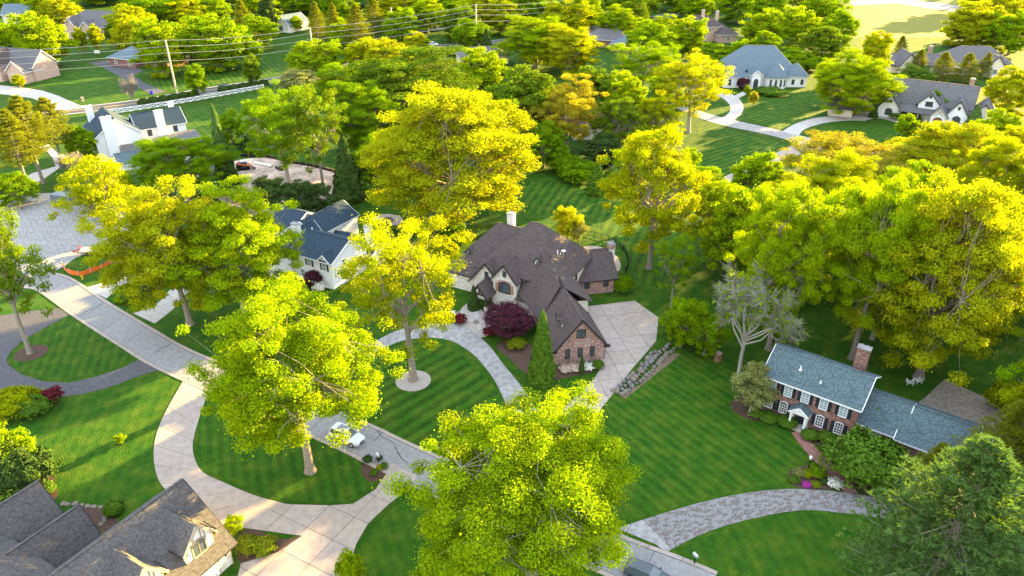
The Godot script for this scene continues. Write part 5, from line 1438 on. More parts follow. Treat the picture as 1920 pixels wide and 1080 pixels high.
# ---------------------------------------------------------------- cars, poles, fences and small things
func car(called: String, label: String, at: Vector3, turn: float, paint: Material, tall: float, sunroof: bool) -> void:
	var o := thing(called, label, "car", at, turn)
	var ring := func(x: float, w: float, y0: float, ys: float) -> Array:
		return [Vector3(x, y0, -w * 0.90), Vector3(x, y0 + 0.2, -w), Vector3(x, ys - 0.16, -w), Vector3(x, ys - 0.04, -w * 0.95), Vector3(x, ys + 0.02, -w * 0.6), Vector3(x, ys + 0.02, w * 0.6), Vector3(x, ys - 0.04, w * 0.95), Vector3(x, ys - 0.16, w), Vector3(x, y0 + 0.2, w), Vector3(x, y0, w * 0.90)]
	var secs := [[-2.34, 0.74, 0.48, 0.92], [-2.22, 0.86, 0.34, 1.0], [-1.8, 0.93, 0.28, 1.04], [-0.9, 0.945, 0.26, 1.04], [0.3, 0.945, 0.26, 1.02], [1.1, 0.94, 0.26, 1.0], [1.7, 0.92, 0.28, 0.94], [2.12, 0.86, 0.32, 0.84], [2.34, 0.70, 0.42, 0.70]]
	var rings := []
	for s in secs: rings.append(ring.call(s[0], s[1], s[2], s[3]))
	var mb := MB.new()
	for k in rings.size() - 1:
		for j in 10:
			var a: Array = rings[k]
			var b: Array = rings[k + 1]
			var j2 := (j + 1) % 10
			var c: Vector3 = (a[j] + a[j2]) / 2 - Vector3(a[j].x, 0.62, 0)
			mb.poly([a[j], a[j2], b[j2]], c)
			mb.poly([a[j], b[j2], b[j]], c)
	mb.poly(rings[0], Vector3.LEFT)
	mb.poly(rings[-1], Vector3.RIGHT)
	part(o, "body", mb.mesh(), paint)
	# cabin: glass all round, painted roof and pillars
	var t := tall
	var low := 0.98
	var prof := [Vector2(-2.12, low), Vector2(-1.82, t - 0.14), Vector2(0.22, t - 0.05), Vector2(1.12, low)]
	var wb := 0.86
	var wt := 0.66
	var P := func(k: int, s: float) -> Vector3: return Vector3(prof[k].x, prof[k].y, s * (wb if k == 0 or k == 3 else wt))
	var gl := MB.new()
	for s in [-1.0, 1.0]: gl.poly([P.call(0, s), P.call(1, s), P.call(2, s), P.call(3, s)], Vector3(0, 0.3, s))
	gl.poly([P.call(0, -1.0), P.call(0, 1.0), P.call(1, 1.0), P.call(1, -1.0)], Vector3(-1, 0.6, 0))
	gl.poly([P.call(2, -1.0), P.call(2, 1.0), P.call(3, 1.0), P.call(3, -1.0)], Vector3(1, 0.6, 0))
	part(o, "window_glass", gl.mesh(), M.glass)
	var rf := MB.new()
	rf.slab([Vector3(-1.95, t - 0.1, -0.62), Vector3(-1.95, t - 0.1, 0.62), Vector3(-1.2, t, 0.64), Vector3(-1.2, t, -0.64)], Vector3.UP, 0.07)
	rf.slab([Vector3(-1.2, t, -0.64), Vector3(-1.2, t, 0.64), Vector3(0.28, t - 0.03, 0.66), Vector3(0.28, t - 0.03, -0.66)], Vector3.UP, 0.07)
	part(o, "roof", rf.mesh(), paint)
	var pl := MB.new()
	for s in [-1.0, 1.0]:
		pl.beam(P.call(2, s), P.call(3, s), 0.08, 0.07)
		pl.beam(P.call(1, s), P.call(0, s), 0.10, 0.16)
		pl.beam(P.call(1, s) + Vector3(0, 0.02, 0), P.call(2, s) + Vector3(0, 0.02, 0), 0.06, 0.09)
		pl.beam(P.call(0, s), P.call(3, s), 0.06, 0.07)
	part(o, "pillars", pl.mesh(), paint)
	if sunroof:
		var sr := MB.new()
		sr.slab([Vector3(-1.15, t + 0.012, -0.48), Vector3(-1.15, t + 0.012, 0.48), Vector3(0.02, t + 0.004, 0.5), Vector3(0.02, t + 0.004, -0.5)], Vector3.UP, 0.02)
		part(o, "sunroof", sr.mesh(), M.glass)
	for x in [-1.42, 1.42]:
		for s in [-1.0, 1.0]:
			var ty := MB.new()
			ty.lathe([[0.22, -0.12], [0.34, -0.12], [0.37, -0.08], [0.37, 0.08], [0.34, 0.12], [0.22, 0.12]], 18)
			var X := Transform3D(Basis(Vector3.RIGHT, PI / 2), Vector3(x, 0.37, s * 0.86))
			var w := part(o, "wheel", ty.mesh(), M.black, X)
			var rm := MB.new()
			rm.lathe([[0.0, -0.09], [0.23, -0.10], [0.23, 0.10], [0.0, 0.09]], 12)
			part(w, "rim", rm.mesh(), M.metal)
	for s in [-1.0, 1.0]:
		var hl := MB.new()
		hl.box(2.06, 2.26, 0.66, 0.80, min(s * 0.44, s * 0.80), max(s * 0.44, s * 0.80))
		part(o, "headlight", hl.mesh(), M.metal)
		var tl := MB.new()
		tl.box(-2.32, -2.2, 0.78, 0.94, min(s * 0.5, s * 0.84), max(s * 0.5, s * 0.84))
		part(o, "tail_light", tl.mesh(), M.taillight)
		var mi := MB.new()
		mi.box(0.82, 1.0, 1.0, 1.16, min(s * 0.93, s * 1.1), max(s * 0.93, s * 1.1))
		part(o, "mirror", mi.mesh(), paint)
	var gr := MB.new()
	gr.box(2.2, 2.36, 0.46, 0.70, -0.40, 0.40)
	part(o, "grille", gr.mesh(), M.black)

func rock_mesh(s: int) -> ArrayMesh:
	rng.seed = s
	var mb := MB.new()
	var fn := FastNoiseLite.new()
	fn.seed = s
	fn.frequency = 0.9
	var n := 7
	for a in n:
		for b in 4:
			var q := []
			for e in [[a, b], [a + 1, b], [a + 1, b + 1], [a, b + 1]]:
				var az: float = TAU * (e[0] % n) / n
				var el: float = PI * e[1] / 4 - PI / 2
				var d := Vector3(cos(az) * cos(el), sin(el), sin(az) * cos(el))
				q.append(d * Vector3(0.55, 0.40, 0.48) * (1.0 + fn.get_noise_3dv(d * 1.4) * 0.7))
			if b == 0: q.remove_at(0)
			elif b == 3: q.remove_at(2)
			mb.poly(q, q[0] + q[1] + q[2])
	return mb.mesh()

func boxed(o: Node3D, called: String, x0: float, x1: float, y0: float, y1: float, z0: float, z1: float, m: Material) -> MeshInstance3D:
	var mb := MB.new()
	mb.box(x0, x1, y0, y1, z0, z1)
	return part(o, called, mb.mesh(), m)

func build_objects() -> void:
	rng.seed = 31
	M.taillight = mat(0.30, 0.01, 0.01, 0.3)
	var white_paint := mat(0.55, 0.56, 0.57, 0.22)
	white_paint.clearcoat_enabled = true
	var dark_paint := mat(0.035, 0.05, 0.06, 0.18)
	dark_paint.clearcoat_enabled = true
	var v := Vector3(-20.88, 0, -70.70)
	car("white_suv", "white sport utility car with dark panoramic roof parked at the kerb", v + Vector3(0.495, 0.045, -0.869) * Vector3(0.86, 1, 0.86), deg_to_rad(-29.7), white_paint, 1.66, true)
	v = Vector3(13.47, 1.4, -50.47)
	car("black_car", "glossy black car on the street cut by the bottom edge", Vector3(v.x, 0.045, v.z), deg_to_rad(-29.7), dark_paint, 1.52, false)
	v = Vector3(-95.35, 0, -248.17)
	car("dark_car", "dark car driving on the far road behind the hedge shrubs", Vector3(v.x, 0.035, v.z), deg_to_rad(41.0), dark_paint, 1.5, false)
	v = Vector3(-33.09, 0, -320.52)
	car("far_white_car", "small white car at the far road junction", Vector3(v.x, 0.035, v.z), deg_to_rad(-20.0), white_paint, 1.6, false)

	# utility poles and the lines between them
	var tops := [Vector3(-108.65, 17, -240.54), Vector3(-71.72, 15, -274.41), Vector3(-49.77, 15, -321.94), Vector3(-14.29, 18, -309.29), Vector3(26.78, 15, -346.79)]
	var said := ["tallest wooden utility pole standing behind the clipped hedge shrubs", "utility pole rising from yellow trees at the end of the white fence", "far white utility pole above the golden pines", "pale utility pole at the far road junction", "utility pole at the top edge above yellow trees"]
	for k in 5:
		var p: Vector3 = tops[k]
		var o := thing("utility_pole", said[k], "utility pole", Vector3(p.x, 0, p.z), 0.7, "utility poles along the far road")
		var mb := MB.new()
		mb.tube([Vector3.ZERO, Vector3(0, p.y * 0.5, 0), Vector3(0, p.y, 0)], [0.30, 0.27, 0.23], 10)
		part(o, "pole", mb.mesh(), M.pole_wood)
		for y in [p.y - 0.3, p.y - 2.2, p.y - 4.2, p.y - 6.6]:
			var a := MB.new()
			a.beam(Vector3(0, y, 0.1), Vector3(0, y, 0.55), 0.07, 0.07)
			a.lathe([[0.0, 0.0], [0.08, 0.0], [0.06, 0.22], [0.0, 0.24]], 8, Vector3(0, y + 0.03, 0.5))
			part(o, "insulator", a.mesh(), M.metal)
	var chain := [Vector3(-214.74, 15, -221.14), tops[0], tops[1], tops[3], tops[4], Vector3(139.55, 15, -477.10)]
	var high := ["top", "second", "third", "lowest"]
	for run in chain.size() - 1:
		if run == 4: continue
		for w in 4:
			var drop: float = [0.05, 1.95, 3.95, 6.35][w]
			var a: Vector3 = chain[run] - Vector3(0, drop, 0)
			var b: Vector3 = chain[run + 1] - Vector3(0, drop, 0)
			var pts := []
			var rr := []
			for k in 13:
				var t := k / 12.0
				pts.append(a.lerp(b, t) - Vector3(0, 4.0 * t * (1 - t) * 1.0, 0))
				rr.append(0.055)
			var mb := MB.new()
			mb.tube(pts, rr, 5)
			solo("power_line", "%s wire %s" % [high[w], ["running from the tallest pole off the left edge", "strung between the tallest pole and the pole at the fence end", "strung from the fence end pole to the junction pole", "strung from the junction pole to the top edge pole"][run]], "wire", mb.mesh(), M.wire, Vector3.ZERO, 0, "power lines")

	# white crossbuck fence
	var fl := smooth_line(PackedVector2Array([Vector2(-120.26, -215.70), Vector2(-104.10, -228.12), Vector2(-92.75, -238.45), Vector2(-82.72, -248.17)]), 2.5)
	var f := thing("white_rail_fence", "long white crossbuck rail fence along the far road", "fence")
	var post := MB.new()
	post.box(-0.09, 0.09, 0, 1.45, -0.09, 0.09)
	var pm := post.mesh()
	for k in fl.size():
		part(f, "post", pm, M.line_white, frame(Vector3(fl[k].x, 0, fl[k].y)))
		if k == fl.size() - 1: break
		var a := Vector3(fl[k].x, 0, fl[k].y)
		var b := Vector3(fl[k + 1].x, 0, fl[k + 1].y)
		for e in [[1.35, 1.35], [0.3, 0.3], [0.35, 1.3], [1.3, 0.35]]:
			var mb := MB.new()
			mb.beam(a + Vector3(0, e[0], 0), b + Vector3(0, e[1], 0), 0.07 + 0.02 * absf(e[0] - e[1]), 0.17)
			part(f, "rail", mb.mesh(), M.line_white)

	# mailboxes, lamp post, pillars
	for e in [[Vector3(-15.94, 0, -67.35), "grey mailbox on a post beside the mulch bed at the kerb"], [Vector3(18.59, 0, -52.46), "grey mailbox on a black post near the bottom edge"]]:
		var o := thing("mailbox", e[1], "mailbox", e[0], 0.55, "kerb mailboxes")
		boxed(o, "post", -0.06, 0.06, 0, 1.05, -0.06, 0.06, M.black)
		var mb := MB.new()
		var arc := []
		for k in 9: arc.append(Vector3(0.16 * cos(PI * k / 8), 1.2 + 0.17 * sin(PI * k / 8), 0.3))
		arc.append(Vector3(-0.16, 1.05, 0.3)); arc.append(Vector3(0.16, 1.05, 0.3))
		mb.slab(arc, Vector3.BACK, 0.6)
		part(o, "box", mb.mesh(), M.metal)
	bed("grass_ring", disc(Vector3(18.59, 0, -52.46), 0.75, 18), M.grass, 0.04)
	var lp := thing("lamp_post", "black garden lamp post with white lantern in the flower bed", "lamp post", Vector3(34.66, 0, -65.63), 0)
	var mb1 := MB.new()
	mb1.tube([Vector3.ZERO, Vector3(0, 2.0, 0)], [0.06, 0.045], 8)
	part(lp, "post", mb1.mesh(), M.black)
	var mb2 := MB.new()
	mb2.lathe([[0.0, 2.0], [0.1, 2.02], [0.16, 2.38], [0.2, 2.4], [0.05, 2.56], [0.0, 2.64]], 8)
	part(lp, "lantern", mb2.mesh(), M.line_white)
	for e in [[Vector3(29.72, 0, -88.62), "square brick pillar beside the grey dead tree"], [Vector3(33.68, 0, -85.97), "square brick pillar near the pale leafed small tree"], [Vector3(-134.45, 0, -231.26), "brick mailbox pillar at the mouth of the white driveway"]]:
		var o := thing("brick_pillar", e[1], "pillar", e[0], 0.5, "brick pillars")
		boxed(o, "shaft", -0.35, 0.35, 0, 1.35, -0.35, 0.35, M.brick_red if e[0].z > -150 else M.brick_pink)
		boxed(o, "cap", -0.42, 0.42, 1.352, 1.46, -0.42, 0.42, M.concrete)

	# a pair of slatted garden chairs
	for e in [[Vector3(54.89, 0, -83.06), 0.5, "left white slatted garden chair on the back lawn"], [Vector3(56.18, 0, -83.43), 0.9, "right white slatted garden chair on the back lawn"]]:
		var o := thing("garden_chair", e[2], "chair", e[0], e[1] + 2.4, "white garden chairs")
		for k in 5:
			var mb := MB.new()
			mb.slab([Vector3(-0.3, 0.40 - 0.03 * k, 0.32 - k * 0.13), Vector3(0.3, 0.40 - 0.03 * k, 0.32 - k * 0.13), Vector3(0.3, 0.375 - 0.03 * k, 0.21 - k * 0.13), Vector3(-0.3, 0.375 - 0.03 * k, 0.21 - k * 0.13)], Vector3.UP, 0.03)
			part(o, "seat_slat", mb.mesh(), M.line_white)
		for k in 5:
			var x := -0.26 + k * 0.13
			var mb := MB.new()
			mb.beam(Vector3(x, 0.25, -0.28), Vector3(x * 1.2, 1.1 - absf(k - 2) * 0.05, -0.62), 0.11, 0.025)
			part(o, "back_slat", mb.mesh(), M.line_white)
		for s in [-0.38, 0.38]:
			boxed(o, "armrest", s - 0.08, s + 0.08, 0.58, 0.61, -0.4, 0.42, M.line_white)
			boxed(o, "leg", s - 0.04, s + 0.04, 0, 0.58, 0.3, 0.4, M.line_white)
			boxed(o, "leg", s - 0.04, s + 0.04, 0, 0.58, -0.4, -0.3, M.line_white)

	# boulders that hold up the yard
	var bw := thing("boulder_wall", "low wall of grey and tan boulders along the edge of the concrete yard", "wall")
	var rocks := [rock_mesh(1), rock_mesh(2), rock_mesh(3), rock_mesh(4)]
	rng.seed = 5
	for row in 3:
		var ln := smooth_line([PackedVector2Array([Vector2(14.35, -81.12), Vector2(16.65, -83.55), Vector2(19.18, -86.88), Vector2(21.21, -89.85), Vector2(23.29, -92.68)]), PackedVector2Array([Vector2(14.85, -80.52), Vector2(17.06, -82.81), Vector2(19.63, -85.97), Vector2(21.64, -88.76), Vector2(23.89, -91.67)]), PackedVector2Array([Vector2(13.88, -81.48), Vector2(16.22, -84.18), Vector2(18.75, -87.55), Vector2(21.08, -90.97)])][row], 0.85)
		for p in ln:
			var b := Basis(Vector3.UP, rng.randf() * TAU).scaled(Vector3.ONE * rng.randf_range(0.5, 1.0))
			part(bw, "boulder", rocks[rng.randi() % 4], M.rock if rng.randf() < 0.45 else M.rock_grey, Transform3D(b, Vector3(p.x + rng.randf_range(-0.15, 0.15), [0.28, 0.08, 0.1][row], p.y + rng.randf_range(-0.15, 0.15))))
	bed("soil_bank", PackedVector2Array([Vector2(14.62, -80.40), Vector2(17.65, -82.81), Vector2(20.74, -87.15), Vector2(23.71, -90.69), Vector2(24.67, -90.41), Vector2(22.93, -88.21), Vector2(20.11, -85.20), Vector2(17.13, -81.84), Vector2(15.19, -79.82)]), M.soil, 0.025)
	# stepping stones through the foreground bed
	var ss := setting("stepping_stones")
	for p in PackedVector2Array([Vector2(-50.12, -60.62), Vector2(-49.52, -60.62), Vector2(-48.79, -60.70), Vector2(-47.95, -60.46), Vector2(-47.22, -60.30), Vector2(-46.46, -60.22), Vector2(-45.66, -60.14), Vector2(-44.83, -59.90), Vector2(-44.70, -59.27), Vector2(-44.46, -58.65), Vector2(-44.38, -58.11), Vector2(-44.43, -57.73)]):
		var q := PackedVector2Array()
		var n := 7
		for k in n: q.append(p + Vector2(cos(TAU * k / n), sin(TAU * k / n)) * rng.randf_range(0.22, 0.42))
		var mb := MB.new()
		mb.plinth(q, 0.0, 0.09)
		part(ss, "stone", mb.mesh(), M.rock)
	# flagstones at the front door
	var fs := setting("flagstones")
	for k in 26:
		var t := rng.randf()
		var p := PackedVector2Array([Vector2(-7.91, -102.50), Vector2(-2.89, -97.17)])[0].lerp(PackedVector2Array([Vector2(-7.91, -102.50), Vector2(-2.89, -97.17)])[1], t) + Vector2(rng.randf_range(-2.4, 2.4), rng.randf_range(-2.2, 2.2))
		var q := PackedVector2Array()
		for e in 6: q.append(p + Vector2(cos(TAU * e / 6), sin(TAU * e / 6)) * rng.randf_range(0.28, 0.55))
		var mb := MB.new()
		mb.plinth(q, 0.0, 0.06 + 0.004 * (k % 5))
		part(fs, "stone", mb.mesh(), M.rock if k % 2 else M.concrete_pale)
	# patio with a black fence behind the right wing
	bed("patio", rounded(PackedVector2Array([Vector2(12.52, -125.01), Vector2(14.19, -126.85), Vector2(16.69, -126.62), Vector2(18.89, -123.88), Vector2(19.71, -120.14), Vector2(18.94, -116.38), Vector2(17.17, -117.41), Vector2(14.60, -120.57)])), M.concrete, 0.05)
	var gf := thing("patio_fence", "thin black metal fence curving round the patio", "fence")
	var arc2 := smooth_line(PackedVector2Array([Vector2(14.61, -131.66), Vector2(17.53, -129.71), Vector2(20.06, -126.85), Vector2(21.13, -122.76), Vector2(20.93, -118.45), Vector2(19.94, -115.37)]), 1.6)
	for k in arc2.size():
		boxed(gf, "post", arc2[k].x - 0.04, arc2[k].x + 0.04, 0, 1.35, arc2[k].y - 0.04, arc2[k].y + 0.04, M.black)
		if k == arc2.size() - 1: break
		var a := Vector3(arc2[k].x, 0, arc2[k].y)
		var b := Vector3(arc2[k + 1].x, 0, arc2[k + 1].y)
		var mb := MB.new()
		for y in [0.2, 1.25]: mb.beam(a + Vector3(0, y, 0), b + Vector3(0, y, 0), 0.04, 0.05)
		for j in 10: mb.beam(a.lerp(b, j / 10.0) + Vector3(0, 0.2, 0), a.lerp(b, j / 10.0) + Vector3(0, 1.25, 0), 0.025, 0.025)
		part(gf, "panel", mb.mesh(), M.black)
	# fire pit with its ring of stones
	bed("fire_pit_terrace", disc(Vector3(-25.60, 0, -138.90), 3.3, 28, 0.04), M.pebble, 0.04)
	var fp := thing("fire_pit", "round stone fire pit in the paved circle behind the white house", "fire pit", Vector3(-25.60, 0, -138.90))
	for k in 14:
		var mb := MB.new()
		var a := TAU * k / 14
		mb.beam(Vector3(cos(a), 0.2, sin(a)) * Vector3(1.15, 1, 1.15), Vector3(cos(a + 0.42), 0.2, sin(a + 0.42)) * Vector3(1.15, 1, 1.15), 0.34, 0.4)
		part(fp, "stone", mb.mesh(), M.rock_grey)
	part(fp, "ash_bed", (func():
		var mb := MB.new()
		mb.flat(disc(Vector3.ZERO, 1.0, 16), 0.12)
		return mb.mesh()).call(), M.mulch)

	# ---- the building site
	var pt := thing("portable_toilet", "grey portable toilet with white roof at the gravel yard", "toilet", Vector3(-103.59, 0, -149.50), 0.6)
	boxed(pt, "cabin", -0.6, 0.6, 0.1, 2.15, -0.6, 0.6, mat(0.40, 0.48, 0.52))
	boxed(pt, "skid", -0.66, 0.66, 0.0, 0.098, -0.66, 0.66, M.black)
	var rfm := MB.new()
	rfm.lathe([[0.9, 2.152], [0.86, 2.26], [0.3, 2.42], [0.0, 2.44]], 4)
	part(pt, "roof", rfm.mesh(), M.line_white, frame(Vector3.ZERO, PI / 4))
	boxed(pt, "door", -0.42, 0.42, 0.2, 2.0, 0.602, 0.64, mat(0.52, 0.58, 0.6))
	var du := thing("dumpster", "long grey waste container at the back of the gravel yard", "container", Vector3(-96.89, 0, -149.50), -0.2)
	boxed(du, "body", -2.4, 2.4, 0.15, 1.6, -1.1, 1.1, mat(0.17, 0.19, 0.2))
	for k in 7: boxed(du, "rib", -2.3 + k * 0.76, -2.2 + k * 0.76, 0.2, 1.58, 1.102, 1.18, mat(0.14, 0.16, 0.17))
	boxed(du, "rim", -2.46, 2.46, 1.602, 1.7, -1.16, 1.16, mat(0.2, 0.22, 0.23))
	var tl := thing("flatbed_trailer", "red trailer with a pale sheeted deck beside the gravel yard", "trailer", Vector3(-77.68, 0, -124.10), 0.15)
	boxed(tl, "deck", -2.6, 2.6, 0.7, 0.8, -1.1, 1.1, M.concrete_pale)
	boxed(tl, "chassis", -2.5, 2.5, 0.5, 0.698, -0.8, 0.8, mat(0.25, 0.02, 0.02))
	var tg := MB.new()
	tg.beam(Vector3(-2.5, 0.6, 0.8), Vector3(-4.0, 0.55, 0), 0.12, 0.14)
	tg.beam(Vector3(-2.5, 0.6, -0.8), Vector3(-4.0, 0.55, 0), 0.12, 0.14)
	tg.beam(Vector3(-2.6, 0.75, -1.0), Vector3(-2.6, 1.6, 0.0), 0.1, 0.1)
	tg.beam(Vector3(-2.6, 0.75, 1.0), Vector3(-2.6, 1.6, 0.0), 0.1, 0.1)
	part(tl, "drawbar", tg.mesh(), mat(0.28, 0.02, 0.02))
	for x in [0.3, 1.2]:
		for s in [-1.0, 1.0]:
			var mb := MB.new()
			mb.lathe([[0.0, -0.1], [0.33, -0.1], [0.33, 0.1], [0.0, 0.1]], 14)
			part(tl, "wheel", mb.mesh(), M.black, Transform3D(Basis(Vector3.RIGHT, PI / 2), Vector3(x, 0.33, s * 0.95)))
	# orange barrier along the verge
	var of := thing("orange_barrier_fence", "sagging orange barrier mesh along the verge of the gravel yard", "fence")
	var ol := smooth_line(PackedVector2Array([Vector2(-80.85, -118.45), Vector2(-78.59, -115.97), Vector2(-75.99, -114.97), Vector2(-74.53, -116.18), Vector2(-73.25, -118.03), Vector2(-72.53, -120.57)]), 1.0)
	for k in ol.size() - 1:
		var mb := MB.new()
		var a := Vector3(ol[k].x, 0, ol[k].y)
		var b := Vector3(ol[k + 1].x, 0, ol[k + 1].y)
		var h := 0.85 + 0.12 * sin(k * 1.7)
		mb.slab([a, b, b + Vector3(0, 0.85 + 0.12 * sin((k + 1) * 1.7), 0), a + Vector3(0, h, 0)], (b - a).cross(Vector3.UP), 0.02)
		part(of, "mesh_panel", mb.mesh(), M.orange)
		if k % 2 == 0: boxed(of, "stake", a.x - 0.04, a.x + 0.04, 0, 1.05, a.z - 0.04, a.z + 0.04, M.pole_wood)
	var hy := thing("fire_hydrant", "yellow fire hydrant in front of the orange barrier", "hydrant", Vector3(-74.92, 0, -113.78))
	var hb := MB.new()
	hb.lathe([[0.2, 0.0], [0.2, 0.06], [0.13, 0.08], [0.13, 0.6], [0.17, 0.62], [0.15, 0.74], [0.0, 0.86]], 12)
	part(hy, "barrel", hb.mesh(), mat(0.62, 0.33, 0.02))
	for s in [-1.0, 1.0]: boxed(hy, "nozzle", min(s * 0.11, s * 0.24), max(s * 0.11, s * 0.24), 0.4, 0.54, -0.07, 0.07, mat(0.6, 0.3, 0.02))
	# loader in the dirt yard
	var ex := thing("tracked_loader", "orange and black tracked loader standing in the dirt yard", "loader", Vector3(-64.34, 0, -169.37), 0.4)
	for s in [-1.0, 1.0]:
		var mb := MB.new()
		mb.slab([Vector3(-1.3, 0.1, s * 0.75), Vector3(1.2, 0.05, s * 0.75), Vector3(1.5, 0.4, s * 0.75), Vector3(1.2, 0.75, s * 0.75), Vector3(-1.3, 0.75, s * 0.75), Vector3(-1.6, 0.4, s * 0.75)], Vector3(0, 0, s), 0.4)
		part(ex, "track", mb.mesh(), M.black)
		var la := MB.new()
		la.beam(Vector3(-1.2, 1.7, s * 0.8), Vector3(1.2, 1.15, s * 0.8), 0.14, 0.26)
		la.beam(Vector3(1.2, 1.15, s * 0.8), Vector3(1.9, 0.4, s * 0.8), 0.14, 0.22)
		part(ex, "lift_arm", la.mesh(), M.orange)
	boxed(ex, "engine_hood", -1.7, -0.4, 0.6, 1.6, -0.6, 0.6, M.black)
	boxed(ex, "cab", -0.4, 0.8, 0.6, 2.1, -0.55, 0.55, M.glass)
	boxed(ex, "cab_roof", -0.5, 0.85, 2.102, 2.2, -0.6, 0.6, mat(0.5, 0.55, 0.6))
	var bu := MB.new()
	bu.slab([Vector3(1.9, 0.15, -0.95), Vector3(1.9, 0.15, 0.95), Vector3(2.0, 0.8, 0.95), Vector3(2.0, 0.8, -0.95)], Vector3.RIGHT, 0.1)
	bu.slab([Vector3(1.9, 0.12, -0.95), Vector3(1.9, 0.12, 0.95), Vector3(2.7, 0.08, 0.95), Vector3(2.7, 0.08, -0.95)], Vector3.UP, 0.08)
	part(ex, "bucket", bu.mesh(), M.black)
	for e in [[Vector3(-63.05, 0, -173.57), Vector3(-58.10, 0, -170.88), "long white drain pipe lying on the dirt yard", M.line_white, 0.3], [Vector3(-56.86, 0, -170.12), Vector3(-54.81, 0, -168.26), "short dark culvert pipe lying on the dirt yard", M.black, 0.35]]:
		var mb := MB.new()
		var up := Vector3(0, e[4], 0)
		mb.tube([e[0] + up, e[1] + up], [e[4], e[4]], 12)
		solo("drain_pipe", e[2], "pipe", mb.mesh(), e[3])
	var sf := thing("silt_fence", "low black silt fence with rust edge behind the dirt yard", "fence")
	var sl := smooth_line(PackedVector2Array([Vector2(-68.38, -178.75), Vector2(-61.44, -177.94), Vector2(-54.39, -173.96), Vector2(-47.77, -170.88), Vector2(-40.27, -165.71), Vector2(-37.84, -162.87)]), 2.2)
	for k in sl.size() - 1:
		var a := Vector3(sl[k].x, 0, sl[k].y)
		var b := Vector3(sl[k + 1].x, 0, sl[k + 1].y)
		var mb := MB.new()
		mb.slab([a, b, b + Vector3(0, 0.7, 0), a + Vector3(0, 0.7, 0)], (b - a).cross(Vector3.UP), 0.03)
		part(sf, "fabric", mb.mesh(), M.black)
		boxed(sf, "stake", a.x - 0.05, a.x + 0.05, 0, 0.95, a.z - 0.05, a.z + 0.05, M.orange)
	# roadside bits
	var bn := thing("blue_bin", "blue wheeled bin at the mouth of the asphalt drive", "bin", Vector3(-116.80, 0, -240.47), 0.3)
	var bb := MB.new()
	bb.slab([Vector3(-0.4, 0.0, -0.38), Vector3(0.4, 0.0, -0.38), Vector3(0.46, 1.1, -0.38), Vector3(-0.46, 1.1, -0.38)], Vector3.FORWARD, 0.8)
	part(bn, "body", bb.mesh(), M.blue)
	boxed(bn, "lid", -0.5, 0.5, 1.102, 1.18, -0.42, 0.48, M.blue)
	var hp := thing("basketball_hoop", "white basketball backboard on a pole at the asphalt drive", "hoop", Vector3(-158.57, 0, -291.32), 0.2)
	var hpm := MB.new()
	hpm.tube([Vector3.ZERO, Vector3(0, 2.6, 0), Vector3(0, 3.2, 0.5)], [0.09, 0.08, 0.07], 8)
	part(hp, "pole", hpm.mesh(), M.black)
	boxed(hp, "backboard", -0.95, 0.95, 2.9, 4.0, 0.5, 0.56, M.line_white)
	var hr := MB.new()
	for k in 12: hr.beam(Vector3(0.23 * cos(TAU * k / 12), 3.05, 0.82 + 0.23 * sin(TAU * k / 12)), Vector3(0.23 * cos(TAU * (k + 1) / 12), 3.05, 0.82 + 0.23 * sin(TAU * (k + 1) / 12)), 0.03, 0.03)
	part(hp, "rim", hr.mesh(), M.orange)
	var sg := thing("road_sign", "small white road sign post beside the far road", "sign", Vector3(-133.20, 0, -220.88), 0.5)
	boxed(sg, "post", -0.05, 0.05, 0, 2.4, -0.05, 0.05, M.metal)
	boxed(sg, "plate", -0.3, 0.3, 1.8, 2.5, 0.052, 0.08, M.line_white)
	sg = thing("warning_sign", "orange diamond warning sign at the far junction", "sign", Vector3(-9.23, 0, -306.34), 0.2)
	boxed(sg, "post", -0.06, 0.06, 0, 2.2, -0.06, 0.06, M.metal)
	var dmd := MB.new()
	dmd.slab([Vector3(0, 1.6, 0.1), Vector3(0.75, 2.35, 0.1), Vector3(0, 3.1, 0.1), Vector3(-0.75, 2.35, 0.1)], Vector3.BACK, 0.03)
	part(sg, "plate", dmd.mesh(), M.orange)

func _ready() -> void:
	var cam := Camera3D.new()
	cam.name = "camera"
	cam.position = Vector3(0, 61, 0)
	cam.rotation_degrees = Vector3(-28.9, 0, 0)
	cam.fov = 42.54
	cam.far = 6000
	cam.near = 0.5
	add_child(cam)
	var sky_m := ProceduralSkyMaterial.new()
	sky_m.sky_top_color = Color(0.66, 0.71, 0.79)
	sky_m.sky_horizon_color = Color(0.93, 0.90, 0.82)
	sky_m.sky_curve = 0.18
	sky_m.ground_bottom_color = Color(0.30, 0.33, 0.24)
	sky_m.ground_horizon_color = Color(0.80, 0.76, 0.66)
	var sky := Sky.new()
	sky.sky_material = sky_m
	var env := Environment.new()
	env.background_mode = Environment.BG_SKY
	env.sky = sky
	env.background_energy_multiplier = 0.5
	env.tonemap_mode = Environment.TONE_MAPPER_LINEAR
	env.tonemap_exposure = 11.5
	env.sdfgi_enabled = true
	env.ssao_enabled = true
	env.ssil_enabled = true
	env.fog_enabled = false
	env.fog_density = 0.00004
	env.fog_light_color = Color(1.0, 0.93, 0.80)
	var we := WorldEnvironment.new()
	we.name = "environment"
	we.environment = env
	add_child(we)
	var sun := DirectionalLight3D.new()
	sun.name = "sun"
	sun.light_color = Color(1.0, 0.84, 0.49)
	sun.light_energy = 1.6
	sun.light_angular_distance = 0.5
	sun.shadow_enabled = true
	add_child(sun)
	sun.rotation_degrees = Vector3(-10, 132, 0)
	rng.seed = 1
	make_materials()
	build_ground()
	build_brown_house()
	build_brick_house()
	build_foreground_house()
	build_white_house()
	build_farmhouse()
	build_far_houses()
	build_objects()
	build_trees()

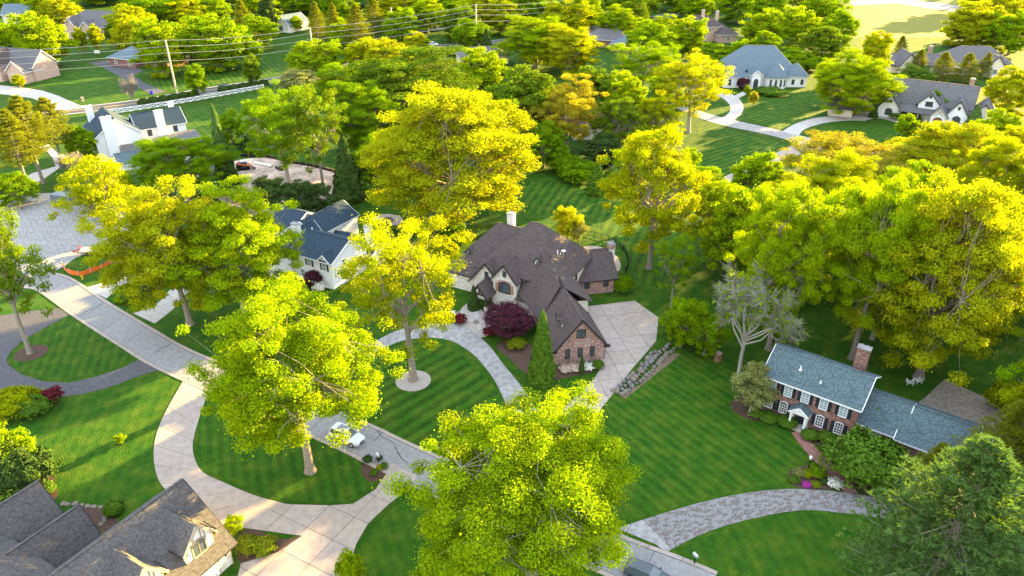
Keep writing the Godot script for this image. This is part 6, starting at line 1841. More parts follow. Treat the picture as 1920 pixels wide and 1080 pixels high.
func tree_list() -> Array:
	# name, form, leaf colour, x, z, crown radius, height, turn, label, category, group
	return [
		["broadleaf_tree", "oak", "leaf_fresh", 2.05, -50.22, 10.85, 20.00, 0.60, "huge bright green tree at the bottom centre overhanging the street", "tree", ""],
		["broadleaf_tree", "maple", "leaf_fresh", -23.76, -65.90, 10.51, 22.99, 4.20, "large yellow-green tree on the front lawn beside the white car", "tree", ""],
		["broadleaf_tree", "open_ash", "leaf_yellow", -13.75, -84.05, 9.35, 24.23, 1.48, "tall open tree with forked trunk standing in the pebble ring", "tree", ""],
		["broadleaf_tree", "elm", "leaf_lemon", -50.40, -98.74, 9.26, 22.74, 0.65, "yellow-green tree on the street verge by the grey driveway", "tree", ""],
		["broadleaf_tree", "elm", "leaf_fresh", -42.03, -100.02, 9.80, 20.93, 2.49, "spreading yellow tree in front of the dark roofed white house", "tree", ""],
		["sparse_tree", "locust", "leaf_moss", -70.88, -90.69, 6.27, 22.63, 0.97, "half bare tree in the mulch ring of the lawn island", "tree", ""],
		["sparse_tree", "locust", "leaf_yellow", -72.75, -121.44, 8.22, 18.99, 0.42, "thin leafed forked tree at the edge of the gravel yard", "tree", ""],
		["broadleaf_tree", "linden", "leaf_lemon", -10.71, -132.66, 16.61, 27.82, 2.52, "massive golden round tree behind the brown roofed house", "tree", ""],
		["broadleaf_tree", "ash", "leaf_green", -50.30, -157.42, 9.55, 22.98, 5.76, "tall green tree with several trunks at the dirt yard", "tree", ""],
		["broadleaf_tree", "locust", "leaf_moss", -42.14, -155.46, 6.88, 22.90, 5.03, "slim green tree at the right side of the dirt yard", "tree", ""],
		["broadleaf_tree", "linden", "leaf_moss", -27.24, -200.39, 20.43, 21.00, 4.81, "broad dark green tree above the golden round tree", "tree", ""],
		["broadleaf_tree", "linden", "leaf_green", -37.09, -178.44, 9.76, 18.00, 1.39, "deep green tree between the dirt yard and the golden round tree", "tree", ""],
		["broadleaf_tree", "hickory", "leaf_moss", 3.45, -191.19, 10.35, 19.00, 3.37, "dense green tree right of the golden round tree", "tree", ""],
		["broadleaf_tree", "elm", "leaf_gold", 13.98, -183.23, 8.65, 18.00, 1.74, "orange tinged tree with dark trunk above the back lawn", "tree", ""],
		["broadleaf_tree", "linden", "leaf_fresh", 8.77, -280.80, 16.08, 17.00, 1.08, "bright yellow tree right of the grey utility pole", "tree", ""],
		["broadleaf_tree", "linden", "leaf_lemon", 19.09, -268.17, 11.70, 16.00, 0.67, "yellow tree crown touching the low grey roofs", "tree", ""],
		["broadleaf_tree", "ash", "leaf_lime", 41.38, -236.63, 11.68, 18.00, 1.35, "open yellow-green tree above the curved white drive", "tree", ""],
		["broadleaf_tree", "ash", "leaf_lemon", 48.54, -199.38, 10.70, 21.43, 5.82, "airy tree between the curved drive and the lane", "tree", ""],
		["broadleaf_tree", "elm", "leaf_moss", 26.61, -176.91, 7.14, 15.00, 5.21, "green tree hiding a roof behind the back lawn", "tree", ""],
		["broadleaf_tree", "elm", "leaf_yellow", 36.92, -185.69, 6.79, 13.00, 5.07, "yellow-green tree beside the end of the lane", "tree", ""],
		["broadleaf_tree", "elm", "leaf_yellow", 24.58, -117.82, 9.26, 25.13, 5.03, "yellow tree with bare lower trunk at the back lawn edge", "tree", ""],
		["sparse_tree", "locust", "leaf_green", 25.93, -104.20, 4.01, 12.18, 1.21, "small light green tree behind the concrete yard", "tree", ""],
		["bare_tree", "bare_tree", "leaf_lime", 31.92, -85.32, 7.30, 18.45, 1.95, "grey half dead tree with bare twigs beside the boulder wall", "tree", ""],
		["broadleaf_tree", "oak", "leaf_fresh", 49.44, -89.30, 9.16, 27.63, 3.94, "tall yellow-green tree behind the brick house ridge", "tree", ""],
		["broadleaf_tree", "maple", "leaf_fresh", 37.98, -91.67, 7.56, 25.48, 4.60, "green tree with slender trunk left of the brick house", "tree", ""],
		["broadleaf_tree", "hickory", "leaf_fresh", 37.63, -113.24, 6.24, 17.00, 5.37, "yellow-green tree at the left end of the garden grove", "tree", ""],
		["broadleaf_tree", "ash", "leaf_lime", 48.30, -108.28, 7.33, 16.00, 5.53, "shaded green tree in the middle of the garden grove", "tree", ""],
		["broadleaf_tree", "maple", "leaf_yellow", 57.76, -124.80, 10.11, 18.00, 0.54, "yellow crowned tree at the top of the garden grove", "tree", ""],
		["broadleaf_tree", "linden", "leaf_lemon", 56.87, -84.56, 10.29, 28.71, 2.20, "huge golden tree right of the brick chimney", "tree", ""],
		["broadleaf_tree", "linden", "leaf_lemon", 73.95, -101.65, 10.59, 19.00, 3.80, "golden tree at the right edge above the gravel pad", "tree", ""],
		["broadleaf_tree", "ash", "leaf_gold", 71.17, -151.36, 12.81, 14.00, 4.22, "pinkish golden tree over a hidden roof by the lane", "tree", ""],
		["broadleaf_tree", "linden", "leaf_lemon", 95.07, -152.01, 12.24, 16.00, 3.18, "wide yellow tree below the half timbered house", "tree", ""],
		["broadleaf_tree", "hickory", "leaf_lime", 50.40, -142.35, 5.96, 13.00, 1.12, "bright green tree beside the brown driveway", "tree", ""],
		["broadleaf_tree", "linden", "leaf_lemon", 110.35, -153.78, 6.91, 15.00, 2.97, "yellow tree cut by the right edge below the lawn", "tree", ""],
		["broadleaf_tree", "elm", "leaf_lime", 71.35, -126.48, 7.33, 16.00, 0.56, "yellow-green tree between the lane and the golden trees", "tree", ""],
		["broadleaf_tree", "linden", "leaf_fresh", 98.57, -217.40, 12.01, 16.97, 5.87, "yellow tree by the arched gateway", "tree", ""],
		["columnar_tree", "poplar", "leaf_yellow", 121.52, -254.24, 5.52, 17.00, 5.44, "tight bright yellow tree behind the arched gateway", "tree", ""],
		["broadleaf_tree", "hickory", "leaf_lemon", 143.80, -214.62, 7.69, 14.00, 3.44, "green tree at the right edge beside the half timbered house", "tree", ""],
		["broadleaf_tree", "linden", "leaf_lime", 93.96, -283.69, 5.94, 12.00, 1.89, "green tree left behind the blue roofed house", "tree", ""],
		["young_tree", "street_tree", "leaf_lime", 103.32, -189.94, 2.93, 7.57, 5.71, "small round tree on the lawn inside the arched drive", "tree", ""],
		["young_tree", "street_tree", "leaf_gold", 74.17, -226.89, 1.47, 4.26, 3.59, "orange sapling on the lawn before the blue roofed house", "tree", ""],
		["young_tree", "street_tree", "leaf_fresh", 74.85, -236.45, 1.19, 3.89, 5.54, "pale sapling by the front walk of the blue roofed house", "tree", ""],
		["broadleaf_tree", "maple", "leaf_green", -70.03, -149.33, 10.70, 14.00, 5.33, "spreading green tree in front of the white farmhouse", "tree", ""],
		["broadleaf_tree", "elm", "leaf_fresh", -86.58, -145.62, 6.68, 9.00, 3.19, "yellow leafed tree left of the builders hut", "tree", ""],
		["bare_shrub", "bare_shrub", "twig", -101.23, -162.34, 3.06, 7.00, 2.60, "pale brown bare shrub beside the white path", "shrub", ""],
		["pine_tree", "tall_pine", "needle_warm", -106.95, -154.17, 5.45, 18.76, 3.76, "leaning golden pine nearest the portable toilet", "tree", "pines by the white path"],
		["pine_tree", "tall_pine", "needle_warm", -107.20, -159.77, 6.48, 20.36, 2.71, "middle one of three tall pines by the white path", "tree", "pines by the white path"],
		["pine_tree", "tall_pine", "needle_warm", -109.12, -171.64, 5.99, 16.84, 1.01, "golden pine in front of the farmhouse door", "tree", "pines by the white path"],
		["broadleaf_tree", "hickory", "leaf_green", -105.38, -147.20, 5.07, 7.00, 1.92, "low green tree at the left edge above the gravel yard", "tree", ""],
		["evergreen_tree", "spruce", "needle", -64.39, -158.09, 3.07, 18.84, 5.10, "slim grey-green spruce by the fence field", "tree", "dark evergreens round the dirt yard"],
		["evergreen_tree", "dogwood", "leaf_dark", -59.25, -148.59, 2.41, 8.43, 0.27, "small dark spruce beside the builders hut", "tree", "dark evergreens round the dirt yard"],
		["evergreen_tree", "dogwood", "leaf_dark", -49.00, -142.76, 4.11, 8.22, 0.29, "dark evergreen at the near edge of the dirt yard", "tree", "dark evergreens round the dirt yard"],
		["evergreen_tree", "dogwood", "leaf_dark", -44.75, -141.36, 4.22, 7.60, 3.93, "second dark evergreen at the near edge of the dirt yard", "tree", "dark evergreens round the dirt yard"],
		["evergreen_tree", "spruce", "leaf_dark", -35.38, -150.11, 4.23, 14.85, 1.76, "tall dark spruce left of the golden round tree", "tree", "dark evergreens round the dirt yard"],
		["evergreen_tree", "dogwood", "leaf_dark", -41.54, -144.18, 4.16, 5.95, 3.36, "dark evergreen behind the navy roof", "tree", "dark evergreens round the dirt yard"],
		["evergreen_tree", "dogwood", "leaf_dark", -35.64, -142.76, 3.45, 4.75, 2.96, "dark evergreen behind the white back gable", "tree", "dark evergreens round the dirt yard"],
		["garden_shrub", "big_shrub", "leaf_dark", -66.57, -185.11, 4.80, 4.00, 2.15, "dark rounded shrub above the dirt yard", "shrub", ""],
		["arborvitae", "arborvitae", "leaf_spring", 4.07, -83.55, 2.36, 11.68, 6.26, "green cone shaped evergreen beside the brick gable", "tree", ""],
		["japanese_maple", "japanese_maple", "leaf_purple", -0.40, -96.12, 3.97, 4.60, 1.23, "dark purple japanese maple in front of the brown roofed house", "tree", ""],
		["red_shrub", "shrub", "leaf_red", -8.13, -99.06, 1.05, 1.60, 2.59, "round dark red shrub left of the flagstone landing", "shrub", ""],
		["red_shrub", "shrub", "leaf_red", -3.51, -95.64, 0.95, 1.30, 1.27, "dark red shrub between landing and purple maple", "shrub", ""],
		["boxwood", "shrub", "leaf_box", 0.64, -92.39, 1.50, 1.30, 3.97, "clipped green shrub under the purple maple", "shrub", ""],
		["flowering_shrub", "flower_clump", "petal_blush", 7.56, -86.10, 0.95, 0.90, 1.74, "leftmost blush flowering shrub under the garage windows", "shrub", "flowering shrubs by the garage"],
		["flowering_shrub", "flower_clump", "petal_blush", 8.94, -86.36, 0.95, 0.95, 2.23, "blush flowering shrub beside the dwarf cypress", "shrub", "flowering shrubs by the garage"],
		["flowering_shrub", "flower_clump", "petal_white", 10.86, -86.62, 0.90, 0.95, 4.69, "white flowering shrub right of the dwarf cypress", "shrub", "flowering shrubs by the garage"],
		["dwarf_cypress", "arborvitae", "leaf_dark", 9.80, -85.71, 0.55, 3.20, 2.01, "narrow dark cypress in front of the middle garage window", "shrub", ""],
		["boxwood", "shrub", "leaf_spring", 12.25, -86.88, 0.90, 1.20, 3.51, "green shrub at the right corner of the brick garage", "shrub", ""],
		["evergreen_vine", "spruce", "leaf_dark", -6.17, -103.48, 1.28, 4.50, 5.68, "dark climbing evergreen left of the timber porch", "shrub", ""],
		["ornamental_tree", "dogwood", "leaf_lemon", 10.80, -129.22, 3.04, 7.41, 0.63, "small yellow-green tree behind the main roof", "tree", ""],
		["ornamental_tree", "dogwood", "leaf_pale", 12.78, -128.27, 2.02, 5.11, 0.39, "white blossomed small tree behind the main roof", "tree", ""],
		["garden_shrub", "big_shrub", "leaf_yellow", -13.33, -118.86, 3.81, 5.00, 1.44, "yellow shrub at the left end of the brown roof", "shrub", ""],
		["garden_shrub", "big_shrub", "leaf_green", -11.00, -126.31, 3.00, 4.50, 4.81, "green shrub behind the left end of the brown roof", "shrub", ""],
		["garden_shrub", "big_shrub", "leaf_green", 18.73, -109.01, 1.60, 3.00, 3.86, "upright shrub at the far corner of the brick wing", "shrub", ""],
		["broadleaf_tree", "dogwood", "leaf_lime", 25.06, -92.39, 3.30, 8.69, 1.49, "dense green shrub tree over the boulder wall", "tree", ""],
		["broadleaf_tree", "dogwood", "leaf_green", 28.16, -90.27, 3.46, 6.84, 2.08, "leafy undergrowth tree below the grey dead tree", "tree", ""],
		["garden_shrub", "big_shrub", "leaf_green", 26.88, -95.11, 3.61, 5.00, 1.11, "tall green shrub at the edge of the concrete yard", "shrub", ""],
		["broadleaf_tree", "dogwood", "leaf_lime", 39.13, -93.90, 2.96, 7.00, 2.88, "small bright green tree right of the grey dead tree", "tree", ""],
		["spruce_tree", "spruce", "leaf_spring", 18.65, -153.67, 2.68, 8.00, 0.27, "dark cone evergreen at the top of the back lawn", "tree", ""],
		["garden_shrub", "big_shrub", "leaf_green", 15.39, -162.71, 4.92, 4.00, 4.38, "dark shrub mass left of the cone evergreen", "shrub", ""],
		["garden_shrub", "big_shrub", "leaf_spring", 24.09, -158.50, 3.61, 4.00, 5.63, "low shrub right of the cone evergreen", "shrub", ""],
		["garden_shrub", "big_shrub", "leaf_green", 11.97, -167.65, 3.78, 5.00, 6.00, "shrub under the orange tinged tree", "shrub", ""],
		["ornamental_tree", "dogwood", "leaf_pale", 30.89, -76.31, 3.05, 7.42, 4.62, "pale leafed small tree at the left corner of the brick house", "tree", ""],
		["garden_shrub", "big_shrub", "leaf_spring", 41.01, -65.11, 4.60, 4.60, 6.03, "large rounded green shrub by the brick path", "shrub", ""],
		["spruce_tree", "spruce", "leaf_green", 44.99, -72.40, 1.45, 4.20, 0.11, "small pointed evergreen beside the brick house wing", "tree", ""],
		["boxwood", "hedge_shrub", "leaf_spring", 33.06, -75.44, 1.30, 0.90, 1.81, "low green shrub at the second window of the brick house", "shrub", "foundation shrubs of the brick house"],
		["boxwood", "hedge_shrub", "leaf_spring", 35.19, -74.38, 1.30, 1.10, 6.07, "rounded green shrub left of the portico", "shrub", "foundation shrubs of the brick house"],
		["boxwood", "hedge_shrub", "leaf_spring", 37.15, -71.79, 1.10, 1.10, 4.87, "rounded green shrub right of the portico", "shrub", "foundation shrubs of the brick house"],
		["boxwood", "hedge_shrub", "leaf_spring", 39.09, -71.29, 1.20, 1.10, 2.58, "second green shrub right of the portico", "shrub", "foundation shrubs of the brick house"],
		["boxwood", "hedge_shrub", "leaf_spring", 31.59, -76.31, 1.00, 0.80, 5.92, "low green shrub under the pale small tree", "shrub", "foundation shrubs of the brick house"],
		["bed_plant", "flower_clump", "leaf_pale", 33.60, -65.27, 0.80, 0.80, 3.90, "pale leafed plant in the bed by the lamp post", "plant", "plants in the lamp post bed"],
		["bed_plant", "flower_clump", "leaf_yellow", 34.41, -65.09, 0.70, 0.70, 5.14, "yellow-green plant in the bed by the lamp post", "plant", "plants in the lamp post bed"],
		["bed_plant", "flower_clump", "leaf_green", 35.60, -65.27, 1.10, 1.10, 1.84, "tall green plant in the middle of the lamp post bed", "plant", "plants in the lamp post bed"],
		["bed_plant", "flower_clump", "petal_pink", 33.84, -63.44, 0.55, 0.40, 1.20, "magenta flower cushion at the edge of the worn drive", "plant", "plants in the lamp post bed"],
		["bed_plant", "flower_clump", "leaf_box", 34.94, -63.44, 0.60, 0.50, 2.79, "bright green low plant at the edge of the worn drive", "plant", "plants in the lamp post bed"],
		["bed_plant", "flower_clump", "petal_white", 37.12, -63.53, 0.90, 0.70, 0.86, "white flowered plant between bed and brick path", "plant", "plants in the lamp post bed"],
		["bed_plant", "flower_clump", "leaf_dark", 36.11, -63.96, 0.60, 0.50, 2.40, "dark low plant in the lamp post bed", "plant", "plants in the lamp post bed"],
		["bed_plant", "flower_clump", "leaf_spring", 32.62, -64.22, 0.70, 0.60, 6.04, "green plant at the left tip of the lamp post bed", "plant", "plants in the lamp post bed"],
		["pine_tree", "white_pine", "needle", 39.24, -46.84, 9.52, 21.00, 1.00, "big soft needled pine filling the bottom corner", "tree", ""],
		["pine_tree", "white_pine", "needle_warm", 53.78, -61.13, 5.98, 14.00, 2.08, "soft needled pine at the edge beside the grey wing", "tree", ""],
		["garden_shrub", "big_shrub", "leaf_yellow", 64.81, -77.47, 2.43, 4.00, 0.06, "yellow-green shrub beside the gravel pad", "shrub", ""],
		["weeping_shrub", "spruce", "leaf_dark", 45.81, -64.39, 1.00, 2.20, 0.28, "blue-green little evergreen beside the rounded shrub", "shrub", ""],
		["pine_tree", "white_pine", "needle_warm", 45.66, -60.31, 3.45, 9.00, 1.06, "golden tipped young pine before the grey wing window", "tree", ""],
		["boxwood", "shrub", "leaf_box", -27.41, -54.24, 1.25, 1.50, 4.92, "left yellow-green clipped shrub by the foreground garage", "shrub", "clipped shrubs by the foreground garage"],
		["boxwood", "shrub", "leaf_box", -25.65, -54.10, 1.35, 1.45, 2.28, "right yellow-green clipped shrub by the foreground garage", "shrub", "clipped shrubs by the foreground garage"],
		["young_tree", "dogwood", "leaf_fresh", -29.45, -56.41, 1.13, 2.60, 1.82, "thin sapling at the corner of the foreground garage", "tree", ""],
		["garden_shrub", "big_shrub", "leaf_dark", -55.43, -62.91, 3.30, 5.00, 0.61, "dark leafy shrub at the left edge above the foreground house", "shrub", ""],
		["broadleaf_tree", "dogwood", "leaf_lime", -57.53, -65.10, 3.04, 7.00, 6.17, "yellow-green small tree at the left edge of the lower lawn", "tree", ""],
		["red_shrub", "dogwood", "leaf_red", -60.84, -78.66, 1.50, 2.60, 2.66, "red leafed small tree beside the asphalt loop", "shrub", ""],
		["boxwood", "hedge_shrub", "leaf_spring", -52.98, -62.26, 1.20, 1.40, 1.31, "round green shrub at the tip of the left bed", "shrub", ""],
		["boxwood", "hedge_shrub", "leaf_spring", -43.78, -59.43, 1.10, 1.20, 0.37, "leafy green shrub above the foreground roof ridge", "shrub", ""],
		["boxwood", "hedge_shrub", "leaf_fresh", -43.14, -55.09, 0.90, 1.00, 0.35, "small bright shrub behind the foreground gable roofs", "shrub", ""],
		["young_tree", "dogwood", "leaf_fresh", -48.16, -70.70, 0.80, 1.50, 1.06, "tiny lawn sapling in the lower left lawn", "shrub", ""],
		["garden_shrub", "big_shrub", "leaf_yellow", -65.15, -77.12, 3.12, 3.00, 4.25, "yellow-green shrub bank along the asphalt drive", "shrub", ""],
		["garden_shrub", "big_shrub", "leaf_spring", -62.37, -76.85, 2.43, 2.20, 0.94, "low green shrub bank beside the red small tree", "shrub", ""],
		["garden_shrub", "big_shrub", "leaf_fresh", -15.83, -49.91, 1.30, 4.14, 0.26, "leafy shrub at the bottom edge left of the front tree", "shrub", ""],
		["bed_plant", "shrub", "leaf_dark", -17.23, -67.45, 0.60, 0.90, 3.08, "dark shrub at the upper tip of the mailbox bed", "plant", "plants in the mailbox bed"],
		["bed_plant", "shrub", "leaf_spring", -16.11, -65.27, 0.50, 0.75, 1.56, "round green shrub in the mailbox bed", "plant", "plants in the mailbox bed"],
		["bed_plant", "shrub", "leaf_yellow", -15.57, -66.17, 0.45, 0.68, 6.27, "yellow plant in the mailbox bed", "plant", "plants in the mailbox bed"],
		["bed_plant", "shrub", "leaf_spring", -15.15, -66.35, 0.50, 0.75, 0.77, "small green shrub beside the yellow plant", "plant", "plants in the mailbox bed"],
		["bed_plant", "shrub", "leaf_dark", -15.89, -67.82, 0.40, 0.60, 3.32, "little shrub at the foot of the mailbox", "plant", "plants in the mailbox bed"],
		["garden_shrub", "big_shrub", "leaf_spring", -62.73, -106.30, 1.80, 1.60, 4.86, "rounded shrub between the two grey drives", "shrub", "shrubs between the grey drives"],
		["garden_shrub", "big_shrub", "leaf_dark", -62.32, -109.01, 1.60, 1.60, 2.57, "dark shrub between the two grey drives", "shrub", "shrubs between the grey drives"],
		["garden_shrub", "big_shrub", "leaf_fresh", -64.15, -105.94, 1.40, 1.00, 6.20, "low bright shrub at the kerb between the drives", "shrub", "shrubs between the grey drives"],
		["garden_shrub", "big_shrub", "leaf_yellow", -61.43, -110.50, 1.50, 1.40, 3.00, "yellow-green shrub between the drives under the tree", "shrub", "shrubs between the grey drives"],
		["japanese_maple", "japanese_maple", "leaf_purple", -33.74, -110.99, 1.63, 3.00, 1.52, "small purple maple under the windows of the white house", "tree", ""],
		["flowering_shrub", "flower_clump", "petal_white", -32.55, -109.57, 1.20, 1.60, 2.58, "white flowering shrub beside the small purple maple", "shrub", ""],
		["japanese_maple", "japanese_maple", "leaf_red", -44.71, -131.44, 1.86, 3.40, 0.23, "dark red maple behind the navy roof", "tree", ""],
		["garden_shrub", "big_shrub", "leaf_spring", -27.30, -133.10, 4.20, 1.20, 2.65, "low green hedge beside the fire pit", "hedge", ""],
		["broadleaf_tree", "beech", "leaf_fresh", -172.28, -279.34, 11.14, 18.56, 1.56, "large yellow-green tree beside the pink brick house", "tree", ""],
		["broadleaf_tree", "hickory", "leaf_lemon", -204.33, -351.25, 8.99, 15.00, 5.58, "yellow tree above the large tree by the pink house", "tree", ""],
		["young_tree", "street_tree", "leaf_yellow", -171.80, -305.29, 2.75, 9.82, 5.22, "left yellow cone tree before the far grey roof", "tree", "cone trees before the far grey roof"],
		["young_tree", "street_tree", "leaf_yellow", -167.14, -308.45, 2.99, 10.31, 3.13, "middle yellow cone tree before the far grey roof", "tree", "cone trees before the far grey roof"],
		["young_tree", "street_tree", "leaf_moss", -165.72, -318.26, 2.86, 8.91, 0.20, "right greener cone tree before the far grey roof", "tree", "cone trees before the far grey roof"],
		["broadleaf_tree", "beech", "leaf_fresh", -123.18, -266.57, 10.21, 18.76, 1.60, "drooping yellow-green tree behind the tall utility pole", "tree", ""],
		["broadleaf_tree", "beech", "leaf_lime", -107.18, -278.46, 13.53, 17.97, 1.52, "wide drooping green tree above the yellow lawn", "tree", ""],
		["lollipop_tree", "street_tree", "leaf_green", -99.50, -235.79, 3.36, 10.33, 1.31, "clipped round street tree left of the dark car", "tree", ""],
		["lollipop_tree", "street_tree", "leaf_moss", -85.75, -248.17, 2.99, 10.74, 1.45, "clipped round street tree right of the dark car", "tree", ""],
		["bare_shrub", "bare_shrub", "leaf_gold", -115.35, -224.45, 2.73, 10.27, 5.46, "upright bare pinkish tree at the roadside", "tree", ""],
		["young_tree", "street_tree", "leaf_yellow", -164.44, -248.90, 2.13, 4.39, 0.89, "bright yellow little tree beside the white driveway", "tree", ""],
		["red_shrub", "dogwood", "leaf_red", -177.78, -268.21, 1.80, 3.50, 0.32, "dark red small tree against the pink house", "shrub", ""],
		["hedge_shrub", "hedge_shrub", "leaf_dark", -112.88, -226.27, 1.90, 2.40, 5.83, "dark round hedge shrub along the roadside fence, number one from the left", "shrub", "hedge shrubs along the white fence"],
		["hedge_shrub", "hedge_shrub", "leaf_dark", -110.62, -228.12, 1.90, 2.40, 3.55, "dark round hedge shrub along the roadside fence, number two from the left", "shrub", "hedge shrubs along the white fence"],
		["hedge_shrub", "hedge_shrub", "leaf_dark", -108.32, -230.00, 1.90, 2.40, 6.22, "dark round hedge shrub along the roadside fence, number three from the left", "shrub", "hedge shrubs along the white fence"],
		["hedge_shrub", "hedge_shrub", "leaf_dark", -105.98, -231.90, 1.90, 2.40, 2.53, "dark round hedge shrub along the roadside fence, number four from the left", "shrub", "hedge shrubs along the white fence"],
		["hedge_shrub", "hedge_shrub", "leaf_dark", -103.62, -233.83, 1.90, 2.40, 5.66, "dark round hedge shrub along the roadside fence, number five from the left", "shrub", "hedge shrubs along the white fence"],
		["hedge_shrub", "hedge_shrub", "leaf_dark", -101.21, -235.79, 1.90, 2.40, 4.11, "dark round hedge shrub along the roadside fence, number six from the left", "shrub", "hedge shrubs along the white fence"],
		["hedge_shrub", "hedge_shrub", "leaf_dark", -93.79, -241.84, 1.90, 2.40, 4.97, "dark round hedge shrub along the roadside fence, number seven from the left", "shrub", "hedge shrubs along the white fence"],
		["hedge_shrub", "hedge_shrub", "leaf_dark", -91.24, -243.92, 1.90, 2.40, 4.68, "dark round hedge shrub along the roadside fence, number eight from the left", "shrub", "hedge shrubs along the white fence"],
		["hedge_shrub", "hedge_shrub", "leaf_dark", -88.66, -246.03, 1.90, 2.40, 3.10, "dark round hedge shrub along the roadside fence, number nine from the left", "shrub", "hedge shrubs along the white fence"],
		["hedge_shrub", "hedge_shrub", "leaf_dark", -86.03, -248.17, 1.90, 2.40, 0.58, "dark round hedge shrub along the roadside fence, number ten from the left", "shrub", "hedge shrubs along the white fence"],
		["hedge_shrub", "hedge_shrub", "leaf_dark", -83.36, -250.35, 1.90, 2.40, 1.32, "dark round hedge shrub along the roadside fence, number eleven from the left", "shrub", "hedge shrubs along the white fence"],
		["dark_tree", "poplar", "leaf_dark", -106.76, -339.69, 4.41, 16.59, 5.49, "dark tree in front of the far white shed", "tree", ""],
		["garden_shrub", "street_tree", "leaf_fresh", -98.17, -352.67, 3.15, 7.00, 5.65, "yellow small tree beside the far white shed", "tree", ""],
		["pine_tree", "white_pine", "needle_warm", -81.92, -324.64, 5.57, 17.00, 5.81, "far golden pine right of the white shed", "tree", "far golden pines"],
		["pine_tree", "white_pine", "needle_warm", -72.31, -314.24, 5.40, 18.00, 2.11, "far golden pine above the wires", "tree", "far golden pines"],
		["pine_tree", "white_pine", "needle_warm", -61.12, -304.25, 7.85, 19.00, 4.13, "large far golden pine left of the white pole", "tree", "far golden pines"],
		["pine_tree", "white_pine", "needle_warm", -111.09, -320.80, 6.60, 18.00, 5.02, "far pine left of the white shed", "tree", "far golden pines"],
		["pine_tree", "white_pine", "needle_warm", -59.48, -334.71, 6.86, 18.00, 4.03, "far pine behind the white pole", "tree", "far golden pines"],
		["broadleaf_tree", "beech", "leaf_fresh", -68.39, -264.74, 11.15, 12.00, 5.12, "airy yellow tree at the end of the white fence", "tree", ""],
		["broadleaf_tree", "beech", "leaf_yellow", -50.95, -269.26, 10.38, 12.00, 3.32, "yellow tree below the far white car", "tree", ""],
		["broadleaf_tree", "hickory", "leaf_green", -96.00, -280.03, 3.92, 10.00, 4.11, "dark tree at the corner of the far lawn", "tree", ""],
		["broadleaf_tree", "hickory", "leaf_pale", -68.35, -239.70, 7.69, 8.00, 4.31, "grey-green brush at the fence end", "tree", ""],
		["sparse_tree", "locust", "leaf_pale", -55.27, -226.86, 6.50, 9.00, 1.68, "pale twiggy tree behind the slim green tree", "tree", ""],
		["spruce_tree", "spruce", "leaf_dark", -10.13, -304.01, 3.59, 10.00, 5.80, "dark evergreen at the far road junction", "tree", ""],
		["spruce_tree", "spruce", "leaf_dark", -25.29, -300.17, 1.26, 4.48, 6.01, "left small cypress at the far junction", "tree", "small cypresses at the far junction"],
		["spruce_tree", "spruce", "leaf_dark", -22.55, -300.17, 1.26, 4.48, 0.47, "middle small cypress at the far junction", "tree", "small cypresses at the far junction"],
		["spruce_tree", "spruce", "leaf_dark", -19.81, -300.17, 1.26, 4.48, 6.10, "right small cypress at the far junction", "tree", "small cypresses at the far junction"],
		["broadleaf_tree", "linden", "leaf_fresh", 44.10, -329.27, 9.61, 14.00, 6.04, "rounded green tree pair left of the far brick house", "tree", ""],
		["broadleaf_tree", "linden", "leaf_moss", 53.86, -342.27, 8.20, 15.00, 4.20, "dark round tree above the grey roofs", "tree", ""],
		["broadleaf_tree", "elm", "leaf_fresh", 61.27, -313.65, 8.12, 13.00, 0.28, "yellow-green tree before the far brick house", "tree", ""],
		["broadleaf_tree", "beech", "leaf_fresh", 101.70, -312.66, 9.70, 15.00, 5.65, "yellow tree above the blue roofed house", "tree", ""],
		["broadleaf_tree", "beech", "leaf_fresh", 118.50, -318.97, 9.88, 15.00, 0.80, "yellow-green tree right above the blue roofed house", "tree", ""],
		["broadleaf_tree", "hickory", "leaf_moss", 114.99, -282.38, 9.34, 14.00, 6.08, "green tree between blue roof and golden field", "tree", ""],
		["broadleaf_tree", "hickory", "leaf_green", 132.51, -312.66, 7.54, 15.00, 4.19, "dark green tree at the corner of the golden field", "tree", ""],
		["broadleaf_tree", "beech", "leaf_lime", 102.44, -274.87, 10.63, 7.00, 0.38, "dark hedge trees right of the blue roof", "tree", ""],
		["broadleaf_tree", "beech", "leaf_lime", 77.70, -284.27, 8.97, 7.00, 1.05, "dark hedge trees left of the blue roof", "tree", ""],
		["pine_tree", "white_pine", "needle_warm", 149.23, -293.19, 3.68, 9.00, 3.99, "small pine nearest the yellow columnar tree", "tree", "pines before the dark roofed house"],
		["pine_tree", "white_pine", "needle_warm", 143.88, -267.29, 4.23, 9.00, 3.57, "first pine in front of the dark roofed far house", "tree", "pines before the dark roofed house"],
		["pine_tree", "white_pine", "needle_warm", 147.22, -257.58, 5.45, 10.00, 4.69, "broad pine in front of the dark roofed far house", "tree", "pines before the dark roofed house"],
		["pine_tree", "white_pine", "needle_warm", 154.50, -255.92, 5.42, 10.00, 5.82, "broad pine before the right end of the dark roof", "tree", "pines before the dark roofed house"],
		["pine_tree", "white_pine", "needle_warm", 164.47, -262.09, 3.70, 9.00, 1.37, "last pine at the right end of the dark roof", "tree", "pines before the dark roofed house"],
		["broadleaf_tree", "linden", "leaf_spring", 133.43, -249.75, 6.21, 7.00, 0.02, "low green tree behind the half timbered house", "tree", ""],
		["spruce_tree", "spruce", "needle", 128.09, -201.90, 3.24, 7.00, 5.79, "dark pine at the right end of the half timbered house", "tree", ""],
		["spruce_tree", "spruce", "leaf_dark", 105.69, -213.89, 1.71, 4.00, 0.08, "small dark spruce beside the gateway arch", "tree", ""],
		["broadleaf_tree", "beech", "leaf_lemon", 186.35, -316.27, 9.81, 14.00, 5.50, "golden tree at the right end of the field", "tree", ""],
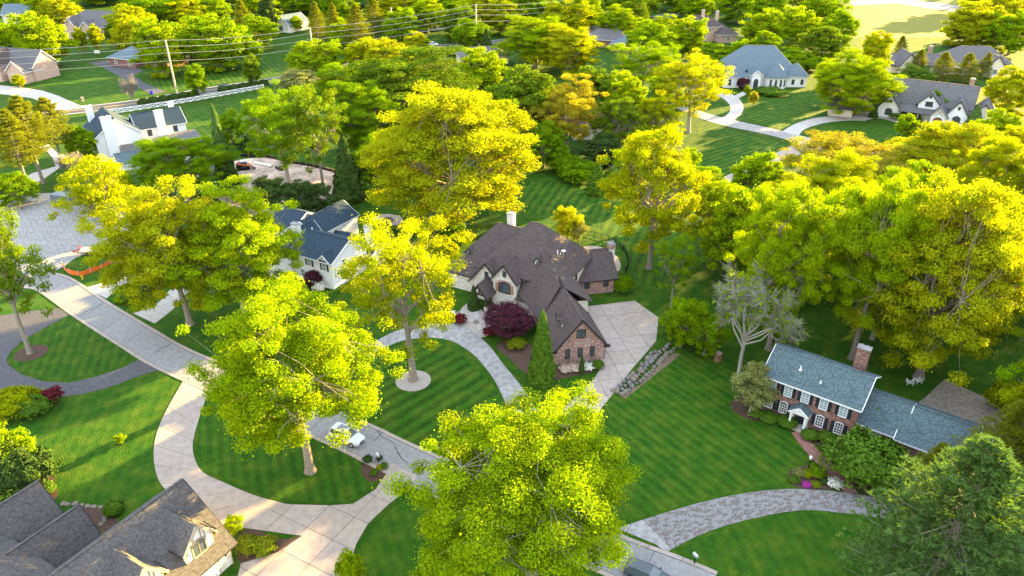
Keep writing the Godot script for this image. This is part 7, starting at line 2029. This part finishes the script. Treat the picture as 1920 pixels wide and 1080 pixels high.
		["broadleaf_tree", "beech", "leaf_lemon", 192.21, -318.00, 14.20, 17.00, 0.73, "large golden tree in the upper right corner", "tree", ""],
		["broadleaf_tree", "beech", "leaf_lime", 197.68, -303.04, 11.51, 16.00, 5.09, "yellow-green tree at the upper right edge", "tree", ""],
		["red_shrub", "japanese_maple", "leaf_purple", 76.31, -246.23, 2.11, 4.00, 4.92, "dark purple shrub at the blue roofed house door", "shrub", ""],
		["garden_shrub", "big_shrub", "leaf_spring", 83.90, -240.98, 5.19, 1.80, 5.51, "clipped shrub row below the turret windows", "hedge", ""],
		["garden_shrub", "big_shrub", "leaf_spring", 114.71, -212.57, 4.65, 2.00, 3.46, "foundation shrubs of the half timbered house", "hedge", ""],
		["garden_shrub", "big_shrub", "leaf_dark", 114.64, -199.78, 3.67, 1.80, 5.52, "rounded shrub beside the half timbered porch", "shrub", ""],
		["far_tree", "poplar", "leaf_green", -253.29, -399.84, 12.41, 20.38, 3.03, "first tree from the left in the rearmost far row along the top edge", "tree", "far trees along the top edge"],
		["far_tree", "hickory", "leaf_lime", -240.12, -419.27, 10.59, 18.16, 6.14, "second tree from the left in the rearmost far row along the top edge", "tree", "far trees along the top edge"],
		["far_tree", "hickory", "leaf_fresh", -229.90, -437.49, 14.84, 15.64, 3.22, "third tree from the left in the rearmost far row along the top edge", "tree", "far trees along the top edge"],
		["far_tree", "beech", "leaf_lime", -185.15, -404.02, 15.84, 19.33, 4.16, "fourth tree from the left in the rearmost far row along the top edge", "tree", "far trees along the top edge"],
		["far_tree", "beech", "leaf_lemon", -169.88, -402.79, 10.89, 16.97, 0.85, "fifth tree from the left in the rearmost far row along the top edge", "tree", "far trees along the top edge"],
		["far_tree", "hickory", "leaf_yellow", -150.43, -414.30, 16.02, 17.75, 3.19, "sixth tree from the left in the rearmost far row along the top edge", "tree", "far trees along the top edge"],
		["far_tree", "beech", "leaf_fresh", -130.76, -415.32, 14.32, 17.67, 4.02, "seventh tree from the left in the rearmost far row along the top edge", "tree", "far trees along the top edge"],
		["far_tree", "poplar", "leaf_yellow", -109.88, -423.97, 16.71, 19.60, 2.42, "eighth tree from the left in the rearmost far row along the top edge", "tree", "far trees along the top edge"],
		["far_tree", "poplar", "leaf_fresh", -85.04, -430.17, 13.25, 17.86, 4.80, "ninth tree from the left in the rearmost far row along the top edge", "tree", "far trees along the top edge"],
		["far_tree", "beech", "leaf_lemon", -63.84, -434.90, 14.38, 15.77, 2.68, "tenth tree from the left in the rearmost far row along the top edge", "tree", "far trees along the top edge"],
		["far_tree", "beech", "leaf_lime", -36.23, -421.74, 12.07, 14.91, 1.72, "eleventh tree from the left in the rearmost far row along the top edge", "tree", "far trees along the top edge"],
		["far_tree", "beech", "leaf_green", -12.66, -429.96, 13.84, 15.69, 1.77, "twelfth tree from the left in the rearmost far row along the top edge", "tree", "far trees along the top edge"],
		["far_tree", "beech", "leaf_lime", 11.05, -411.29, 16.38, 15.45, 5.80, "thirteenth tree from the left in the rearmost far row along the top edge", "tree", "far trees along the top edge"],
		["far_tree", "hickory", "leaf_moss", 34.63, -442.48, 11.19, 16.05, 4.84, "fourteenth tree from the left in the rearmost far row along the top edge", "tree", "far trees along the top edge"],
		["far_tree", "beech", "leaf_moss", 56.88, -429.27, 11.08, 18.13, 6.18, "fifteenth tree from the left in the rearmost far row along the top edge", "tree", "far trees along the top edge"],
		["far_tree", "beech", "leaf_fresh", 86.18, -416.04, 16.06, 18.43, 1.75, "sixteenth tree from the left in the rearmost far row along the top edge", "tree", "far trees along the top edge"],
		["far_tree", "beech", "leaf_lime", 98.34, -415.88, 14.47, 16.01, 5.95, "seventeenth tree from the left in the rearmost far row along the top edge", "tree", "far trees along the top edge"],
		["far_tree", "poplar", "leaf_lime", 138.93, -443.46, 17.02, 16.11, 5.93, "eighteenth tree from the left in the rearmost far row along the top edge", "tree", "far trees along the top edge"],
		["far_tree", "hickory", "leaf_fresh", 150.38, -419.88, 12.42, 15.97, 4.29, "nineteenth tree from the left in the rearmost far row along the top edge", "tree", "far trees along the top edge"],
		["far_tree", "poplar", "leaf_lime", 246.06, -415.97, 13.13, 17.95, 5.66, "twenty-third tree from the left in the rearmost far row along the top edge", "tree", "far trees along the top edge"],
		["far_tree", "poplar", "leaf_fresh", 269.91, -421.10, 14.70, 16.74, 1.01, "twenty-fourth tree from the left in the rearmost far row along the top edge", "tree", "far trees along the top edge"],
		["far_tree", "beech", "leaf_fresh", -217.59, -369.91, 12.43, 18.02, 2.38, "second tree from the left in the second far row along the top edge", "tree", "far trees along the top edge"],
		["far_tree", "beech", "leaf_green", -163.50, -354.16, 12.39, 14.79, 3.76, "fourth tree from the left in the second far row along the top edge", "tree", "far trees along the top edge"],
		["far_tree", "beech", "leaf_lime", -143.33, -368.52, 11.42, 14.06, 2.09, "fifth tree from the left in the second far row along the top edge", "tree", "far trees along the top edge"],
		["far_tree", "poplar", "leaf_fresh", -114.94, -350.06, 9.91, 17.40, 4.00, "sixth tree from the left in the second far row along the top edge", "tree", "far trees along the top edge"],
		["far_tree", "beech", "leaf_green", -78.51, -355.11, 9.38, 16.93, 2.87, "eighth tree from the left in the second far row along the top edge", "tree", "far trees along the top edge"],
		["far_tree", "hickory", "leaf_lemon", -52.84, -378.28, 15.20, 15.65, 5.33, "ninth tree from the left in the second far row along the top edge", "tree", "far trees along the top edge"],
		["far_tree", "hickory", "leaf_green", -31.70, -372.16, 14.62, 15.46, 3.14, "tenth tree from the left in the second far row along the top edge", "tree", "far trees along the top edge"],
		["far_tree", "hickory", "leaf_lemon", -11.87, -352.86, 11.49, 18.39, 5.22, "eleventh tree from the left in the second far row along the top edge", "tree", "far trees along the top edge"],
		["far_tree", "beech", "leaf_green", 7.89, -356.21, 12.77, 17.31, 6.11, "twelfth tree from the left in the second far row along the top edge", "tree", "far trees along the top edge"],
		["far_tree", "poplar", "leaf_fresh", 32.35, -349.05, 9.01, 17.94, 5.62, "thirteenth tree from the left in the second far row along the top edge", "tree", "far trees along the top edge"],
		["far_tree", "beech", "leaf_moss", 59.19, -381.36, 14.38, 14.35, 3.11, "fourteenth tree from the left in the second far row along the top edge", "tree", "far trees along the top edge"],
		["far_tree", "poplar", "leaf_green", 114.04, -348.06, 9.57, 17.19, 5.29, "seventeenth tree from the left in the second far row along the top edge", "tree", "far trees along the top edge"],
		["far_tree", "beech", "leaf_lime", 142.39, -357.68, 12.54, 15.07, 2.56, "eighteenth tree from the left in the second far row along the top edge", "tree", "far trees along the top edge"],
		["far_tree", "beech", "leaf_lemon", 214.08, -339.15, 13.23, 18.20, 2.25, "twenty-second tree from the left in the second far row along the top edge", "tree", "far trees along the top edge"],
		["far_tree", "beech", "leaf_lemon", -148.29, -301.86, 9.40, 14.00, 4.61, "first tree from the left in the broken row below the far rows", "tree", "trees in the broken far row"],
		["far_tree", "hickory", "leaf_green", -168.51, -366.49, 12.48, 14.00, 1.92, "second tree from the left in the broken row below the far rows", "tree", "trees in the broken far row"],
		["far_tree", "beech", "leaf_yellow", -150.41, -358.44, 11.01, 14.00, 0.86, "third tree from the left in the broken row below the far rows", "tree", "trees in the broken far row"],
		["far_tree", "hickory", "leaf_lime", -108.91, -402.33, 12.25, 14.00, 5.43, "fourth tree from the left in the broken row below the far rows", "tree", "trees in the broken far row"],
		["far_tree", "beech", "leaf_lime", -46.62, -322.65, 7.77, 14.00, 5.23, "fifth tree from the left in the broken row below the far rows", "tree", "trees in the broken far row"],
		["far_tree", "hickory", "leaf_fresh", -38.35, -350.71, 10.79, 14.00, 1.33, "sixth tree from the left in the broken row below the far rows", "tree", "trees in the broken far row"],
		["far_tree", "beech", "leaf_moss", -22.62, -329.27, 7.92, 14.00, 5.53, "seventh tree from the left in the broken row below the far rows", "tree", "trees in the broken far row"],
		["far_tree", "hickory", "leaf_yellow", -2.35, -343.28, 9.40, 14.00, 0.15, "eighth tree from the left in the broken row below the far rows", "tree", "trees in the broken far row"],
		["far_tree", "beech", "leaf_lime", 14.67, -358.44, 9.78, 14.00, 1.94, "ninth tree from the left in the broken row below the far rows", "tree", "trees in the broken far row"],
		["far_tree", "hickory", "leaf_green", 34.95, -366.49, 8.74, 14.00, 0.08, "tenth tree from the left in the broken row below the far rows", "tree", "trees in the broken far row"],
		["far_tree", "beech", "leaf_lime", 88.56, -383.63, 11.72, 14.00, 1.07, "eleventh tree from the left in the broken row below the far rows", "tree", "trees in the broken far row"],
		["far_tree", "hickory", "leaf_green", 109.63, -374.88, 11.47, 14.00, 1.03, "twelfth tree from the left in the broken row below the far rows", "tree", "trees in the broken far row"],
		["broadleaf_tree", "maple", "leaf_green", -48.09, -209.72, 9.77, 16.00, 4.50, "green tree at the far side of the dirt yard", "tree", ""],
		["broadleaf_tree", "beech", "leaf_lemon", -43.19, -261.79, 10.11, 13.00, 1.86, "yellow tree below the golden pines", "tree", ""],
		["broadleaf_tree", "beech", "leaf_fresh", -9.34, -240.11, 9.34, 14.00, 1.19, "yellow-green tree below the junction pole", "tree", ""],
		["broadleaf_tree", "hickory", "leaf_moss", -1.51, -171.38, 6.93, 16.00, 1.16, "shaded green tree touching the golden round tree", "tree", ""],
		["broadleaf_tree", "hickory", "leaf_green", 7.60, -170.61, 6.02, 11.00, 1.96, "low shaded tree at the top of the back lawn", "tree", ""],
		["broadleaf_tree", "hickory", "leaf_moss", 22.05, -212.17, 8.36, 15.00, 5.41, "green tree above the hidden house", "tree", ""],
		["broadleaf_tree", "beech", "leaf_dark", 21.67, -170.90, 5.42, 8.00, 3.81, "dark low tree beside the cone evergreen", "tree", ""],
		["broadleaf_tree", "beech", "leaf_fresh", 31.55, -206.77, 7.07, 14.00, 0.64, "yellow-green tree beside the hidden house", "tree", ""],
		["broadleaf_tree", "beech", "leaf_fresh", 68.92, -301.86, 9.40, 14.00, 4.30, "yellow-green tree before the far brick house gable", "tree", ""],
		["broadleaf_tree", "hickory", "leaf_lime", 50.88, -287.43, 9.48, 15.00, 3.37, "yellow-green tree right of the low grey house", "tree", ""],
		["broadleaf_tree", "hickory", "leaf_fresh", 47.17, -222.75, 5.98, 12.00, 2.82, "yellow tree at the bend of the curved drive", "tree", ""],
		["broadleaf_tree", "beech", "leaf_lime", 65.51, -253.33, 7.63, 8.00, 3.31, "green tree left of the blue roofed villa", "tree", ""],
		["broadleaf_tree", "hickory", "leaf_green", -17.21, -311.12, 8.60, 12.00, 4.09, "green tree left of the junction evergreen", "tree", ""],
		["broadleaf_tree", "beech", "leaf_yellow", 23.51, -336.51, 12.68, 15.00, 5.03, "yellow tree below the top edge pole", "tree", ""],
		["broadleaf_tree", "beech", "leaf_lime", -190.27, -295.10, 9.72, 14.00, 3.17, "green tree above the pink brick house", "tree", ""],
		["broadleaf_tree", "hickory", "leaf_yellow", -162.20, -328.20, 9.57, 15.00, 3.99, "yellow tree right of the far grey roof", "tree", ""],
		["broadleaf_tree", "beech", "leaf_fresh", -124.39, -295.10, 10.23, 14.00, 2.93, "yellow-green tree behind the drooping trees", "tree", ""],
		["broadleaf_tree", "hickory", "leaf_lime", -104.36, -313.65, 8.66, 13.00, 3.98, "yellow-green tree left of the dark far tree", "tree", ""],
		["broadleaf_tree", "hickory", "leaf_green", -73.86, -189.75, 4.18, 8.00, 2.44, "green tree beside the slim grey-green spruce", "tree", ""],
		["broadleaf_tree", "ash", "leaf_lemon", 48.03, -117.73, 7.82, 17.00, 2.61, "yellow-green tree in the upper part of the garden grove", "tree", ""],
		["broadleaf_tree", "elm", "leaf_lemon", 58.58, -108.76, 8.18, 18.00, 3.24, "yellow-green tree on the right of the garden grove", "tree", ""],
		["broadleaf_tree", "elm", "leaf_fresh", 36.72, -121.22, 5.44, 15.00, 4.49, "yellow-green tree beside the back lawn in the garden grove", "tree", ""],
		["broadleaf_tree", "ash", "leaf_lime", 41.84, -106.56, 5.55, 15.00, 1.75, "green tree low in the garden grove", "tree", ""],
		["broadleaf_tree", "ash", "leaf_lemon", 54.57, -94.48, 4.68, 14.00, 5.81, "green tree behind the brick chimney", "tree", ""],
		["broadleaf_tree", "hickory", "leaf_fresh", 118.82, -177.16, 6.53, 12.00, 3.09, "yellow-green tree beside the right end of the half timbered house", "tree", ""],
		["broadleaf_tree", "hickory", "leaf_green", 122.01, -213.65, 4.63, 8.00, 5.37, "green tree behind the half timbered chimney", "tree", ""],
		["broadleaf_tree", "elm", "leaf_lime", 41.18, -145.62, 3.90, 9.00, 4.34, "small yellow-green tree at the end of the brown driveway", "tree", ""],
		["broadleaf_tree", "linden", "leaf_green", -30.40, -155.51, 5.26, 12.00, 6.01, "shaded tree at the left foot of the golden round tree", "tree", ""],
		["broadleaf_tree", "hickory", "leaf_moss", -125.54, -180.56, 5.34, 8.00, 4.29, "green tree at the left edge below the far road", "tree", ""],
		["broadleaf_tree", "beech", "leaf_lime", 86.15, -283.09, 6.93, 9.00, 2.68, "dark green tree behind the blue roofed villa", "tree", ""],
		["broadleaf_tree", "dogwood", "leaf_lime", 39.69, -162.45, 3.66, 8.00, 2.55, "green small tree left of the lane lawn", "tree", ""],
		["broadleaf_tree", "dogwood", "leaf_lime", 26.87, -162.45, 4.27, 8.00, 3.82, "green small tree behind the yellow trunked tree", "tree", ""],
		["broadleaf_tree", "linden", "leaf_lemon", 89.96, -122.91, 5.26, 15.00, 4.73, "golden tree at the right edge above the big golden tree", "tree", ""],
		["broadleaf_tree", "hickory", "leaf_lime", -104.84, -174.37, 3.88, 9.00, 5.27, "green tree before the farmhouse porch", "tree", ""],
		["broadleaf_tree", "beech", "leaf_fresh", -68.84, -311.12, 6.45, 12.00, 0.81, "yellow tree above the white far pole wires", "tree", ""],
		["broadleaf_tree", "beech", "leaf_fresh", 105.65, -248.29, 6.16, 9.00, 0.39, "yellow-green tree right of the villa lawn", "tree", ""],
		["broadleaf_tree", "hickory", "leaf_green", 115.02, -229.31, 4.52, 8.00, 0.68, "green tree over the garden pavilion", "tree", ""],
		["broadleaf_tree", "beech", "leaf_lemon", -37.40, -298.48, 6.23, 9.00, 0.53, "yellow tree at the bend of the far road", "tree", ""],
		["broadleaf_tree", "maple", "leaf_lime", 64.00, -62.00, 9.87, 20.00, 0.19, "first tall tree of the belt that shades the lawns from outside the right edge", "tree", "trees right of the view"],
		["broadleaf_tree", "maple", "leaf_fresh", 74.00, -78.00, 9.17, 21.00, 5.05, "second tall tree of the belt that shades the lawns from outside the right edge", "tree", "trees right of the view"],
		["broadleaf_tree", "maple", "leaf_fresh", 86.00, -66.00, 9.51, 22.00, 2.66, "third tall tree of the belt that shades the lawns from outside the right edge", "tree", "trees right of the view"],
		["broadleaf_tree", "linden", "leaf_lime", 78.00, -52.00, 8.78, 19.00, 4.12, "fourth tall tree of the belt that shades the lawns from outside the right edge", "tree", "trees right of the view"],
		["broadleaf_tree", "linden", "leaf_fresh", 70.00, -40.00, 9.97, 20.00, 4.81, "fifth tall tree of the belt that shades the lawns from outside the right edge", "tree", "trees right of the view"],
		["broadleaf_tree", "linden", "leaf_lemon", 60.00, -44.00, 8.60, 18.00, 5.80, "sixth tall tree of the belt that shades the lawns from outside the right edge", "tree", "trees right of the view"],
		["broadleaf_tree", "maple", "leaf_fresh", 95.00, -90.00, 8.03, 21.00, 1.44, "seventh tall tree of the belt that shades the lawns from outside the right edge", "tree", "trees right of the view"],
		["broadleaf_tree", "linden", "leaf_yellow", 98.00, -110.00, 9.46, 20.00, 5.19, "eighth tall tree of the belt that shades the lawns from outside the right edge", "tree", "trees right of the view"],
		["broadleaf_tree", "linden", "leaf_yellow", 52.00, -34.00, 9.19, 19.00, 4.81, "ninth tall tree of the belt that shades the lawns from outside the right edge", "tree", "trees right of the view"],
		["broadleaf_tree", "linden", "leaf_fresh", 88.00, -45.00, 8.39, 20.00, 3.92, "tenth tall tree of the belt that shades the lawns from outside the right edge", "tree", "trees right of the view"],
		["broadleaf_tree", "linden", "leaf_lime", 105.00, -75.00, 8.46, 21.00, 2.42, "eleventh tall tree of the belt that shades the lawns from outside the right edge", "tree", "trees right of the view"],
		["broadleaf_tree", "maple", "leaf_fresh", 112.00, -128.00, 9.49, 20.00, 1.58, "twelfth tall tree of the belt that shades the lawns from outside the right edge", "tree", "trees right of the view"],
		["broadleaf_tree", "linden", "leaf_fresh", 66.00, -28.00, 8.24, 20.00, 3.69, "thirteenth tall tree of the belt that shades the lawns from outside the right edge", "tree", "trees right of the view"],
		["broadleaf_tree", "linden", "leaf_fresh", 80.00, -30.00, 8.73, 20.00, 0.98, "fourteenth tall tree of the belt that shades the lawns from outside the right edge", "tree", "trees right of the view"],
		["broadleaf_tree", "linden", "leaf_yellow", 118.00, -100.00, 8.67, 22.00, 2.35, "fifteenth tall tree of the belt that shades the lawns from outside the right edge", "tree", "trees right of the view"],
		["broadleaf_tree", "linden", "leaf_yellow", 75.00, -100.00, 8.14, 20.00, 3.92, "sixteenth tall tree of the belt that shades the lawns from outside the right edge", "tree", "trees right of the view"],
		["broadleaf_tree", "maple", "leaf_yellow", 90.00, -128.00, 9.24, 20.00, 3.87, "seventeenth tall tree of the belt that shades the lawns from outside the right edge", "tree", "trees right of the view"],
		["broadleaf_tree", "maple", "leaf_yellow", 60.00, -58.00, 8.67, 19.00, 6.23, "eighteenth tall tree of the belt that shades the lawns from outside the right edge", "tree", "trees right of the view"]]
